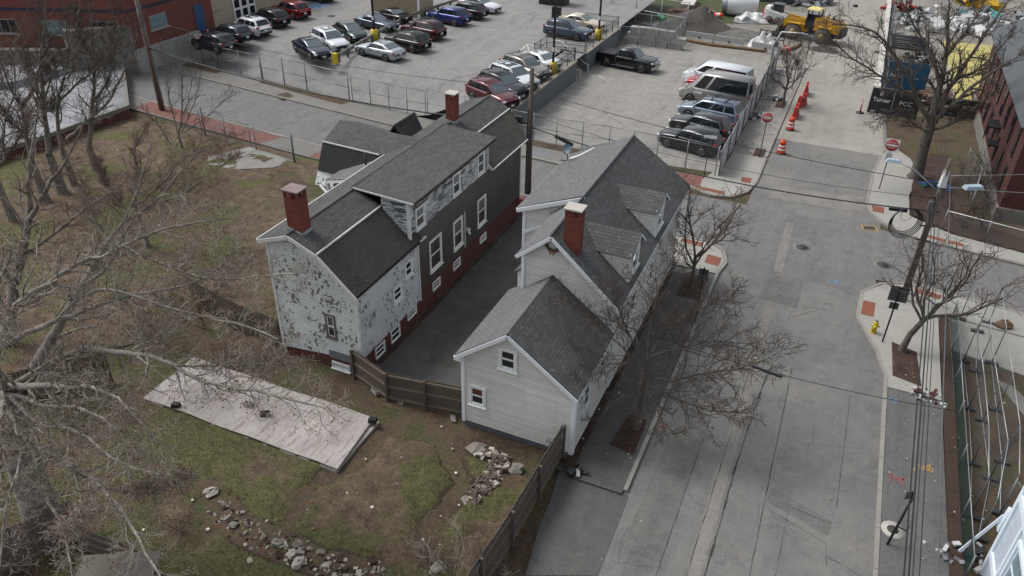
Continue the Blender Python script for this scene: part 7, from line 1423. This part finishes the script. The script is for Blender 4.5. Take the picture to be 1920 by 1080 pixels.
b=MB(); b.box((10.15,61.0,3.2),(.7,1.8,.1)); b.box((9.9,61.8,2.5),(.06,.06,1.4)); b.box((10.15,59.3,2.4),(.6,1.2,.1)); b.beam((9.9,60.2,2.4),(9.9,61.9,4.0),.06,.06); b.beam((9.85,60.1,4.0),(9.85,61.9,4.0),.05,.05); part('fire_escape_balcony',b,M_black,t)
# blue grey house, bottom right
M_bs=plain('pale_blue_siding','b5bfca',.55,var=.06); M_bw=plain('blue_white_trim','d6e0ea',.5,var=.04)
t=thing('blue_house','pale blue clapboard house with white trim at the bottom right corner','house',(8.0,22.1,0)); XW=8.05
b=MB(); laps(b,[(0,0),(14,0),(14,7),(0,7)],(XW,8.1,0),UY,WX,.13,.016); part('wall',b,siding('blue_siding','b9c3ce',.13,'707a84',.6,ms=.012),t); b=MB(); laps(b,[(0,0),(8,0),(8,7),(0,7)],(XW,22.1,0),(1,0,0),NY,.13,.016); part('wall',b,siding('blue_siding','b9c3ce',.13,'707a84',.6,ms=.012),t)
b=MB(); b.prism([(XW-.4,7.9),(XW+9,7.9),(XW+9,22.5),(XW-.4,22.5)],7.0,7.2,M_roofG); part('roof',b,M_roofG,t)
b=MB(); b.box((XW-.03,22.08,3.5),(.1,.2,7)); b.box((XW-.03,20.9,3.5),(.07,.16,7)); b.box((XW-.03,18.6,3.5),(.07,.16,7)); b.box((XW-.04,15.5,3.75),(.1,13.2,.26)); b.box((XW-.04,15.5,1.1),(.1,13.2,.22)); part('trim',b,M_bw,t)
for y,z in ((19.75,2.4),(17.4,2.4),(19.75,5.2),(17.4,5.2)): window(t,(XW-.01,y,z),(0,1,0),(-1,0,0),1.7,1.9,M_bw,M_pale,fr=.14,dep=.1)
b=MB(); b.beam((XW-.05,22.3,2.9),(XW-.08,22.35,1.9),.25,.08); b.beam((XW-.1,22.4,2.5),(XW-.75,22.5,.3),.06,.09); part('stair_rail',b,M_bw,t)
# construction site, upper right
t=thing('site_wall','long white site barrier wall along the dusty street','site wall',(2.75,77,0)); b=MB(); b.box((0,22,.5),(.55,52,1.0),taper=.7); b.build('barrier',plain('dirty_white','b3b1a9',.75,var=.18,scale=1.5,bump=.4),t); b=MB(); [b.tube([(.35,y,0),(.35,y,2.6)],.03,6) for y in range(-6,46,3)]; b.tube([(.35,-6,2.6),(.35,46,2.6)],.03,6); b.build('fence_frame',M_galvD,t); b=MB(); b.face([(.36,-6,0),(.36,46,0),(.36,46,2.6),(.36,-6,2.6)]); b.build('fence_screen',M_link,t)
M_ban=plain('banner_black','222325',.6,var=.1); M_bwh=plain('banner_white','b9babb',.6,var=.02); M_bsq=plain('banner_navy','10142e',.5,var=.03)
def banner(p0,p1,h,mat,label,items,nm='site_banner',lean=0):
    p0=Vector(p0); p1=Vector(p1); L=(p1-p0).length; rz=atan2(p1.y-p0.y,p1.x-p0.x); t=thing(nm,label,'banner',p0,rz); b=MB(); b.box((L/2,0,h/2+.1),(L,.03,h)); b.build('sheet',mat,t); b=MB()
    for x in (0,L/2,L): b.tube([(x,.06,0),(x,.06,h+.2)],.035,6)
    b.tube([(0,.06,h+.15),(L,.06,h+.15)],.03,6); b.build('frame',M_galvD,t)
    for it in items:
        if it[0]=='t': text(it[1],it[2],M_bwh if len(it)<7 else it[6],t,(it[3],-.03,it[4]),bold=it[5])
        else: b=MB(); b.box((it[1],-.022,it[2]),(it[3],.01,it[4])); b.build('panel',it[5],t)
    return t
p=G(1625,212); q=G(1690,226); g0=(p.x,p.y,0); 
banner(g0,(p.x+3.7,p.y-.1,0),2.1,M_ban,'black site banner with builder lettering at the street corner',[('b',.75,1.78,.62,.6,M_bsq),('t','B',.5,.75,1.78,.012),('t','Turner',.46,.85,1.25,.014),('b',1.72,1.2,.03,1.9,M_bwh),('t','PCC',.52,2.7,1.2,.0),('t','A Joint Venture',.15,1.45,.5,.0),('b',.4,.28,.3,.12,M_bwh)])
banner((p.x+4.6,p.y+1.8,0),(p.x+8.2,p.y+2.0,0),1.5,M_ban,'second black site banner behind the big tree trunk',[('t','Turner',.42,.95,.95,.014),('t','PCC',.5,2.9,.95,.0),('t','A Joint Venture',.14,1.5,.4,.0)])
banner((2.9,77.0,0),(6.6,77.3,0),2.4,plain('banner_teal','17506e',.6,var=.2,scale=1.5),'teal blue site banner behind the black one',[('t','ABST',.5,1.1,1.35,.008),('b',1.1,1.85,.22,.1,M_bwh),('t','Construction',.2,1.1,.6,.0),('t','builders',.16,2.8,1.2,.0)])
strct('yellow_deck',[(8.8,73.2),(10.1,73.2),(10.1,76.8),(17,77.0),(17,95),(8.4,94)],.9,plain('yellow_sheathing','a39a5c',.8,var=.3,scale=1.3)); 
b=MB(); b.prism([(8.8,73.2),(10.1,73.2),(10.1,76.8),(17,77.0),(17,95),(8.4,94)],0,.89,M_slab); o=b.build('deck_base',M_slab); struct(o)
rr=random.Random(55)
def junk(name,label,cat,p,n,size,cols,seed,spread=1.2,h=.8,kind=None):
    R=random.Random(seed); b=MB()
    for i in range(n): x,y=R.gauss(0,spread*.5),R.gauss(0,spread*.4); s=R.uniform(.4,1)*size; b.box((x,y,R.random()*h*max(0,1-hypot(x,y)/spread)+s*.2),(s*R.uniform(.5,2.2),s*R.uniform(.4,1),s*R.uniform(.2,.8)),R.uniform(0,3),cols[R.randrange(len(cols))],rx=R.uniform(-.5,.5),ry=R.uniform(-.5,.5))
    o=b.build(name,cols[0],origin=p,local=True); return tag(o,label,cat,kind=kind)
Bk=plain('scrap_black','242528',.6,var=.3); Wm=plain('scrap_white','b4b4b2',.6,var=.1); Rr=plain('scrap_red','8f3226',.6,var=.15); Br2=plain('scrap_brown','5d4032',.8,var=.3); Bl2=plain('scrap_blue','2f4f86',.5,var=.1); Gr2=plain('scrap_grey','707274',.7,var=.2); Yl=plain('scrap_yellow','b08a1c',.5,var=.1); Pk=plain('scrap_pink','b5766a',.6,var=.1)
for nm,lb,p,n,s,cols,sp,h in [('pipe_stack','stack of long black pipes and sheets inside the white site wall',G(1690,55),0,.5,[Bk],2,1),('scrap_pile','dark tangle of scrap behind the teal banner',G(1725,120),60,.5,[Bk,Bk,Gr2],2.6,1.4),('scrap_pile','red machine parts beside the top of the white site wall',G(1690,22),26,.7,[Rr,Rr,Bk],3.0,1.6),('scrap_pile','brown timber pile behind the black banner',G(1722,190),30,.55,[Br2,Br2,Gr2],2.0,1.2),('scrap_pile','white and blue bags inside the site wall',G(1692,40),18,.6,[Wm,Wm,Bl2],1.8,.8),
 ('scrap_pile','pink and white crates behind the teal banner',G(1672,138),18,.6,[Pk,Wm,Br2],1.8,.9),('scrap_pile','red and dark bundle behind the second black banner',G(1778,190),24,.5,[Rr,Bk,Br2],1.8,1.0),('scrap_pile','blue tarpaulin bundle before the yellow deck',G(1815,186),20,.5,[Bl2,Bl2,Wm],1.5,.8),('scrap_pile','orange and yellow bundle at the corner of the yellow deck',G(1842,192),16,.5,[Rr,Yl],1.3,.8),('scrap_pile','white sheets lying beyond the big tree',G(1760,50),50,1.2,[Wm,Wm,Gr2],6,.3),('scrap_pile','white sheets and frames right of the big tree',G(1830,42),60,1.0,[Wm,Gr2,Wm],6,.4),
 ('excavator_parts','yellow machine parts near the top edge right of the big tree',G(1830,14),16,1.4,[Yl,Yl,Bk],2.6,2.2),('scrap_pile','grey steel bundle far up at the right edge',G(1880,30),30,1.0,[Gr2,Bk,plain('scrap_teal','4f8a88',.6,var=.1)],5,.8),('scrap_pile','dark heap beside the green grass at the top',G(1310,27),30,.8,[Bk,Gr2,Br2],2.4,.8),('scrap_pile','grey metal frames next to the blue grey container',G(1530,8),34,.9,[Gr2,Gr2,Bk],3.6,.8),('litter_heap','clump of white and dark red litter on the right pavement',G(1735,742,.12),22,.22,[Wm,Wm,plain('wine_cloth','4a1a22',.8)],.7,.3),('litter_heap','black bag with white scraps at the end of the stockade fence',G(1085,890,.05),8,.35,[Bk,Bk,Wm],.5,.3),('litter_heap','dark rubbish by the privacy fence foot',G(1420,222,.12),8,.4,[Bk,Bk,Wm],.6,.3),('litter_heap','heap of dark parts under the lowest white fence panel',G(1795,1045,.05),26,.25,[Bk,Gr2,Wm],.9,.3),('litter_heap','white scraps and cloth below the privacy fence',G(1450,185,.12),12,.3,[Wm,Bk,Wm],1.0,.15),('litter_heap','blue and green bags piled at the foot of the big tree',G(1755,352,.1),14,.4,[Bl2,plain('bag_green','2f5a4a',.5),Bl2],.8,.6)]:
    if n: junk(nm,lb,'heap' if 'pile' in nm or 'heap' in nm else 'machine parts',p,n,s,cols,hash(lb)%997 if 0 else len(lb)*7+n,sp,h)
t=thing('pipe_stack','stack of long black pipes lying inside the white site wall','pipes',G(1662,80)+Vector((1.6,0,0)),.0); b=MB()
for i in range(9): b.tube([(-1.4+rr.uniform(-.3,.3),-2+i*.55,.15+.1*(i%3)),(2.2+rr.uniform(-.4,.4),-2.2+i*.55,.15+.1*(i%3))],.14,8)
b.build('pipes',Bk,t)
t=thing('bucket_rock','brown boulder on the concrete path by the temporary fences','stone',G(1880,615,.06)); b=MB(); b.ell((0,0,.2),(.4,.28,.25),9,6,None,.4,.4,3); b.build('stone',plain('brown_rock','6b5440',.9,var=.2),t)
# stone heap by chain fence behind pickup and grassy bank up top
strct('green_bank',[(-26,90),(-9,96.5),(-12,112),(-30,112),(-40,100)],.02,ground_mat('green_bank_grass',[(.3,'3c4a22'),(.5,'4f5a2c'),(.6,'5a4a38'),(.7,'6a6250')],.4,4.0))
strct('rock_bank',[(-44,93),(-34,92.5),(-18,89),(-18,84),(-30,86),(-44,86)],.03,ground_mat('grey_rock_bank',[(.3,'55585c'),(.5,'7d8186'),(.7,'93979b')],.5,3.0))
strct('far_street',[(-60,98),(-30,96),(-26,90.2),(-27,93),(-32,103),(-60,112)],1.78,M_lot) if 0 else None
t=thing('bollard','orange and grey ball','x') if 0 else None
